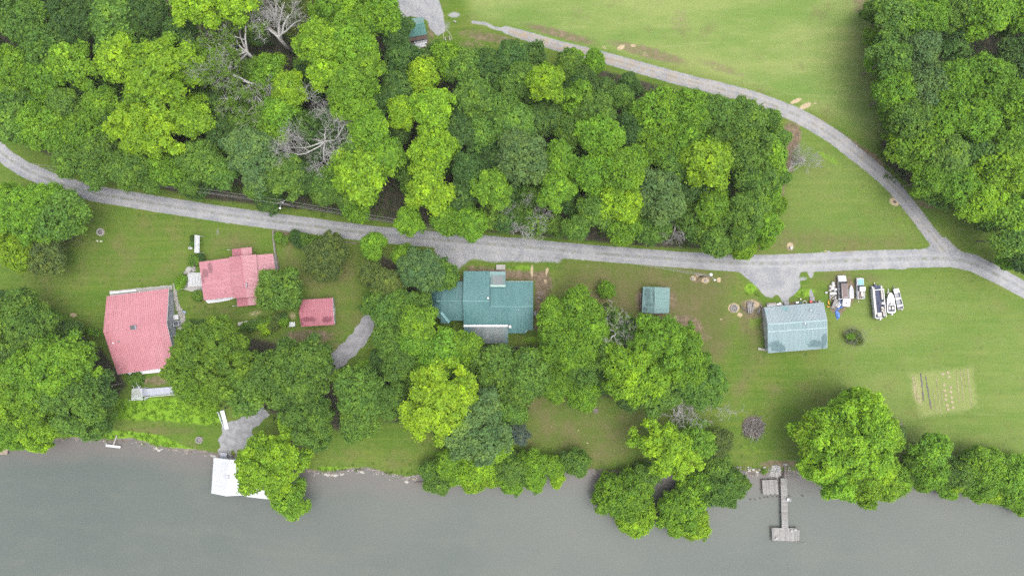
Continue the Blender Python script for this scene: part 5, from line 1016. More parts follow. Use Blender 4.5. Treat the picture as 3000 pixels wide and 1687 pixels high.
def bare_tree(vx, vy, rv, h, label, limbs=6, seed=1, mat=None, depth=3, leafy=0.0, flatness=.45, kids=5, arc=None, name='dead_tree', th=1.0):
    g = random.Random(seed); mat = mat or DEADB; p0 = GV(vx, vy); zm = h * .75; p = PV(vx, vy, p0.z + zm); r = rv * KV * (CAM_H - zm) / CAM_H; zb = gz(p.x, p.y); root = thing(name, label, 'dead tree', (p.x, p.y, zb)); base = Vector((p.x, p.y, zb))
    hf = h * .5; MB().tube([base + Vector((0, 0, -.4)), base + Vector((0, 0, hf * .5)), base + Vector((.1, .1, hf))], [.045 * h * .5, .035 * h * .5, .028 * h * .5], 8).build('trunk', mat, root); allp = []
    for k in range(limbs):
        a = (arc[0] + (arc[1] - arc[0]) * (k + g.uniform(.2, .8)) / limbs) if arc else 6.283 * (k + g.uniform(-.3, .3)) / limbs; rise = g.uniform(.25, .95); out = []
        L = r * g.uniform(.75, 1.05); L3 = math.hypot(L, rise * L * .8)
        skeleton(g, base + Vector((.1, .1, hf * g.uniform(.75, 1))), (math.cos(a), math.sin(a), rise * (1 - flatness) + .15), L3, .02 * h * .55 * th, depth, out, .62, 0.01, kids, 5, .018 * th)
        mb = MB()
        for pts, rs, d in out: mb.tube(pts, rs, 5 if d > 1 else 3, cap=False); allp += [(q, d) for q in pts]
        mb.build('limb', mat, root)
    if leafy:
        gg = np.random.default_rng(seed); pts = np.array([tuple(q) for q, d in allp if d in (1, 2)]); pts = pts[gg.random(len(pts)) < leafy]; n = len(pts) * 26; i = np.repeat(np.arange(len(pts)), 26)
        C = pts[i] + gg.normal(0, .3, (n, 3)); N = unit(gg.standard_normal((n, 3)) * .5 + np.array([0, 0, .8])); V = leaf_quads(gg, C, N, .26 * gg.uniform(.7, 1.3, n)) - np.array(tuple(base))
        T = np.repeat(np.stack([gg.normal(1, .1, n), np.clip(gg.normal(.3, .15, n), 0, 1), np.zeros(n)], 1), 4, 0); o = bpy.data.objects.new('vine', np_mesh('vine', V, np.arange(len(V)).reshape(-1, 4), LEAF, {'tint': np.clip(T, 0, 2)})); COL.objects.link(o); o.parent = root; o.color = (.10, .19, .02, 1)
    return root
bare_tree(588, 105, 104, 23, 'grey dead tree hung with green vines, upper one of the pair', 7, 3, leafy=.4, arc=(1.2, 4.6), kids=5, th=1.15)
bare_tree(606, 192, 100, 22, 'grey dead tree hung with green vines, lower one of the pair', 7, 5, leafy=.4, arc=(2.2, 5.4), kids=5, th=1.15)
bare_tree(672, 66, 88, 23, 'tall bleached dead tree at the top edge, right of the vine-hung pair', 7, 8, arc=(.3, 2.7), kids=5, th=1.2)
bare_tree(640, 188, 58, 20, 'small bleached dead snag right of the vine-hung pair', 5, 9, arc=(3.6, 6.6), kids=5, th=1.15)
bare_tree(800, 345, 98, 19, 'bleached dead tree with wide bare limbs, alone in a dark gap of the wood', 8, 14, depth=3, kids=7, th=1.05)
bare_tree(110, 322, 44, 13, 'grey dead snag leaning out of the wood at the left', 3, 21, mat=GREYB, depth=2, arc=(1.8, 3.2))
bare_tree(1318, 540, 56, 16, 'bare grey twiggy tree beside the lane in the left wooded lot', 9, 25, mat=DEADB, kids=5, th=1.15)
bare_tree(1708, 562, 50, 15, 'bare brown-grey tree beside the lane in the right wooded lot', 8, 28, mat=GREYB, kids=4, th=1.4)
bare_tree(1562, 842, 58, 17, 'bare pale twiggy tree between the two lime and green clumps', 8, 31, depth=3, kids=4, leafy=.08, th=1.5)
bare_tree(1728, 985, 78, 13, 'fan of bare grey branches hanging low over the lawn', 8, 37, mat=DEADB, kids=4, arc=(3.9, 6.0), flatness=.9, th=1.5)
bare_tree(1732, 930, 50, 12.5, 'grey bare limbs breaking through the half bare tree', 4, 41, depth=2, arc=(-.4, .9))
bare_tree(2372, 1172, 30, 6, 'white bare broken limb sticking out over the bank', 3, 43, depth=2, arc=(-.5, .4), flatness=.9)
bare_tree(1985, 430, 62, 5, 'fallen grey tree top lying on the grass by the brown clearing', 5, 47, mat=DEADB, depth=3, arc=(.1, 1.1), flatness=1.1)
bare_tree(2250, 1075, 26, 5, 'small grey bare sapling right of the giant riverside tree', 6, 53, mat=GREYB, depth=2)
bare_tree(1572, 350, 28, 15, 'small pale dead top among the crowns of the right wooded lot', 3, 55, depth=2, arc=(.2, 1.6))
bare_tree(1768, 582, 24, 9, 'pale forked snag at the lane near the right end of the wooded lots', 2, 57, depth=1, arc=(1.2, 2.6))
# ------------------------------------------------------------------ boats and vehicles
GEL = plain('gelcoat_white', (0.40, 0.40, 0.405), 0.35, 0.05, 3, dirt=.25, dirtcol=(.22, .21, .19), spec=.5); NAVY = plain('navy_vinyl', (0.025, 0.032, 0.065), 0.7, .25, 4, dirt=.3, dirtcol=(.09, .1, .12)); CREAM = plain('cream_vinyl', (0.335, 0.315, 0.28), .6, .08, 4)
ALU = plain('aluminium', (0.28, 0.285, 0.305), .45, .1, 4, metal=.5, dirt=.25); ALUD = plain('grey_boat_paint', (0.20, 0.205, 0.22), .6, .15, 4); PAINTW = plain('faded_car_white', (0.34, 0.345, 0.355), .4, .05, 3, dirt=.3, dirtcol=(.18, .16, .14)); PAINTT = plain('teal_car_paint', (0.07, 0.20, 0.21), .3, .2, 3, dirt=.2)
RUSTP = plain('rusty_paint', (0.115, 0.09, 0.086), .8, .25, 2.2, dirt=.6, dirtcol=(.10, .05, .035)); BLUE = plain('blue_tarp', (0.05, 0.13, 0.36), .5, .25, 3, dirt=.3, dirtcol=(.15, .22, .36)); BLUED = plain('dark_blue_tarp', (0.025, 0.05, 0.115), .6, .25, 3); ORANGE = plain('orange_paint', (0.52, 0.24, 0.03), .6, .15, 4); REDP = plain('red_paint', (0.40, 0.05, 0.04), .5, .15, 4)
def frame(sx, sy, deg):
    """local frame on the ground: +y is the way that the bow or bonnet points; deg clockwise from picture-up"""
    p = GS(sx, sy); R = Matrix.Rotation(-math.radians(deg), 3, 'Z'); return p, (lambda x, y, z: p + R @ Vector((x, y, z))), -math.radians(deg)
def hull(mb, T, secs, mi=0):
    """secs: (y, half width top, half width chine, z keel, z chine, z sheer)"""
    vs = []; fs = []
    for (y, wt, wc, zk, zc, zs) in secs: vs += [T(-wt, y, zs), T(-wc, y, zc), T(0, y, zk), T(wc, y, zc), T(wt, y, zs)]
    for i in range(len(secs) - 1):
        for j in range(4): a = i * 5 + j; fs.append((a, a + 1, a + 6, a + 5))
    fs.append((0, 1, 2, 3, 4)); b = (len(secs) - 1) * 5; fs.append((b + 4, b + 3, b + 2, b + 1, b)); return mb.add(vs, fs, mi)
def outboard(root, T, y, z, mat, rz, s=1.0):
    o = MB(); o.box(T(0, y, z + .3 * s), (.36 * s, .55 * s, .42 * s), rz, taper=.75); o.box(T(0, y + .05, z - .25 * s), (.16 * s, .26 * s, .75 * s), rz); o.build('outboard_motor', mat, root, bevel=.04)
def trailer(root, T, y0, y1, w, rz, mat=GALV):
    m = MB(); m.beam(T(-w, y0, .35), T(-w, y1, .35), .1, .12); m.beam(T(w, y0, .35), T(w, y1, .35), .1, .12)
    for k in range(3): yy = y0 + (y1 - y0) * (k + .3) / 3; m.beam(T(-w, yy, .35), T(w, yy, .35), .08, .1)
    m.beam(T(-w, y1, .35), T(0, y1 + 1.1, .4), .09, .1); m.beam(T(w, y1, .35), T(0, y1 + 1.1, .4), .09, .1); m.beam(T(0, y1 + 1.0, .4), T(0, y1 + 1.7, .45), .1, .1); m.build('trailer_frame', mat, root)
    for s in (-1, 1):
        c = T(s * (w + .18), y0 + (y1 - y0) * .3, .3); ax = T(s * (w + .28), y0 + (y1 - y0) * .3, .3) - c; MB().tube([c - ax * .9, c + ax * .9], .3, 14).build('wheel', RUBBER, root)
# pontoon boat
p, T, rz = frame(2564, 884, -5.5); ob = thing('pontoon_boat', 'pontoon boat with navy deck and white rails, largest of the parked boats', 'boat', p); ORG[ob.name] = (Vector(p), 0)
for s in (-1, 1): MB().tube([T(s * .95, -3.7, .75), T(s * .95, 2.9, .75), T(s * .95, 3.6, .85), T(s * .95, 3.9, 1.0)], [.33, .33, .22, .06], 12).build('pontoon', ALU, ob)
MB().box(T(0, 0, 1.13), (2.5, 7.5, .1), rz).build('deck', NAVY, ob)
for (x0, y0, x1, y1) in ((-1.22, -3.6, -1.22, 3.0), (1.22, -3.6, 1.22, 3.0)): MB().beam(T(x0, y0, 1.55), T(x1, y1, 1.55), .13, .75).build('rail_panel', GEL, ob)
MB().beam(T(-1.22, 2.85, 1.55), T(1.22, 2.85, 1.55), .16, .75).build('rail_panel', GEL, ob); MB().beam(T(-1.22, -3.6, 1.55), T(.3, -3.6, 1.55), .16, .7).build('rail_panel', GEL, ob)
for s in (-1, 1): MB().beam(T(s * 1.05, 3.0, 1.3), T(s * 1.05, 3.65, 1.3), .28, .25).build('bow_corner', GEL, ob)
MB().box(T(-.92, .3, 1.4), (.5, 6.2, .45), rz).build('bench_seat', CREAM, ob, bevel=.05); MB().box(T(.95, 1.6, 1.4), (.42, 2.3, .45), rz).build('bench_seat', CREAM, ob, bevel=.05); MB().box(T(-.1, -2.9, 1.42), (1.0, .9, .5), rz).build('sun_pad', CREAM, ob, bevel=.05); MB().box(T(.98, -2.6, 1.4), (.4, 1.7, .45), rz).build('bench_seat', CREAM, ob, bevel=.05)
MB().box(T(.72, -.35, 1.65), (.85, .6, 1.0), rz, taper=.8).build('console', GEL, ob, bevel=.05); MB().lathe(T(.35, -.42, 1.95), [(.2, 0), (.22, .03), (.2, .06)], 12).build('steering_wheel', DARK, ob)
cs = MB().box(T(.7, -1.45, 1.5), (.62, .6, .35), rz, taper=.9); cs.box(T(.7, -1.75, 1.8), (.6, .16, .6), rz); cs.build('captain_chair', CREAM, ob, bevel=.06); cs = MB().box(T(.75, -2.05, 1.45), (.55, .5, .35), rz); cs.build('captain_chair', CREAM, ob, bevel=.06)
MB().box(T(0, -3.75, 1.2), (1.3, .35, .08), rz).build('swim_platform', ALU, ob); outboard(ob, T, -4.0, 1.1, GEL, rz); trailer(ob, T, -3.2, 2.8, .5, rz); MB().box(T(0, 3.9, .7), (.5, .4, .5), rz).build('winch', DARK, ob); MB().tube([T(-.35, 4.0, .6), T(-.4, 4.3, 2.2)], .03, 6).build('bow_mast', ALU, ob)
# runabout
p, T, rz = frame(2601, 887, -3); ob = thing('runabout_boat', 'white runabout with a pointed bow and open cockpit, beside the pontoon boat', 'boat', p)
hb = MB(); hull(hb, T, [(-2.3, .86, .7, .55, .65, 1.3), (-.6, .95, .75, .5, .62, 1.32), (.9, .88, .6, .55, .72, 1.38), (1.9, .55, .3, .75, .95, 1.45), (2.4, .12, .05, 1.15, 1.3, 1.5)]); hb.build('hull', GEL, ob)
dk = MB().add([T(-.95, -.6, 1.33), T(.95, -.6, 1.33), T(.88, .9, 1.39), T(.55, 1.9, 1.46), T(.12, 2.4, 1.51), T(-.12, 2.4, 1.51), T(-.55, 1.9, 1.46), T(-.88, .9, 1.39), T(0, .6, 1.5)], [(0, 1, 8), (1, 2, 8), (2, 3, 8), (3, 4, 8), (4, 5, 8), (5, 6, 8), (6, 7, 8), (7, 0, 8)]); dk.build('foredeck', GEL, ob)
MB().box(T(0, -1.2, 1.0), (1.35, 1.6, .1), rz).build('cockpit_floor', NAVY, ob)
for x in (-.85, .85): MB().beam(T(x, -2.2, 1.33), T(x * 1.08, -.4, 1.36), .22, .12).build('gunwale', GEL, ob)
for x in (-.38, .38): MB().box(T(x, -1.2, 1.2), (.45, .75, .4), rz).build('seat', CREAM, ob, bevel=.05)
ws = MB()
for x in (-1, 1): ws.add([T(x * .75, -.4, 1.4), T(x * .12, .05, 1.42), T(x * .12, -.05, 1.82), T(x * .72, -.52, 1.75), T(x * .73, -.42, 1.4), T(x * .12, .02, 1.42), T(x * .12, -.08, 1.82), T(x * .7, -.54, 1.75)], [(0, 1, 2, 3), (7, 6, 5, 4), (3, 2, 6, 7)])
ws.build('windshield', GLASS, ob)
for x in (-.45, .45): MB().box(T(x, 1.0, 1.49), (.12, .7, .03), rz).build('deck_stripe', DARK, ob)
MB().box(T(0, -2.15, 1.28), (1.5, .35, .3), rz).build('transom', GEL, ob); outboard(ob, T, -2.6, 1.1, GEL, rz, 1.1); trailer(ob, T, -1.8, 1.6, .5, rz)
# jon boat
p, T, rz = frame(2625, 876, -14); ob = thing('jon_boat', 'flat bottomed grey and white jon boat with a square bow, farthest of the boat row', 'boat', p)
hb = MB(); hb.box(T(0, 0, .62), (1.2, 4.6, .08), rz); hb.build('hull_floor', ALUD, ob)
for s in (-1, 1): MB().beam(T(s * .66, -2.35, .85), T(s * .6, 2.1, .88), .08, .5).build('hull_side', ALU, ob)
MB().beam(T(-.66, -2.35, .85), T(.66, -2.35, .85), .08, .5).build('transom', ALU, ob); MB().box(T(0, 2.0, .95), (1.25, 1.0, .25), rz).build('bow_deck', GEL, ob)
for y in (.15, -1.55): MB().box(T(0, y, .98), (1.26, .42, .1), rz).build('bench_seat', GEL, ob)
for y in (1.0, -.75): MB().box(T(0, y, .70), (.7, .6, .06), rz).build('floor_mat', ALUD, ob)
MB().box(T(0, -2.1, .9), (1.1, .3, .2), rz).build('stern_box', DARK, ob); MB().box(T(.15, -2.6, .95), (.35, .4, .5), rz, taper=.7).build('outboard_motor', CREAM, ob, bevel=.04); trailer(ob, T, -1.6, 1.5, .45, rz, ALUD)
# upturned skiff
p, T, rz = frame(2493, 855, -2); ob = thing('skiff', 'slim white skiff lying upside down between the van and the pickup', 'boat', p)
hb = MB(); secs = []
for y, w, h in ((-1.55, .58, .42), (-.8, .62, .5), (.2, .6, .5), (1.0, .45, .44), (1.55, .12, .3)): secs.append([T(-w, y, .12), T(-w * .8, y, h * .75), T(-w * .3, y, h), T(w * .3, y, h), T(w * .8, y, h * .75), T(w, y, .12)])
hb.add([v for s in secs for v in s], [(i * 6 + j, i * 6 + j + 1, i * 6 + j + 7, i * 6 + j + 6) for i in range(4) for j in range(5)] + [(0, 1, 2, 3, 4, 5), (29, 28, 27, 26, 25, 24)], 0, False); hb.build('hull', GEL, ob)
for x in (-.15, .05, .2): MB().beam(T(x, -1.2, .53), T(x * .8, .7, .53), .05, .03).build('hull_stripe', plain('pale_blue', (.25, .3, .5)), ob)
# van with the rusty roof
def wheels(root, T, xs, ys_, r=.36):
    for x in xs:
        for y in ys_:
            c = T(x, y, r); ax = (T(x + .11, y, r) - c); w = MB().tube([c - ax, c + ax], r, 16).build('wheel', RUBBER, root); MB().tube([c - ax * 1.08, c + ax * 1.08], r * .55, 12).build('rim', GALV, w)
def body_loft(mb, T, secs):
    """secs: (y, half width, z low, z high) closed box sections front to back"""
    vs = [v for (y, w, z0, z1) in secs for v in (T(-w, y, z0), T(w, y, z0), T(w * .97, y, z1), T(-w * .97, y, z1))]; fs = []
    for i in range(len(secs) - 1):
        for j in range(4): fs.append((i * 4 + j, i * 4 + (j + 1) % 4, (i + 1) * 4 + (j + 1) % 4, (i + 1) * 4 + j))
    fs.append((0, 3, 2, 1)); b = 4 * (len(secs) - 1); fs.append((b, b + 1, b + 2, b + 3)); return mb.add(vs, fs)
p, T, rz = frame(2463, 842, -3); ob = thing('van', 'white van with a rusty grey-brown roof, parked beside the junk heap', 'van', p)
body_loft(MB(), T, [(2.65, .88, .45, .82), (2.55, .93, .35, .95), (1.45, .96, .32, 1.12), (1.4, .96, .32, 1.12), (-2.55, .96, .32, 1.12), (-2.62, .94, .4, 1.1)]).build('body', PAINTW, ob, bevel=.05)
body_loft(MB(), T, [(1.42, .92, 1.1, 1.13), (.92, .84, 1.1, 1.86), (-2.5, .82, 1.1, 1.86), (-2.6, .9, 1.1, 1.12)]).build('cabin', DARK, ob, bevel=.03)
MB().box(T(0, -.8, 1.9), (1.58, 3.4, .1), rz).build('roof', RUSTP, ob, bevel=.04); rk = MB()
for x in (-.66, .66): rk.beam(T(x, -2.3, 1.99), T(x, -.4, 1.99), .04, .05)
rk.beam(T(-.66, -2.3, 1.99), T(.66, -2.3, 1.99), .04, .05); rk.build('roof_rack', GALV, ob)
MB().add([T(-.84, 1.38, 1.17), T(.84, 1.38, 1.17), T(.76, .96, 1.84), T(-.76, .96, 1.84), T(-.84, 1.34, 1.15), T(.84, 1.34, 1.15), T(.76, .92, 1.82), T(-.76, .92, 1.82)], [(0, 1, 2, 3), (7, 6, 5, 4)]).build('windscreen', GLASS, ob)
for s in (-1, 1):
    for y0, y1 in ((.85, .05), (-.05, -1.2), (-1.3, -2.4)): MB().add([T(s * .93, y0, 1.2), T(s * .93, y1, 1.2), T(s * .865, y1, 1.75), T(s * .865, y0, 1.75), T(s * .91, y0, 1.19), T(s * .91, y1, 1.19), T(s * .84, y1, 1.75), T(s * .84, y0, 1.75)], [(0, 1, 2, 3), (7, 6, 5, 4)]).build('side_window', GLASS, ob)
    MB().box(T(s * .7, 2.62, .75), (.28, .1, .18), rz).build('headlight', GLASS, ob); MB().box(T(s * 1.05, .95, 1.15), (.2, .1, .16), rz).build('mirror', DARK, ob)
MB().box(T(0, 2.7, .5), (1.85, .14, .18), rz).build('bumper', GALV, ob); MB().box(T(0, -2.68, .5), (1.85, .14, .18), rz).build('bumper', GALV, ob); wheels(ob, T, (-.86, .86), (1.75, -1.65))
# pickup with the teal bonnet
p, T, rz = frame(2515, 846, -1); ob = thing('pickup_truck', 'old white pickup with a teal bonnet and a loaded bed', 'pickup truck', p)
body_loft(MB(), T, [(2.4, .8, .45, .9), (2.3, .84, .38, 1.0), (-2.3, .84, .38, 1.0), (-2.38, .82, .42, .98)]).build('body', PAINTW, ob, bevel=.04); MB().box(T(.03, 1.55, 1.04), (1.35, 1.35, .08), rz).build('bonnet', PAINTT, ob, bevel=.03)
body_loft(MB(), T, [(.82, .78, .98, 1.02), (.45, .7, .98, 1.6), (-.45, .7, .98, 1.6), (-.55, .76, .98, 1.02)]).build('cab', DARK, ob, bevel=.03); MB().box(T(.15, -.02, 1.64), (1.3, 1.0, .08), rz).build('cab_roof', GEL, ob, bevel=.04); MB().add([T(-.74, .8, 1.05), T(.74, .8, 1.05), T(.66, .48, 1.58), T(-.66, .48, 1.58), T(-.74, .76, 1.04), T(.74, .76, 1.04), T(.66, .44, 1.57), T(-.66, .44, 1.57)], [(0, 1, 2, 3), (7, 6, 5, 4)]).build('windscreen', GLASS, ob)
MB().box(T(0, -1.45, 1.03), (1.3, 1.6, .05), rz).build('bed_floor', DARKWOOD, ob)
for s in (-1, 1): MB().beam(T(s * .76, -.65, 1.14), T(s * .76, -2.3, 1.14), .12, .3).build('bed_side', PAINTW, ob); MB().box(T(s * .62, 2.38, .78), (.26, .1, .18), rz).build('headlight', GLASS, ob)
wheels(ob, T, (-.76, .76), (1.55, -1.45), .33); MB().box(T(0, 2.45, .5), (1.6, .12, .16), rz).build('bumper', GALV, ob)
solo('mattress', MB().box(T(.25, -1.2, 1.2), (.62, 1.1, .22), rz + .1), CREAM, 'cream mattress lying in the bed of the old pickup', 'mattress', bevel=.05); solo('crate', MB().box(T(-.35, -1.7, 1.22), (.5, .7, .3), rz - .2), DARKWOOD, 'dark crate lying in the bed of the old pickup', 'crate', bevel=.02); solo('crate', MB().box(T(.35, -2.02, 1.19), (.4, .3, .25), rz + .3), ALUD, 'small grey box at the tailgate of the old pickup', 'box', bevel=.02)
# junk beside the van
def bag(sx, sy, r, mat, label, cat, name, sq=1.0, rz_=0, h=.8):
    c = GS(sx, sy); mb = MB(); n = 12; prof = ((.75, 0), (1, .25), (.98, .55), (.7, .85), (.25, 1)); vs = []; g = random.Random(int(sx * 7 + sy))
    for k, z in prof:
        for j in range(n): a = 6.283 * j / n; q = k * r * (1 + g.uniform(-.12, .12)); x, y = math.cos(a) * q, math.sin(a) * q * sq; vs.append(c + Vector((x * math.cos(rz_) - y * math.sin(rz_), x * math.sin(rz_) + y * math.cos(rz_), z * h + g.uniform(-.03, .03))))
    mb.add(vs, [(i * n + j, i * n + (j + 1) % n, (i + 1) * n + (j + 1) % n, (i + 1) * n + j) for i in range(4) for j in range(n)] + [tuple(range(n - 1, -1, -1)), tuple(4 * n + j for j in range(n))], 0, True); return solo(name, mb, mat, label, cat, 'junk beside the van')
for a in ((2438, 829.5, .42, GEL, 'white sack at the top of the junk beside the van'), (2439, 837, .5, GEL, 'white sack second from the top of the junk heap'), (2430, 839, .4, CREAM, 'cream sack at the outer side of the junk heap'), (2436, 845, .5, GEL, 'white sack in the middle of the junk beside the van'), (2445, 848, .48, GEL, 'white sack touching the side of the van'), (2429, 850, .38, CREAM, 'tan topped sack low on the outer side of the heap')): bag(a[0], a[1], a[2], a[3], a[4], 'sack', 'sack', .85, .4)
def barrel(sx, sy, r, h, mat, label, cat='barrel', name='barrel', group=None, z=0):
    return solo(name, MB().lathe(GS(sx, sy, z), [(r * .92, 0), (r, h * .2), (r, h * .8), (r * .94, h), (r * .8, h + .01)], 14), mat, label, cat, group)
def lay(name, a, b, r, mat, label, cat, group=None, n=8, dz=None):
    A = GS(*a, r if dz is None else dz); B = GS(*b, r if dz is None else dz); return solo(name, MB().tube([A, A.lerp(B, .5) + Vector((0, 0, .0)), B], [r, r * .95, r * .82], n), mat, label, cat, group)
def board(name, a, b, w, h, mat, label, cat, group=None, dz=None):
    A = GS(*a, h / 2 if dz is None else dz); B = GS(*b, h / 2 if dz is None else dz); return solo(name, MB().beam(A, B, w, h), mat, label, cat, group)
A, B = GS(2430, 860, .35), GS(2451, 859, .35); solo('water_tank', MB().tube([A, A.lerp(B, .08), A.lerp(B, .92), B], [.25, .36, .36, .25], 14), GEL, 'long white tank lying below the white sacks', 'tank')
solo('bucket', MB().lathe(GS(2419, 857), [(.22, 0), (.27, .45), (.25, .45), (.2, .1)], 12), GEL, 'white bucket standing apart from the junk heap', 'bucket')
for i, (a, b) in enumerate((((2432, 865), (2452, 868)), ((2433, 872), (2448, 862)), ((2431, 862), (2432, 879)), ((2440, 876), (2450, 870)))): board('board', a, b, .22, .08, [OLDWOOD, CONC_W, OLDWOOD, ALU][i], ['grey board lying across the junk below the tank', 'pale board lying slanted in the junk heap', 'grey board along the outer edge of the junk heap', 'metal strip lying near the dark blue tarp'][i], 'board', 'boards in the junk', .12 + i * .1)
p, T, rz = frame(2443, 890, 22); ob = thing('utility_cart', 'grey wooden cart with side rails by the dark blue tarp', 'cart', p); MB().box(T(0, 0, .5), (1.1, 2.4, .1), rz).build('cart_bed', OLDWOOD, ob)
for s in (-1, 1): MB().beam(T(s * .55, -1.25, .72), T(s * .55, 1.25, .72), .08, .3).build('cart_rail', [OLDWOOD, CONC_W][s > 0], ob); c = T(s * .62, -.2, .3); ax = T(s * .7, -.2, .3) - c; MB().tube([c - ax, c + ax], .3, 12).build('wheel', RUBBER, ob)
mbo = MB(); mbo.tube([GS(2428, 880, .2), GS(2426, 886, .5), GS(2430, 892, .2)], .13, 8); solo('orange_bracket', mbo, ORANGE, 'curved orange metal piece beside the wooden cart', 'scrap'); mbo = MB(); mbo.tube([GS(2422, 895, .12), GS(2425, 899, .3), GS(2432, 898, .12)], .12, 8); solo('orange_bracket', mbo, ORANGE, 'lower orange metal piece toward the barn wall', 'scrap'); solo('bucket', MB().lathe(GS(2431, 900), [(.16, 0), (.2, .35), (.18, .35), (.14, .08)], 10), GEL, 'small white pail below the orange metal pieces', 'bucket')
def tarp(name, poly, z, mat, label, amp=.12, seed=3):
    g = random.Random(seed); P = [GS(*q) for q in poly]; c = sum(P, Vector()) / len(P); vs = [c + Vector((0, 0, z))]; n = len(P); R_ = 4
    for k in range(1, R_ + 1):
        for p_ in P: q = c.lerp(p_, k / R_); vs.append(Vector((q.x, q.y, q.z + z * (1 - (k / R_) ** 3) + g.uniform(-amp, amp) * (k < R_) + .02)))
    fs = [(0, 1 + j, 1 + (j + 1) % n) for j in range(n)] + [(1 + (k - 1) * n + j, 1 + k * n + j, 1 + k * n + (j + 1) % n, 1 + (k - 1) * n + (j + 1) % n) for k in range(1, R_) for j in range(n)]
    mb = MB().add([*vs], fs, 0, False); o = solo(name, mb, mat, label, 'tarp'); m = o.modifiers.new('thick', 'SOLIDIFY'); m.thickness = .015; return o
tarp('tarp', [(2442, 879), (2452, 876), (2465, 875), (2465, 886), (2466, 897), (2455, 897), (2448, 889)], .55, BLUED, 'dark navy tarp covering a low heap behind the van', .05, 5)
tarp('tarp', [(2447, 906), (2452, 903), (2457, 900), (2464, 897), (2473, 899), (2462, 903), (2455, 908)], .3, BLUE, 'bright blue crumpled tarp at the edge of the navy one', .12, 6); tarp('tarp', [(2446, 911), (2451, 908), (2458, 915), (2461, 922), (2458, 932), (2453, 937), (2449, 930), (2448, 920)], .3, BLUE, 'bright blue crumpled tarp trailing onto the grass', .14, 7)
p, T, rz = frame(2476, 885.5, 8); ob = thing('camper_shell', 'white camper shell with a round vent hole standing behind the van', 'camper shell', p); body_loft(MB(), T, [(.95, .92, 0, .7), (-.8, .95, 0, .75), (-1.0, .8, .02, .6)]).build('shell', GEL, ob, bevel=.1); MB().lathe(T(0, -.1, .73), [(.16, 0), (.16, .06), (.05, .07)], 12).build('vent', DARK, ob)
p, T, rz = frame(2452, 893, 38); ob = thing('lattice_rack', 'white slatted rack lying on the navy tarp', 'rack', p + Vector((0, 0, .62)))
for s in (-1, 1): MB().beam(T(s * .4, -.55, .72), T(s * .4, .55, .72), .1, .06).build('rack_rail', GEL, ob)
for k in range(5): MB().beam(T(-.4, -.5 + k * .25, .76), T(.4, -.5 + k * .25, .76), .09, .05).build('slat', GEL, ob)
barrel(2514, 883, .14, .25, CREAM, 'small yellow pail on the grass below the pickup', 'pail', 'pail')
# along the barn's upper wall
G_B = 'things along the upper barn wall'
for i, (a, b, w, mt, lb) in enumerate((((2245, 891), (2272, 888.5), .5, DARKWOOD, 'brown plank stack along the upper barn wall'), ((2251, 890.5), (2273, 889.5), .18, CREAM, 'cream board on the brown plank stack'), ((2247, 896), (2275, 894), .35, ALU, 'silver sheet lying beside the upper barn wall'), ((2276, 894), (2294, 893), .25, ALUD, 'grey sheet lying left of the concrete apron'))): board('plank', a, b, w, .2, mt, lb, 'plank', G_B, .15 + .12 * (i % 2))
for (sx, sy, r, h, mt, nm, lb) in ((2276, 891.5, .3, .5, GEL, 'bucket', 'white bucket right of the brown plank stack'), (2283, 890, .4, .5, ALU, 'tub', 'grey metal tub right of the plank stack'), (2373, 884, .35, .6, REDP, 'fuel_can', 'red can at the upper barn wall'), (2344, 876, .22, .4, CREAM, 'bucket', 'small yellow pail on the brown strip above the barn')): barrel(sx, sy, r, h, mt, lb, nm.replace('_', ' '), nm, G_B)
solo('cooler', MB().box(GS(2335, 886, .25), (.75, .45, .5), math.radians(5)), GEL, 'white cooler box against the upper barn wall', 'cooler', G_B, .04); solo('crate', MB().box(GS(2400, 883, .2), (.6, .5, .4), math.radians(5)), OLDWOOD, 'pale wooden crate near the barn corner by the boats', 'crate', G_B, .02); solo('crate', MB().box(GS(2389, 884, .2), (.5, .5, .4), math.radians(15)), DARKWOOD, 'dark crate near the barn corner by the boats', 'crate', G_B, .02); solo('toolbox', MB().box(GS(2345, 886, .15), (.6, .35, .3), math.radians(5)), plain('dark_green', (.03, .09, .08)), 'dark green toolbox right of the white cooler', 'toolbox', G_B, .03)
c = GS(2357, 886.5, .12); mbt = MB(); vs = []; n = 20
for i in range(n):
    for j in range(8): a = 6.283 * i / n; b = 6.283 * j / 8; r_ = .42 + .13 * math.cos(b); vs.append(c + Vector((r_ * math.cos(a), r_ * math.sin(a), .13 * math.sin(b))))
mbt.add(vs, [(i * 8 + j, ((i + 1) % n) * 8 + j, ((i + 1) % n) * 8 + (j + 1) % 8, i * 8 + (j + 1) % 8) for i in range(n) for j in range(8)], 0, True); solo('tyre', mbt, CREAM, 'pale whitewashed tyre lying against the upper barn wall', 'tyre', G_B)
for (sx, sy, w, d, lb) in ((2304, 890, 1.15, 1.3, 'concrete step block in the middle of the upper barn wall'), (2379, 876, 1.15, 1.0, 'concrete step block by the red can at the barn')): solo('concrete_step', MB().box(GS(sx, sy, .12), (w, d, .3), math.radians(5)), CONC, lb, 'step', None, .03)
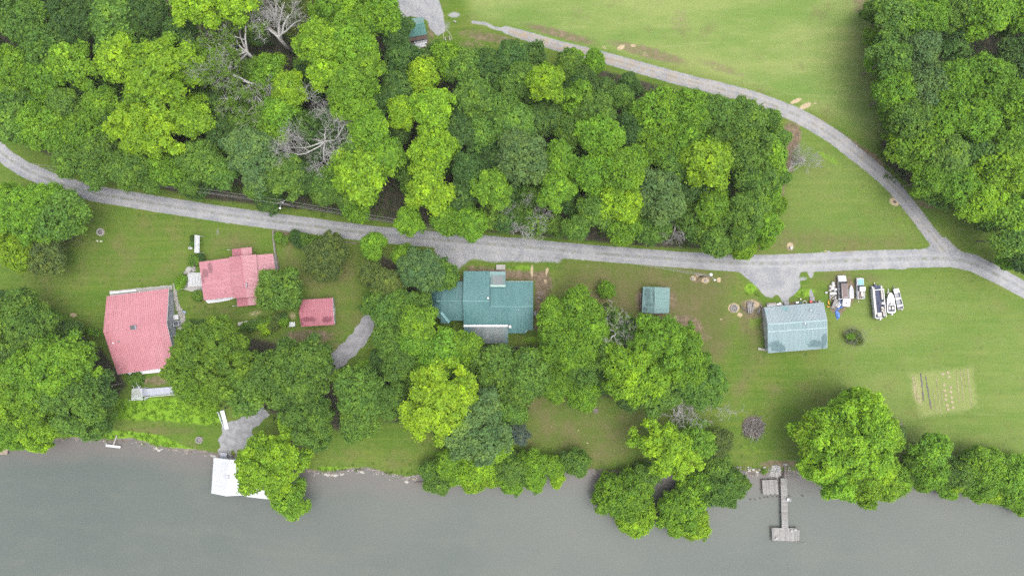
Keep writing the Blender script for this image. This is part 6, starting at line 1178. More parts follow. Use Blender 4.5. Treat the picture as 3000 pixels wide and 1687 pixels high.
# log pile left of the barn
for i, (a, b, r, lb) in enumerate((((2190, 885), (2193, 918), .17, 'grey log, outermost of the log stack away from the barn'), ((2193.5, 883), (2198, 918), .18, 'grey log, second of the stack left of the barn'), ((2196.5, 882), (2200, 918), .17, 'grey log, third of the stack left of the barn'), ((2200, 882), (2204, 916), .18, 'grey log, fourth of the stack left of the barn'), ((2209, 884), (2204, 916), .16, 'slanting grey log on the barn side of the stack'), ((2226, 902), (2216, 918), .14, 'short grey log leaning near the barn corner'), ((2228, 905), (2221, 920), .13, 'second short grey log near the barn corner'), ((2169, 896), (2187, 911), .14, 'lone dark log lying left of the log stack'), ((2188, 890), (2214, 888), .11, 'upper cross pole under the log stack'), ((2184, 906), (2216, 905), .11, 'lower cross pole under the log stack'), ((2228, 893), (2233, 902), .12, 'stub of log at the corner of the barn'))): lay('log', a, b, r, OLDWOOD if i != 7 else DARKWOOD, lb, 'log', 'logs left of the barn', 8, r + (.22 if i < 5 else 0) + (.01 * i))
# ------------------------------------------------------------------ docks
def planks(root, a, b, c, d, n, z, mat, th=.06, gap=.06, jit=.02, seed=1, name='plank', miss=()):
    """planks side by side from edge a-d to edge b-c (plan points), each a part"""
    g = random.Random(seed); a, b, c, d = [Vector((p[0], p[1], 0)) for p in (a, b, c, d)]
    for i in range(n):
        if i in miss: continue
        t0, t1 = i / n, (i + 1 - gap) / n; e = g.uniform(-jit, jit); q = [a.lerp(b, t0), a.lerp(b, t1), d.lerp(c, t1), d.lerp(c, t0)]; m = sum(q, Vector()) / 4; q = [m + (p - m) * (1 + e) for p in q]; zz = z + g.uniform(-.012, .012)
        o = MB().prism([p[:2] for p in q], zz - th, zz).build(name, mat, root); k = 1 + g.uniform(-.16, .16); o.color = (k, k, k, 1)
t = NT('dock_boards'); oi = t.n('ShaderNodeObjectInfo'); n1 = t.noise(2.5, 4); n2 = t.noise(9, 3); c = t.mix(t.ramp(n1, .3, .7), (.145, .14, .134), (.20, .195, .187)); c = t.mix(t.ramp(n2, .55, .75, 0, .5), c, (.09, .083, .077)); c = t.mix(1.0, c, oi.outputs['Color'], 'MULTIPLY'); t.pbr(c, .9, 0, t.bump(n2, .3, .02), .2); DOCKW = t.mat
dz = -.45
dk = thing('pier', 'long grey wooden pier with a wide T-shaped end, at the right', 'pier', PS(2298, 1470, WATER_Z))
planks(dk, PS(2287, 1400, dz), PS(2290.5, 1546, dz), PS(2309.5, 1546, dz), PS(2306, 1400, dz), 82, dz, DOCKW, seed=2)
planks(dk, PS(2260.5, 1545, dz), PS(2335.6, 1546.5, dz), PS(2335.6, 1585, dz), PS(2263, 1583, dz), 42, dz - .02, DOCKW, seed=3, name='plank')
planks(dk, PS(2336, 1552, dz), PS(2343, 1552, dz), PS(2342.5, 1583, dz), PS(2336, 1583, dz), 4, dz - .03, DOCKW, seed=4)
for a, b in (((2288.5, 1400), (2292, 1546)), ((2304.5, 1400), (2308, 1546)), ((2261, 1548), (2335, 1549)), ((2264, 1581), (2341, 1583))): MB().beam(PS(*a, dz - .17), PS(*b, dz - .17), .1, .2).build('joist', OLDWOOD, dk)
for q in ((2286.5, 1420), (2306.5, 1425), (2288, 1460), (2308, 1465), (2289, 1505), (2309, 1508), (2261, 1546), (2336, 1548), (2263, 1584), (2300, 1584), (2336, 1586), (2343, 1584)): c = PS(*q, dz); MB().tube([(c.x, c.y, -3.4), (c.x, c.y, dz + .12)], .11, 8).build('piling', DARKWOOD, dk)
gp = [GS(2296, 1361), GS(2305, 1361), PS(2306, 1399, dz), PS(2297, 1399, dz)]   # gangway down the bank
for i in range(13):
    t0, t1 = i / 13, (i + .85) / 13; q = [gp[0].lerp(gp[3], t0), gp[1].lerp(gp[2], t0), gp[1].lerp(gp[2], t1), gp[0].lerp(gp[3], t1)]; MB().add([v + Vector((0, 0, .14)) for v in q] + [v + Vector((0, 0, .08)) for v in q], [(3, 2, 1, 0), (4, 5, 6, 7), (0, 1, 5, 4), (1, 2, 6, 5), (2, 3, 7, 6), (3, 0, 4, 7)]).build('gangway_plank', DARKWOOD, dk)
for k in (0, 1): a, b = gp[k] + Vector((0, 0, .95)), gp[3 - k] + Vector((0, 0, .95)); MB().beam(a, b, .07, .08).build('handrail', OLDWOOD, dk); [MB().beam(a.lerp(b, u) - Vector((0, 0, .95)), a.lerp(b, u), .08, .08).build('rail_post', OLDWOOD, dk) for u in (0, .5, 1)]
MB().box(GS(2301, 1360, .1), (1.0, .5, .25)).build('threshold', CONC_W, dk); MB().beam(GS(2309, 1372, .9), PS(2309, 1400, .3), .06, .07).build('handrail', OLDWOOD, dk)
for i, a in enumerate((((2317, 1553), .3), ((2328, 1550), .26), ((2274, 1575), .28))):
    c = PS(*a[0], dz); solo('bucket', MB().lathe(c, [(a[1] * .6, 0), (a[1] * .75, .4), (a[1] * .7, .4), (a[1] * .5, .08)], 12), GEL, ['white bucket near the upper edge of the pier end', 'white pail at the upper right of the pier end', 'white pail at the lower left of the pier end'][i], 'bucket')
def chair(p, rz, label, mat=GEL):
    ob = thing('chair', label, 'chair', p); R = Matrix.Rotation(rz, 3, 'Z'); T = lambda x, y, z: Vector(p) + R @ Vector((x, y, z))
    MB().box(T(0, 0, .42), (.6, .58, .06), rz).build('seat', mat, ob); MB().box(T(0, -.3, .72), (.6, .07, .6), rz, rx=.2).build('backrest', mat, ob)
    for x in (-.28, .28):
        MB().box(T(x, .02, .62), (.09, .55, .05), rz).build('armrest', mat, ob)
        for y in (-.24, .24): MB().box(T(x, y, .3), (.06, .06, .62), rz).build('leg', mat, ob)
chair(PS(2307.5, 1461, dz), 1.5, 'white chair standing at the side of the long pier')
lay('mooring_pole', (2250, 1533), (2259, 1542), .05, OLDWOOD, 'thin grey pole slanting out of the water at the pier end, upper corner', 'pole', dz=-1.1)
a, b, c = PS(2336, 1582, dz), PS(2346, 1591, -.9), PS(2360, 1592, -.9); solo('mooring_pole', MB().tube([a, b, c], .07, 6), OLDWOOD, 'bent pale pole hanging off the lower corner of the pier end', 'pole')
sd = thing('swim_deck', 'square grey plank deck on the water beside the long pier', 'deck', PS(2256, 1427, WATER_Z))
planks(sd, PS(2232, 1406, -.6), PS(2277, 1403.5, -.6), PS(2281, 1446.5, -.6), PS(2235.5, 1449.5, -.6), 22, -.6, DOCKW, seed=9, jit=.03)
for a, b in (((2233, 1410), (2278, 1408)), ((2235, 1444), (2280, 1442))): MB().beam(PS(*a, -.78), PS(*b, -.78), .12, .22).build('joist', DARKWOOD, sd)
for q in ((2231.5, 1407), (2278, 1405), (2281, 1430), (2245, 1449), (2258, 1448.5), (2271, 1447), (2231, 1436)): c = PS(*q, -.6); MB().tube([(c.x, c.y, -3), (c.x, c.y, -.45)], .12, 8).build('piling', DARKWOOD, sd)
for i, q in enumerate(((2198, 1462), (2211.7, 1461), (2225.6, 1458), (2239, 1456), (2249, 1455), (2263, 1454), (2276, 1453), (2311.5, 1452), (2350, 1451), (2185.5, 1447), (2463, 1443))):
    c = PS(*q, WATER_Z); solo('piling', MB().tube([(c.x, c.y, -3), (c.x + .04, c.y, WATER_Z + .55)], [.15, .13], 8), DARKWOOD, ['old dark piling stub in the row near the square deck, outermost', 'second piling stub in the row near the square deck', 'third piling stub in the row near the square deck', 'fourth piling stub, below the corner of the square deck', 'fifth piling stub, below the square deck', 'sixth piling stub, below the middle of the square deck', 'seventh piling stub, between square deck and pier', 'piling stub just right of the long pier', 'lone piling stub between the pier and the giant tree', 'tiny piling stub near the bank tree', 'piling stub at the water edge of the giant tree clump'][i], 'piling', 'old pilings in the water')
# broken dock between the water trees
bd = thing('broken_dock', 'broken grey dock with missing boards between the two water trees', 'dock', PS(1906, 1530, WATER_Z))
planks(bd, PS(1883, 1520, -.7), PS(1928, 1519, -.7), PS(1927, 1541, -.7), PS(1884, 1541, -.7), 15, -.7, DOCKW, seed=12, jit=.09, gap=.14, miss=(3, 9)); planks(bd, PS(1892, 1420, -.6), PS(1892, 1520, -.7), PS(1903, 1520, -.7), PS(1903, 1420, -.6), 34, -.66, DOCKW, seed=13, jit=.06, miss=(8, 9, 20, 27))
for a, b in (((1884, 1523), (1928, 1522)), ((1885, 1538), (1928, 1538)), ((1893, 1420), (1893, 1520)), ((1902, 1420), (1902, 1520))): MB().beam(PS(*a, -.86), PS(*b, -.86), .1, .2).build('joist', DARKWOOD, bd)
for q in ((1884, 1520), (1928, 1519), (1885, 1541), (1927, 1541), (1892, 1470), (1903, 1470), (1892, 1425), (1903, 1425)): c = PS(*q, -.7); MB().tube([(c.x, c.y, -3), (c.x, c.y, -.5)], .11, 8).build('piling', DARKWOOD, bd)
MB().beam(PS(1929.5, 1512, -.3), PS(1928, 1541, -.6), .1, .1).build('side_rail', OLDWOOD, bd); MB().beam(PS(1913, 1526, -.6), PS(1927, 1527, -.6), .2, .08).build('loose_board', OLDWOOD, bd)
lay('pole', (1925, 1530), (1922.5, 1563), .05, ALU, 'thin pale pole reaching into the water from the broken dock', 'pole', dz=-.85)
# small landing at the left bank, tan dock at the left edge, small dark dock
ld = thing('landing', 'narrow white T-shaped landing at the bank below the bright weeds', 'dock', PS(331, 1305, WATER_Z)); MB().beam(PS(310, 1304, -.8), PS(353, 1309, -.8), .55, .08).build('platform', GEL, ld); MB().beam(PS(332, 1304, -.72), GS(342.5, 1275, .15), .3, .08).build('gangplank', CONC_W, ld)
for q in ((313, 1305), (350, 1309)): c = PS(*q, -.8); MB().tube([(c.x, c.y, -2.4), (c.x, c.y, -.7)], .07, 6).build('post', OLDWOOD, ld)
td = thing('tan_dock', 'tan boarded dock corner at the left edge of the water', 'dock', PS(5, 1322, WATER_Z)); planks(td, PS(-60, 1310, -.7), PS(-60, 1331, -.7), PS(20, 1331, -.7), PS(25, 1313, -.7), 9, -.7, plain('tan_boards', (.20, .16, .12), .85, .2, 3), seed=4)
for q in ((22, 1314), (18, 1330), (-20, 1330)): c = PS(*q, -.7); MB().tube([(c.x, c.y, -2.6), (c.x, c.y, -.72)], .1, 8).build('piling', DARKWOOD, td)
sdk = thing('small_dock', 'small dark dock half hidden under the bank trees in the middle', 'dock', PS(1229, 1415, WATER_Z)); planks(sdk, PS(1217, 1411.5, -.8), PS(1217, 1418.5, -.8), PS(1243, 1418.5, -.8), PS(1243, 1411.5, -.8), 4, -.8, DARKWOOD, gap=.2, seed=8); MB().beam(PS(1217, 1412, -.9), PS(1217, 1418, -.9), .1, .2).build('joist', DARKWOOD, sdk); MB().tube([PS(1218, 1418, -2.6), PS(1218, 1418, -.7)], .08, 6).build('piling', DARKWOOD, sdk)
# ------------------------------------------------------------------ white boardwalk, stairs and lattice below the large pink house
wb = thing('boardwalk', 'white boardwalk with a railing and a lattice covered end, below the large pink roof', 'boardwalk', GS(460, 1146)); zb = gz(*GS(460, 1146)[:2]) + .55
planks(wb, GS(414, 1138), GS(519, 1131), GS(519, 1151), GS(418, 1160), 46, zb, GREYW, seed=21, jit=.0, gap=.05)
for a, b in (((425, 1163), (519, 1154.5)), ((425, 1163), (424, 1171))): A, B = PS(*a, zb + .95), PS(*b, zb + .95); MB().beam(A, B, .1, .08).build('railing', WHITE, wb); [MB().box(A.lerp(B, u) - Vector((0, 0, .7)), (.1, .1, 1.4)).build('rail_post', WHITE, wb) for u in (0, .33, .66, 1)]
lt = [PS(387, 1140, zb + 2.2), PS(415, 1138, zb + 2.2), PS(417, 1169, zb + 2.2), PS(386, 1169, zb + 2.2)]
for i in range(10): u = i / 9; MB().beam(lt[0].lerp(lt[1], u), lt[3].lerp(lt[2], u), .06, .08).build('slat', WHITE, wb)
for i in range(10): u = i / 9; up = Vector((0, 0, .085)); MB().beam(lt[0].lerp(lt[3], u) + up, lt[1].lerp(lt[2], u) + up, .06, .08).build('slat', WHITE, wb)
for q in lt: MB().box((q.x, q.y, zb + .7), (.12, .12, 3.0)).build('arbor_post', WHITE, wb)
for i in range(12): c = PS(379 + i * 3.6, 1172 - i * .15, zb + .3); MB().box(c, (.09, .05, 1.1)).build('picket', WHITE, wb)
for s in (.35, .75): MB().beam(PS(378, 1172, zb + s), PS(420, 1170, zb + s), .04, .08).build('picket_rail', WHITE, wb)
st = thing('steps', 'white wooden steps climbing from the boardwalk to the large pink house', 'steps', GS(402, 1128)); a0, a1 = GS(396, 1120, .6), PS(407, 1138, zb)
for i in range(6): MB().box(a0.lerp(a1, (i + .5) / 6) , (1.0, .32, .06), math.radians(25)).build('tread', GREYW, st)
for dx in (-.6, .6): MB().beam(a0 + Vector((dx, .1, .8)), a1 + Vector((dx, .1, .8)), .07, .08).build('handrail', WHITE, st); MB().beam(a0 + Vector((dx, 0, -.08)), a1 + Vector((dx, 0, -.08)), .05, .2).build('stringer', WHITE, st)
st = thing('plank_stairs', 'white plank stairs leading down to the boat ramp with one rail', 'steps', GS(658, 1230)); a0, a1 = GS(650.5, 1202, .35), GS(665, 1257, .2)
for i in range(4): u0, u1 = i / 4, (i + .95) / 4; d = (a1 - a0).normalized(); A, B = a0.lerp(a1, u0), a0.lerp(a1, u1); MB().beam(A, B, .95, .07).build('plank', WHITE, st)
MB().beam(GS(637, 1206, .8), GS(654, 1251, .7), .1, .08).build('handrail', WHITE, st); MB().beam(GS(640, 1206, .35), GS(657, 1251, .25), .1, .08).build('lower_rail', GREYW, st)
for u in (0, .5, 1): q = GS(637, 1206, .4).lerp(GS(654, 1251, .35), u); MB().box(q, (.08, .08, .9)).build('rail_post', WHITE, st)
# ------------------------------------------------------------------ yard things at the pink houses
def hvac(sx, sy, s, label, rz=.1):
    p = GS(sx, sy); ob = thing('heat_pump', label, 'heat pump', p); MB().box(p + Vector((0, 0, .06)), (s * 1.25, s * 1.25, .12), rz).build('pad', CONC, ob); MB().box(p + Vector((0, 0, .55)), (s, s, .9), rz).build('casing', GREYW, ob, bevel=.04)
    MB().lathe(p + Vector((0, 0, 1.0)), [(s * .42, 0), (s * .42, .03), (s * .36, .03), (s * .36, .0)], 18).build('fan_ring', DARK, ob); f = MB()
    for k in range(4): a = k * 1.571; f.box(p + Vector((math.cos(a) * s * .2, math.sin(a) * s * .2, 1.02)), (s * .34, s * .1, .02), a)
    f.build('fan', ALU, ob)
hvac(522, 947, 1.15, 'grey heat pump with a round fan beside the large pink house'); hvac(1565, 918, .85, 'pale air conditioner at the right wall of the teal house', 0)
solo('generator', MB().box(GS(517, 929, .45), (1.05, 1.2, .9), .1), GEL, 'white metal cabinet beside the heat pump', 'cabinet', None, .06); solo('cooler', MB().box(GS(540, 914, .2), (.8, .5, .4), -.2), plain('slate_blue', (.16, .19, .26)), 'slate blue box on the grass beside the stone bed', 'box', None, .05)
RB = poly_pts = [(508, 852), (518, 852), (520, 880), (528, 898), (540, 915), (543, 940), (533, 948), (528, 930), (516, 905), (510, 880)]
def scatter_poly(P, n, seed):
    g = random.Random(seed); xs = [p[0] for p in P]; ys_ = [p[1] for p in P]; out = []
    while len(out) < n:
        x, y = g.uniform(min(xs), max(xs)), g.uniform(min(ys_), max(ys_))
        if inside(x, y, P): out.append((x, y))
    return out
def pebbles(name, pts, r0, r1, mats, label, seed=1, sink=.3, kind='stuff'):
    g = np.random.default_rng(seed); mb = MB(); base = [(1, 0, 0), (.3, .95, 0), (-.8, .6, 0), (-.8, -.6, 0), (.3, -.95, 0)]
    for (x, y) in pts:
        c = GS(x, y); r = g.uniform(r0, r1); a = g.uniform(0, 6.28); vs = []
        for k, zz in ((1, -.2), (.95, .35), (.45, .75)):
            for b in base: q = r * k * g.uniform(.75, 1.15); vs.append((c.x + (b[0] * math.cos(a) - b[1] * math.sin(a)) * q, c.y + (b[0] * math.sin(a) + b[1] * math.cos(a)) * q * .8, c.z + r * zz))
        mb.add(vs, [(i * 5 + j, i * 5 + (j + 1) % 5, (i + 1) * 5 + (j + 1) % 5, (i + 1) * 5 + j) for i in range(2) for j in range(5)] + [(10, 11, 12, 13, 14)], int(g.integers(0, len(mats))))
    o = mb.build(name, mats); o['kind'] = kind; o['label'] = label; return o
STW = plain('white_stone', (.27, .255, .235), .85, .2, 6, dirt=.5, dirtcol=(.12, .105, .09)); STG = plain('grey_stone', (.17, .16, .15), .9, .25, 5, dirt=.4, dirtcol=(.07, .06, .055)); STB_ = plain('brown_stone', (.12, .10, .082), .9, .25, 5)
pebbles('gravel', scatter_poly(RB, 420, 3), .1, .24, [STW, STW, STG], 'white landscape stones along the wall of the large pink house', 5)
for i in range(9): u = i / 8; c = GS(526 + 17 * u, 961 + 44 * u, .03); solo('stepping_stone', MB().box(c, (1.0, .42, .1), math.radians(12)), CONC_W, ['stepping stone nearest the heat pump', 'second stepping stone from the heat pump', 'third stepping stone from the heat pump', 'fourth stepping stone from the heat pump', 'middle stepping stone beside the house', 'fourth stepping stone from the tree', 'third stepping stone from the olive tree', 'second stepping stone from the olive tree', 'stepping stone nearest the olive tree'][i], 'stepping stone', 'stepping stones by the large pink house', .03)
# arbor with slatted top, garden bench arbor, slab seat
ar = thing('pergola', 'square white pergola with a grid top at the wall of the small pink house', 'pergola', GS(574, 819)); zt = 2.35; L0 = [PS(553, 800, zt), PS(587, 799, zt), PS(591, 837, zt), PS(553, 838, zt)]
for i in range(9): u = i / 8; MB().beam(L0[0].lerp(L0[1], u), L0[3].lerp(L0[2], u), .07, .14).build('slat', WHITE, ar)
for i in range(14): u = i / 13; up = Vector((0, 0, .13)); MB().beam(L0[0].lerp(L0[3], u) + up, L0[1].lerp(L0[2], u) + up, .06, .1).build('slat', WHITE, ar)
for q in L0: MB().box((q.x, q.y, 1.15), (.13, .13, 2.4)).build('post', WHITE, ar)
slab('patio', [(548, 800), (590, 800), (594, 840), (548, 842)], CONC_W, 'pale concrete patio under the white pergola', .1)
ar = thing('garden_arbor', 'long narrow white slatted arbor standing on the lawn beside shrubs', 'arbor', GS(578, 715)); zt = 2.1; L0 = [PS(571.5, 689.5, zt), PS(584.5, 691, zt), PS(583.5, 740, zt), PS(570.5, 739.5, zt)]
for i in range(4): u = i / 3; MB().beam(L0[0].lerp(L0[1], u), L0[3].lerp(L0[2], u), .09, .12).build('beam', WHITE, ar)
for i in range(20): u = i / 19; up = Vector((0, 0, .11)); MB().beam(L0[0].lerp(L0[3], u) + up, L0[1].lerp(L0[2], u) + up, .1, .09).build('slat', WHITE, ar)
for q in L0: MB().box((q.x, q.y, 1.0), (.13, .13, 2.1)).build('post', WHITE, ar)
chair(GS(562.5, 726), -1.2, 'white garden chair left of the long arbor')
sb_ = thing('stone_seat', 'pale stone slab seat among rocks above the pergola', 'seat', GS(556, 786)); MB().box(GS(557, 785, .42), (1.1, 2.3, .18), math.radians(-38)).build('slab', CONC_W, sb_, bevel=.04); MB().box(GS(557, 785, .16), (.7, 1.6, .34), math.radians(-38)).build('base', STG, sb_)
pebbles('gravel', scatter_poly([(545, 800), (538, 806), (548, 785), (556, 774), (568, 772), (574, 782), (570, 798), (556, 806)], 70, 8), .2, .45, [STW, STG], 'pale rocks round the stone seat', 9)
# fire rings
def fire_ring(sx, sy, r, label, n=12, mat=STW):
    p = GS(sx, sy); ob = thing('fire_ring', label, 'fire pit', p)
    for k in range(n): a = 6.283 * k / n; x, y = p.x + r * math.cos(a), p.y + r * math.sin(a); MB().box((x, y, gz(x, y) + .12), (.32, 2.2 * r * math.sin(math.pi / n) * .92, .3), a, taper=.85).build('stone', mat, ob)
    MB().lathe(p + Vector((0, 0, .0)), [(r * .85, 0), (r * .8, .05), (r * .3, .12), (.05, .14)], 12).build('ashes', plain('ash', (.13, .12, .115), .95, .3, 5), ob)
fire_ring(295, 680, .75, 'round stone fire ring on the left lawn', 11); fire_ring(584, 1288, .72, 'grey stone fire ring near the boat ramp', 12, STG); fire_ring(1745, 1202, .5, 'small dark fire ring on the lower lawn of the right lot', 9, STB_); fire_ring(2150, 903, .8, 'burnt fire circle on the lawn left of the log stack', 12, STG)
solo('lawn_block', MB().box(GS(286, 706, .15), (.38, .45, .3), .2), plain('pale_green_plastic', (.30, .34, .22)), 'pale green block below the fire ring, left one', 'block', None, .04); solo('lawn_block', MB().box(GS(297, 707, .15), (.5, .38, .3), .1), plain('pale_green_plastic2', (.30, .34, .22)), 'pale green block below the fire ring, right one', 'block', None, .04)
# timber edging of the small pink house's garden
ed = thing('timber_edging', 'dark timber edging turning the corner of the small pink house garden', 'edging', GS(800, 678)); pts = [(799, 677), (801, 705), (804, 735), (809, 762), (815, 790)]
for a, b in zip(pts[:-1], pts[1:]):
    for k in (0, 1): MB().beam(GS(a[0] + k * 3, a[1], .16 + .0 * k), GS(b[0] + k * 3, b[1] - .5, .16), .2, .26 + .04 * k).build('timber', DARKWOOD if k else OLDWOOD, ed)
pts = [(801, 675.5), (840, 680), (870, 685), (905, 692), (950, 699), (1000, 707), (1050, 713)]
for a, b in zip(pts[:-1], pts[1:]): MB().beam(GS(a[0], a[1], .14), GS(b[0] - .6, b[1], .14), .22, .26).build('timber', DARKWOOD, ed)
pl = thing('white_planter', 'long white raised planter with shrubs growing over it', 'planter', GS(765, 941)); P0, P1 = GS(699.5, 949), GS(829, 931); dv = (P1 - P0).normalized(); nv = Vector((-dv.y, dv.x, 0))
for k in range(6): MB().beam(P0.lerp(P1, k / 6) + Vector((0, 0, .28)), P0.lerp(P1, (k + .985) / 6) + Vector((0, 0, .28)), .85, .5).build('wall_section', GEL if k else CREAM, pl)
for i, (x, y, r, c) in enumerate(((763, 944, 15, 'M'), (779, 941, 14, 'M'), (794, 938, 13, 'M'), (811, 938, 19, 'O'), (832, 942, 16, 'B'), (776, 960, 20, 'Y'), (744, 952, 18, 'M'), (800, 953, 18, 'O'), (830, 928, 13, 'D'), (716, 956, 14, 'M'), (735, 957, 16, 'D'))): tree(x / 1.1646, y / 1.1646, r / 1.1646, c, 'bush', .9 + r * .05, ['shrub by the left third of the white planter', 'shrub leaning over the middle of the white planter', 'shrub right of the middle of the white planter', 'olive shrub over the right part of the white planter', 'bright shrub at the right end of the white planter', 'yellow-green shrub in front of the white planter', 'green shrub in front of the left part of the planter', 'olive shrub in front of the right part of the planter', 'dark shrub behind the right end of the white planter', 'small green shrub at the left end of the white planter', 'dark shrub below the left part of the white planter'][i], 'shrubs at the white planter', 'shrub', 'shrub')
bn = thing('bench', 'small white slatted bench beside the pink shed', 'bench', GS(857.5, 949)); p, T, rz = frame(857.5, 949, -4)
for k in range(4): MB().box(T(0, -.36 + k * .24, .48), (1.45, .19, .05), rz).build('slat', WHITE, bn)
MB().box(T(0, -.5, .8), (1.45, .06, .35), rz).build('backrest', WHITE, bn)
for x in (-.62, .62):
    for y in (-.36, .36): MB().box(T(x, y, .22), (.08, .08, .46), rz).build('leg', WHITE, bn)
for i, (x, y, r, c, lb) in enumerate(((567, 763, 18, 'M', 'round green shrub above the stone seat'), (530, 828, 21, 'B', 'round bright green shrub left of the concrete path'), (580, 866, 17, 'M', 'green shrub at the lower left corner of the small pink roof'), (566, 699, 10, 'D', 'dark shrub at the upper end of the long arbor'), (566, 715, 11, 'M', 'green shrub beside the middle of the long arbor'), (818, 697, 16, 'B', 'bright shrub in the garden corner by the timber edging'), (833, 703, 15, 'M', 'green shrub, second from the timber edging corner'), (872, 700, 26, 'D', 'large dark shrub along the timber edging'), (895, 706, 22, 'M', 'green shrub right of the large dark one at the edging'), (930, 711, 22, 'M', 'green shrub near the right end of the timber edging'), (590, 752, 12, 'D', 'dark shrub at the top corner of the small pink house'))): tree(x / 1.1646, y / 1.1646, r / 1.1646, c, 'bush', 1.0 + r * .06, lb, 'garden shrubs at the pink houses', 'shrub', 'shrub')
for k in range(7): u = k / 6; tree((560 + 66 * u) / 1.1646, (953 - 6 * u + 4 * math.sin(k)) / 1.1646, 15 / 1.1646, 'D', 'bush', 1.9, ['first', 'second', 'third', 'fourth', 'fifth', 'sixth', 'last'][k] + ' clipped dark bush from the left in the hedge below the heat pump', 'hedge bushes below the garden', 'hedge_bush', 'hedge')
for k in range(8): u = k / 7; tree((186 + 112 * u) / 1.1646, (952 + 26 * u) / 1.1646, 11.5 / 1.1646, 'B' if k % 3 else 'M', 'bush', 1.2, ['first', 'second', 'third', 'fourth', 'fifth', 'sixth', 'seventh', 'last'][k] + ' low hedge bush from the left, running to the large pink house', 'hedge bushes left of the large house', 'hedge_bush', 'hedge')
tree(400 / 1.1646, 1110 / 1.1646, 22 / 1.1646, 'M', 'bush', 1.6, 'dark green clipped bush below the lower eave of the large house', None, 'shrub', 'shrub')
# ------------------------------------------------------------------ utility poles and wires
WIRE = plain('wire', (.2, .2, .2), .6, .1, 2)
def pole(base, top, h, label, arm=True, trans=True, lamp=None):
    B = GS(*base); A = Vector((B.x, B.y, B.z + h)); ob = thing('utility_pole', label, 'utility pole', B); MB().tube([B + Vector((0, 0, -.5)), A], [.17, .11], 10).build('pole', OLDWOOD, ob)
    if arm: d = Vector((.9, .35, 0)); MB().beam(A - d + Vector((0, 0, -.4)), A + d + Vector((0, 0, -.4)), .1, .12).build('crossarm', OLDWOOD, ob); [MB().lathe(A + d * k + Vector((0, 0, -.34)), [(.05, 0), (.07, .1), (.03, .18)], 8).build('insulator', WHITE, ob) for k in (-.9, .9)]
    if trans: MB().lathe(A + Vector((.28, -.1, -1.5)), [(.2, 0), (.25, .08), (.25, .8), (.16, .9), (.05, .98)], 14).build('transformer', GALV, ob)
    if lamp: L = A + Vector((*lamp, -.6)); MB().tube([A + Vector((0, 0, -1.0)), A.lerp(L, .5) + Vector((0, 0, -.2)), L], .04, 6).build('lamp_arm', GALV, ob); MB().lathe(L + Vector((0, 0, -.12)), [(.1, 0), (.26, .05), (.2, .18), (.05, .24)], 12).build('lamp_head', WHITE, ob)
    return A
T1 = pole((866, 608), (826, 579), 10.5, 'wooden utility pole leaning over the verge above the small pink house', lamp=(-.3, -1.3)); T2 = pole((1222, 666), None, 9.5, 'utility pole with a grey transformer at the edge of the left wooded lot'); T3 = pole((2052, 810), None, 8.2, 'utility pole with a white lamp at the lane above the small green shed', False, False, lamp=(1.1, -.9))
MB().lathe(T3 + Vector((.1, .2, -.3)), [(.2, 0), (.3, .1), (.3, .45), (.12, .55)], 14)
solo('lamp_globe', MB().lathe(T3 + Vector((.05, .3, -.1)), [(.1, 0), (.36, .15), (.36, .3), (.1, .42)], 14), WHITE, 'round white canister on top of the pole by the lane', 'transformer')
def span(a, b, sag, label):
    pts = [a.lerp(b, u) - Vector((0, 0, sag * 4 * u * (1 - u))) for u in [i / 16 for i in range(17)]]; c = bpy.data.objects.new('power_line', MB().tube(pts, .026, 4).mesh('power_line', WIRE)); COL.objects.link(c); tag(c, label, 'power line', 'power lines along the lane')
T0 = PS(-200, 440, 9.6); d1, d2 = Vector((.8, .3, -.2)), Vector((-.8, -.3, -.2)); offs = [d1, d2, Vector((0, 0, -2.0))]
for k, (nm) in enumerate(('upper', 'middle', 'lower')): span(T0 + offs[k], T1 + offs[k], 1.2, f'{nm} power line over the lane from the left edge to the first pole'); span(T1 + offs[k], T2 + offs[k], .8, f'{nm} power line from the first pole to the transformer pole'); span(T2 + offs[k], T3 + offs[k] * .4, 1.6, f'{nm} power line from the transformer pole to the lamp pole')
# septic lids and mounds at the lane
for i, (sx, sy, r, lb) in enumerate(((2029, 817, .34, 'grey concrete lid in bare soil, leftmost by the lamp pole'), (2067, 822, .34, 'pale blue-grey lid in bare soil below the lamp pole'), (2045, 804, .26, 'small grey lid at the foot of the lamp pole'))): solo('tank_lid', MB().lathe(GS(sx, sy), [(r, 0), (r, .14), (r * .85, .18), (.05, .2)], 14), CONC, lb, 'lid')
mp = thing('mailbox_post', 'white round topped post in a ring of bare soil by the lane', 'post', GS(2315, 727)); c = GS(2315, 727); MB().lathe(c, [(.32, 0), (.36, .5), (.36, .8), (.2, .95), (.05, 1)], 14).build('drum', GEL, mp); MB().lathe(c + Vector((.05, -.1, .98)), [(.1, 0), (.08, .1)], 8).build('cap', DARK, mp)
solo('stump', MB().tube([GS(2622, 592, -.1), GS(2622, 592, .4)], [.32, .24], 10), DARKWOOD, 'dark stump in bare soil at the bend of the farm track', 'stump')
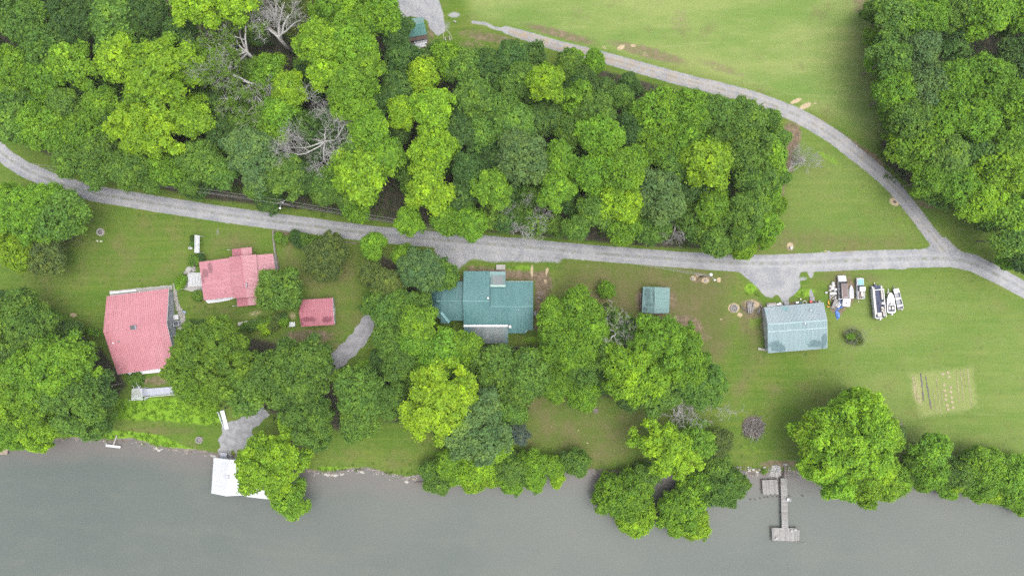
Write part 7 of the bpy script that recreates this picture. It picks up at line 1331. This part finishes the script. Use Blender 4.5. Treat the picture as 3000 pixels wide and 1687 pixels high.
# yard of the shaded shed
kt = thing('kettle_grill', 'round metal kettle lid on a dark drum by the rusty lean-to', 'barrel', GS(1211, 137)); c = GS(1211, 137); MB().lathe(c, [(.5, 0), (.58, .3), (.58, .7), (.5, .75)], 16).build('drum', DARK, kt); MB().lathe(c + Vector((0, 0, .75)), [(.42, 0), (.4, .12), (.25, .25), (.05, .3)], 16).build('lid', ALU, kt)
sm = thing('metal_stack', 'stack of silver roofing sheets lying below the rusty lean-to', 'metal sheets', GS(1232, 122)); A, B = GS(1213, 125, .5), GS(1252, 117, .5)
for k in range(3): off = Vector((.25 * k, -.55 * k, -.08 * k)); MB().beam(A + off, B + off - Vector((.4 * k, 0, 0)), .62, .05).build('sheet', [ALU, GALV, ALU][k], sm)
for q in ((1216, 127), (1248, 121)): MB().box(GS(*q, .2), (.5, 1.2, .4)).build('trestle', DARKWOOD, sm)
for i, (a, b) in enumerate((((1233, 126), (1237, 139)), ((1241, 126), (1248, 139)))): board('board', a, b, .22, .07, CONC_W, ['pale board leaning off the silver sheets, left one', 'pale board leaning off the silver sheets, right one'][i], 'board', None, .35)
bt = thing('tub', 'long grey metal tub with a rounded end by the kettle drum', 'tub', GS(1225, 145)); p, T, rz = frame(1225, 145, -25); MB().prism([T(*q, 0)[:2] for q in ((-.38, -.95), (.38, -.95), (.38, .7), (.25, .95), (-.25, .95), (-.38, .7))], p.z, p.z + .5).build('shell', ALU, bt, bevel=.06); MB().prism([T(*q, 0)[:2] for q in ((-.28, -.8), (.28, -.8), (.28, .62), (.18, .8), (-.18, .8), (-.28, .62))], p.z + .49, p.z + .515).build('bottom', ALUD, bt)
c = GS(1233.5, 140.5, .08); mbt = MB(); vs = []; n = 24
for i in range(n):
    for j in range(6): a = 6.283 * i / n; b = 6.283 * j / 6; r_ = .34 + .06 * math.cos(b); vs.append(c + Vector((r_ * math.cos(a), r_ * math.sin(a), .06 * math.sin(b))))
solo('hose', mbt.add(vs, [(i * 6 + j, ((i + 1) % n) * 6 + j, ((i + 1) % n) * 6 + (j + 1) % 6, i * 6 + (j + 1) % 6) for i in range(n) for j in range(6)], 0, True), plain('yellow_hose', (.42, .40, .12)), 'coiled yellow-green hose beside the grey tub', 'hose')
pd_ = thing('plank_platform', 'grey plank platform at the lower end of the shaded shed yard', 'platform', GS(1235, 163)); planks(pd_, GS(1212, 166), GS(1214, 175), GS(1258, 160), GS(1254, 151), 6, gz(*GS(1235, 163)[:2]) + .4, DOCKW, gap=.1, seed=31)
for q in ((1215, 170), (1253, 157), (1235, 163)): MB().box(GS(*q, .15), (.2, 1.0, .38), math.radians(-20)).build('sleeper', DARKWOOD, pd_)
lay('log', (1329, 61), (1337, 67), .17, CONC_W, 'short pale log on the grass right of the gravel pad', 'log'); fr = thing('gate_timbers', 'two pale timbers joined by a dark bar at the corner of the wooded lot', 'timbers', GS(1311, 116))
for a, b in (((1304, 110), (1306, 120)), ((1316, 107), (1319, 121))): MB().beam(GS(*a, .25), GS(*b, .25), .2, .22).build('timber', CONC_W, fr)
MB().beam(GS(1304, 112, .4), GS(1318, 110, .4), .12, .1).build('crossbar', DARKWOOD, fr)
rp = [GS(x, y, .05) for x, y in ((1302, 86), (1299, 97), (1298, 106), (1301, 117))]; solo('rope', MB().tube(rp, .05, 5), CREAM, 'pale rope lying beside the timber frame, left strand', 'rope'); rp = [GS(x, y, .05) for x, y in ((1306, 86), (1313, 93), (1320, 104), (1325, 118))]; solo('rope', MB().tube(rp, .05, 5), CREAM, 'pale rope lying beside the timber frame, right strand', 'rope')
# fence rail and boards round the small green shed and the teal house
for i, (a, b) in enumerate((((1573, 855), (1590, 858)), ((1575, 862), (1592, 862)), ((1568, 874), (1582, 872)), ((1576, 870), (1588, 876)))): board('board', a, b, .16, .08, OLDWOOD, ['grey board on the bare soil right of the teal house, top one', 'grey board right of the teal house, second from the top', 'grey board right of the teal house, against the wall', 'grey board right of the teal house, lowest one'][i], 'board', 'boards beside the teal house', .06 + .05 * i)
fn_ = thing('fence', 'thin wooden rail fence along the left side of the small green shed', 'fence', GS(1877, 880))
for y in (862, 880, 900): MB().box(GS(1877, y, .5), (.1, .1, 1.1)).build('post', OLDWOOD, fn_)
for h in (.45, .9): MB().beam(GS(1877, 860, h), GS(1876.5, 902, h), .05, .1).build('rail', OLDWOOD, fn_)
# ------------------------------------------------------------------ garden plot, brush pile, bush, rocks, weeds
gd = thing('garden_plot', 'rectangular garden plot with straw coloured rows on the right lawn', 'garden', GS(2765, 1150)); STRAW = plain('straw_soil', (.215, .185, .11), .95, .25, 5, dirt=.5, dirtcol=(.10, .11, .04)); SOIL = plain('dark_soil', (.085, .078, .072), .95, .3, 4)
def row(a, b, w, mat, nm='soil_row', seed=1, h=.12):
    g = random.Random(seed); n = 22; vs = []
    for i in range(n):
        u = i / (n - 1); q = GS(a[0] + (b[0] - a[0]) * u, a[1] + (b[1] - a[1]) * u); k = w * (.55 + .45 * g.random()) * (0.3 if i in (0, n - 1) else 1) * (.35 if g.random() < .15 else 1); off = g.uniform(-.06, .06)
        for s, z in ((-1, -.03), (-.35, h * g.uniform(.6, 1)), (.35, h * g.uniform(.6, 1)), (1, -.03)): vs.append((q.x + s * k / 2 + off, q.y, q.z + z))
    MB().add(vs, [(i * 4 + j, i * 4 + j + 1, i * 4 + j + 5, i * 4 + j + 4) for i in range(n - 1) for j in range(3)], 0, True).build(nm, mat, gd)
for i, (a, b, w, mt) in enumerate((((2673, 1100), (2682, 1170), .5, STRAW), ((2679, 1098), (2690, 1180), .35, STRAW), ((2687, 1150), (2700, 1190), .5, STRAW), ((2697, 1092), (2706, 1175), .55, SOIL), ((2711, 1098), (2728, 1200), .6, SOIL), ((2733, 1135), (2744, 1208), .3, STRAW), ((2741, 1100), (2756, 1215), .3, STRAW), ((2757, 1140), (2761, 1185), .22, STRAW), ((2802, 1085), (2811, 1180), .28, STRAW), ((2813, 1080), (2823, 1178), .3, STRAW), ((2822, 1080), (2829, 1135), .22, STRAW), ((2834, 1076), (2846, 1190), .34, STRAW), ((2690, 1228), (2745, 1232), .25, STRAW))): row(a, b, w, mt, seed=40 + i)
for i, (x, y) in enumerate(((2762, 1096), (2777, 1091), (2780, 1104), (2766, 1127), (2767, 1144), (2770, 1157), (2771, 1170), (2785, 1134), (2785, 1148), (2788, 1164), (2789, 1178), (2791, 1193), (2775, 1187), (2777, 1199))): c = GS(x, y); MB().lathe(c, [(.42, -.03), (.36, .05), (.2, .09), (.05, .1)], 10).build('mulch_mound', STRAW, gd)
g = random.Random(77); bp = thing('brush_pile', 'round heap of dead grey branches on the lawn near the long pier', 'brush pile', GS(2206, 1251)); c0 = GS(2206, 1251); GT = [GREYB, plain('pale_twigs', (.24, .222, .212), .9, .2, 3), plain('brown_twigs', (.115, .092, .08), .9, .25, 3)]; sms = []
for k in range(9):
    L = .9 + .28 * k; mb = MB(); mb.tube([(-L / 2, 0, 0), (-L * .1, g.uniform(-.1, .1), .05), (L / 2, 0, .1)], [.055, .045, .018], 4)
    for j in range(2): x = g.uniform(-.2, .35) * L; mb.tube([(x, 0, .03), (x + .35, g.choice((-1, 1)) * .3, .12)], [.025, .01], 3)
    sms.append([mb.mesh('branch', m) for m in GT])
for k in range(150):
    a = g.uniform(0, 6.28); r = 2.45 * math.sqrt(g.random()); o = bpy.data.objects.new('branch', g.choice(sms)[g.choice((0, 0, 1, 2))]); COL.objects.link(o); o.parent = bp; o.location = (r * math.cos(a), r * math.sin(a) * 1.05, .12 + max(0, 1.15 - (r / 2.4) ** 2 * 1.05) * g.uniform(.45, 1)); o.rotation_euler = (g.uniform(-.2, .2), g.uniform(-.35, .35), g.gauss(1.4, .75))
bu = tree(2150, 850, 20, 'O', 'bush', 1.9, 'half bare bush with grey twigs standing on the lawn below the boats', None, 'shrub', 'shrub'); bt_ = []
tree(2140, 846, 12, 'B', 'bush', 2.2, 'bright leafy part of the half bare bush below the boats', None, 'shrub', 'shrub'); bare_tree(2154, 847, 28, 3.4, 'grey bare twigs of the half bare bush below the boats', 8, 61, mat=GREYB, depth=2, kids=5, th=.7)
tree(2238 / 1.1646, 1382 / 1.1646, 8 / 1.1646, 'B', 'bush', 1.0, 'small round green bush on the stony bank left of the long pier', None, 'shrub', 'shrub')
# bank rocks: the larger ones singly, the rest as rubble
def shore_y(sx):
    x = (sx - 1500) * KS * 1.0084; return 843.5 - float(np.interp(x, _sx, _sy)) / (KS * 1.0084)
big = [(955, 1388, .5), (962, 1390, .38), (972, 1391, .42), (982, 1391, .6), (992, 1390, .4), (1000, 1388, .35), (1058, 1381, .42), (1064, 1384, .35), (1088, 1402, .6), (1192, 1410, .5), (1212, 1402, .42), (1218, 1406, .4), (458, 1313, .4), (466, 1318, .5), (628, 1335, .45), (636, 1338, .38), (620, 1333, .35), (388, 1297, .3), (2195, 1378, .35), (2206, 1374, .4), (2218, 1382, .42), (2226, 1376, .35), (2240, 1368, .3)]
RL = ['pale rock at the left end of the stony bank right of the boathouse tree', 'rounded rock, second of the stony bank right of the boathouse tree', 'tan rock, third along the stony bank right of the boathouse tree', 'largest tan rock on the bank right of the boathouse tree', 'tan rock right of the largest one on that bank', 'small tan rock ending that stony bank', 'rock at the corner of the middle lawn bank', 'second rock at the corner of the middle lawn bank', 'big pale rock in the shallows below the middle lawn', 'pale rock beside the small dark dock', 'rock up the bank from the small dark dock', 'rock touching the small dark dock', 'tan rock on the bank below the lower weeds', 'bigger tan rock on the bank below the lower weeds', 'grey rock at the corner of the boathouse', 'second grey rock at the corner of the boathouse', 'third grey rock at the corner of the boathouse', 'small tan rock at the bank right of the white landing', 'pale rock on the bank left of the square deck', 'second pale rock on the bank left of the square deck', 'third pale rock on the bank left of the square deck', 'pale rock above the square deck', 'small pale rock near the round bank bush']
for (x, y, r), lb in zip(big, RL):
    g_ = random.Random(int(x)); c = GS(x, y); n = 8; vs = []
    for k, z in ((.9, -.3), (1, .15), (.75, .5), (.3, .66)):
        for j in range(n): a = 6.283 * j / n; q = r * k * g_.uniform(.75, 1.15); vs.append(c + Vector((q * math.cos(a) * 1.2, q * math.sin(a) * .8, z * r)))
    solo('rock', MB().add(vs, [(i * n + j, i * n + (j + 1) % n, (i + 1) * n + (j + 1) % n, (i + 1) * n + j) for i in range(3) for j in range(n)] + [tuple(3 * n + j for j in range(n))]), STW if int(x) % 3 else plain('tan_rock', (.22, .19, .145), .9, .2, 4), lb, 'rock', 'rocks along the bank')
pts = []; g = random.Random(5)
for lo, hi, n, up in ((920, 1080, 120, 8), (1085, 1240, 130, 14), (430, 660, 110, 9), (300, 430, 40, 6), (2150, 2290, 190, 26), (2310, 2345, 30, 24), (1700, 1900, 60, 8), (2620, 3000, 90, 12), (210, 300, 20, 5)):
    for k in range(n): x = g.uniform(lo, hi); pts.append((x, shore_y(x) + g.uniform(-up, 7)))
pebbles('rubble', pts, .1, .3, [STG, STB_, STW, STG], 'broken stones along the waterline', 11)
# gravel heap at the pier foot
pebbles('gravel', scatter_poly([(2257, 1378), (2262, 1364), (2275, 1361), (2286, 1366), (2287, 1385), (2283, 1396), (2262, 1396), (2254, 1390)], 240, 6), .12, .3, [plain('pale_gravel', (.26, .262, .265), .9, .15, 4), STW], 'pale gravel heap at the foot of the long pier', 17)
# weeds and low growth: leaf tufts nobody could count
def weeds(name, polys, dens, h, color, label, seed, leaf=.26, shade=None, clip=None):
    g = np.random.default_rng(seed); Cs = []
    for P in polys:
        Wp = np.array([tuple(GS(*q))[:2] for q in P]); lo, hi = Wp.min(0), Wp.max(0); n = int((hi - lo).prod() * dens); q = g.uniform(lo, hi, (n, 2)); ins = sd_poly(q[:, 0], q[:, 1], Wp) < g.uniform(-.9, .5, n); Cs.append(q[ins])
    C = np.concatenate(Cs); z = land(C[:, 0], C[:, 1]); patch = np.sin(C[:, 0] * .9 + 1.3 * np.sin(C[:, 1] * .7)) * np.sin(C[:, 1] * 1.1 + 1.1 * np.sin(C[:, 0] * .5)); ok = (z > WATER_Z + .05) & (patch > -.55 + g.uniform(-.3, .3, len(C))); C, z, patch = C[ok], z[ok], patch[ok]; k = 7; n = len(C) * k; i = np.repeat(np.arange(len(C)), k)
    hh = h * (.6 + .5 * (patch[i] + 1) / 2) * g.uniform(.2, 1.1, n); P3 = np.stack([C[i, 0] + g.normal(0, .22, n), C[i, 1] + g.normal(0, .22, n), z[i] + hh], 1); N = unit(g.standard_normal((n, 3)) * .55 + np.array([0, 0, .8])); V = leaf_quads(g, P3, N, leaf * g.uniform(.6, 1.3, n)); T = np.repeat(np.stack([np.clip(g.normal(1, .14, n) + .1 * patch[i], .4, 1.6), np.clip(g.normal(.25, .2, n), 0, 1), np.clip(g.normal(.1, .1, n), 0, 1)], 1), 4, 0)
    o = bpy.data.objects.new(name, np_mesh(name, V, np.arange(len(V)).reshape(-1, 4), LEAF, {'tint': T})); COL.objects.link(o); o.color = (*color, 1); o['kind'] = 'stuff'; o['label'] = label; return o
weeds('weeds', [[(150, 1182), (420, 1168), (520, 1165), (640, 1190), (655, 1235), (600, 1245), (470, 1234), (300, 1230), (180, 1240)], [(100, 1264), (300, 1264), (400, 1260), (470, 1277), (560, 1318), (590, 1329), (500, 1326), (440, 1311), (380, 1292), (240, 1290), (100, 1300)]], 2.6, .4, (.12, .23, .014), 'bright green weeds on the bank below the large pink house', 3)
weeds('weeds', [[(925, 1366), (1080, 1374), (1075, 1384), (960, 1388), (925, 1386)], [(1080, 1376), (1290, 1380), (1290, 1392), (1200, 1396), (1120, 1392)], [(1700, 1374), (2000, 1376), (2000, 1392), (1720, 1384)]], 2.4, .35, (.09, .17, .015), 'green weeds along the middle bank', 4)
weeds('undergrowth', [[(20, 405), (300, 470), (620, 560), (1000, 640), (1130, 655), (1130, 600), (900, 560), (600, 520), (300, 450), (100, 400), (0, 380)], [(1130, 640), (2120, 735), (2190, 690), (2180, 640), (1500, 650)], [(1250, 130), (1450, 170), (1740, 205), (2080, 292), (2230, 345), (2200, 380), (2000, 300), (1700, 240), (1400, 190), (1240, 160)]], 1.5, .6, (.075, .14, .022), 'low green undergrowth along the edge of the woods', 6, .3)
weeds('undergrowth', [[(2535, -60), (2575, -60), (2600, 120), (2640, 330), (2590, 430), (2640, 520), (2860, 620), (2960, 740), (2930, 700), (2800, 620), (2590, 520), (2555, 420), (2600, 330), (2560, 120)]], 1.6, .7, (.08, .15, .024), 'low green undergrowth along the upper right wood', 16, .3)
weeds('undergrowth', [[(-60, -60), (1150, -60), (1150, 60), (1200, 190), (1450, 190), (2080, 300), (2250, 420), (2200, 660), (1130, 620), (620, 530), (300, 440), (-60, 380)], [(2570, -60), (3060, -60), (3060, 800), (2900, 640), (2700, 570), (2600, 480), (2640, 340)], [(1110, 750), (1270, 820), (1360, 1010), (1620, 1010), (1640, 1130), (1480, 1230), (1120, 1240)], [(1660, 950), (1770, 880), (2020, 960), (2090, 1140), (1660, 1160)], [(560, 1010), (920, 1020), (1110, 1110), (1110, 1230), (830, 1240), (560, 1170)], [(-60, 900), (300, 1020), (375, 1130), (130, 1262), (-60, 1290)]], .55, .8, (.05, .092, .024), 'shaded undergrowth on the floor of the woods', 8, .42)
weeds('grass_tufts', [[(1040, 1060), (1090, 1040), (1090, 1140), (960, 1150)], [(2186, 832), (2220, 850), (2228, 870), (2180, 866)], [(2305, 868), (2345, 850), (2378, 868), (2340, 880)], [(1420, 778), (1480, 776), (1478, 788), (1400, 788)], [(1488, 778), (1540, 776), (1540, 815), (1490, 812)]], 1.6, .18, (.10, .185, .02), 'bright tufts of longer grass round the houses', 9, .2)

# ------------------------------------------------------------------ thin haze volume added to lift the blacks and soften contrast
t = NT('added_veil'); pv = t.n('ShaderNodeVolumePrincipled'); pv.inputs['Color'].default_value = (0.93, 0.95, 0.97, 1); pv.inputs['Density'].default_value = 0.00010; pv.inputs['Anisotropy'].default_value = 0.2
t.l(pv.outputs[0], t.out.inputs['Volume'])
hz = MB().box((0, 0, 80), (5200, 5200, 172)).build('haze', t.mat); hz['kind'] = 'stuff'; hz['label'] = 'thin added haze that lifts the darks over the whole place'
cy.volume_bounces = 0; cy.volume_step_rate = 20; cy.volume_max_steps = 8
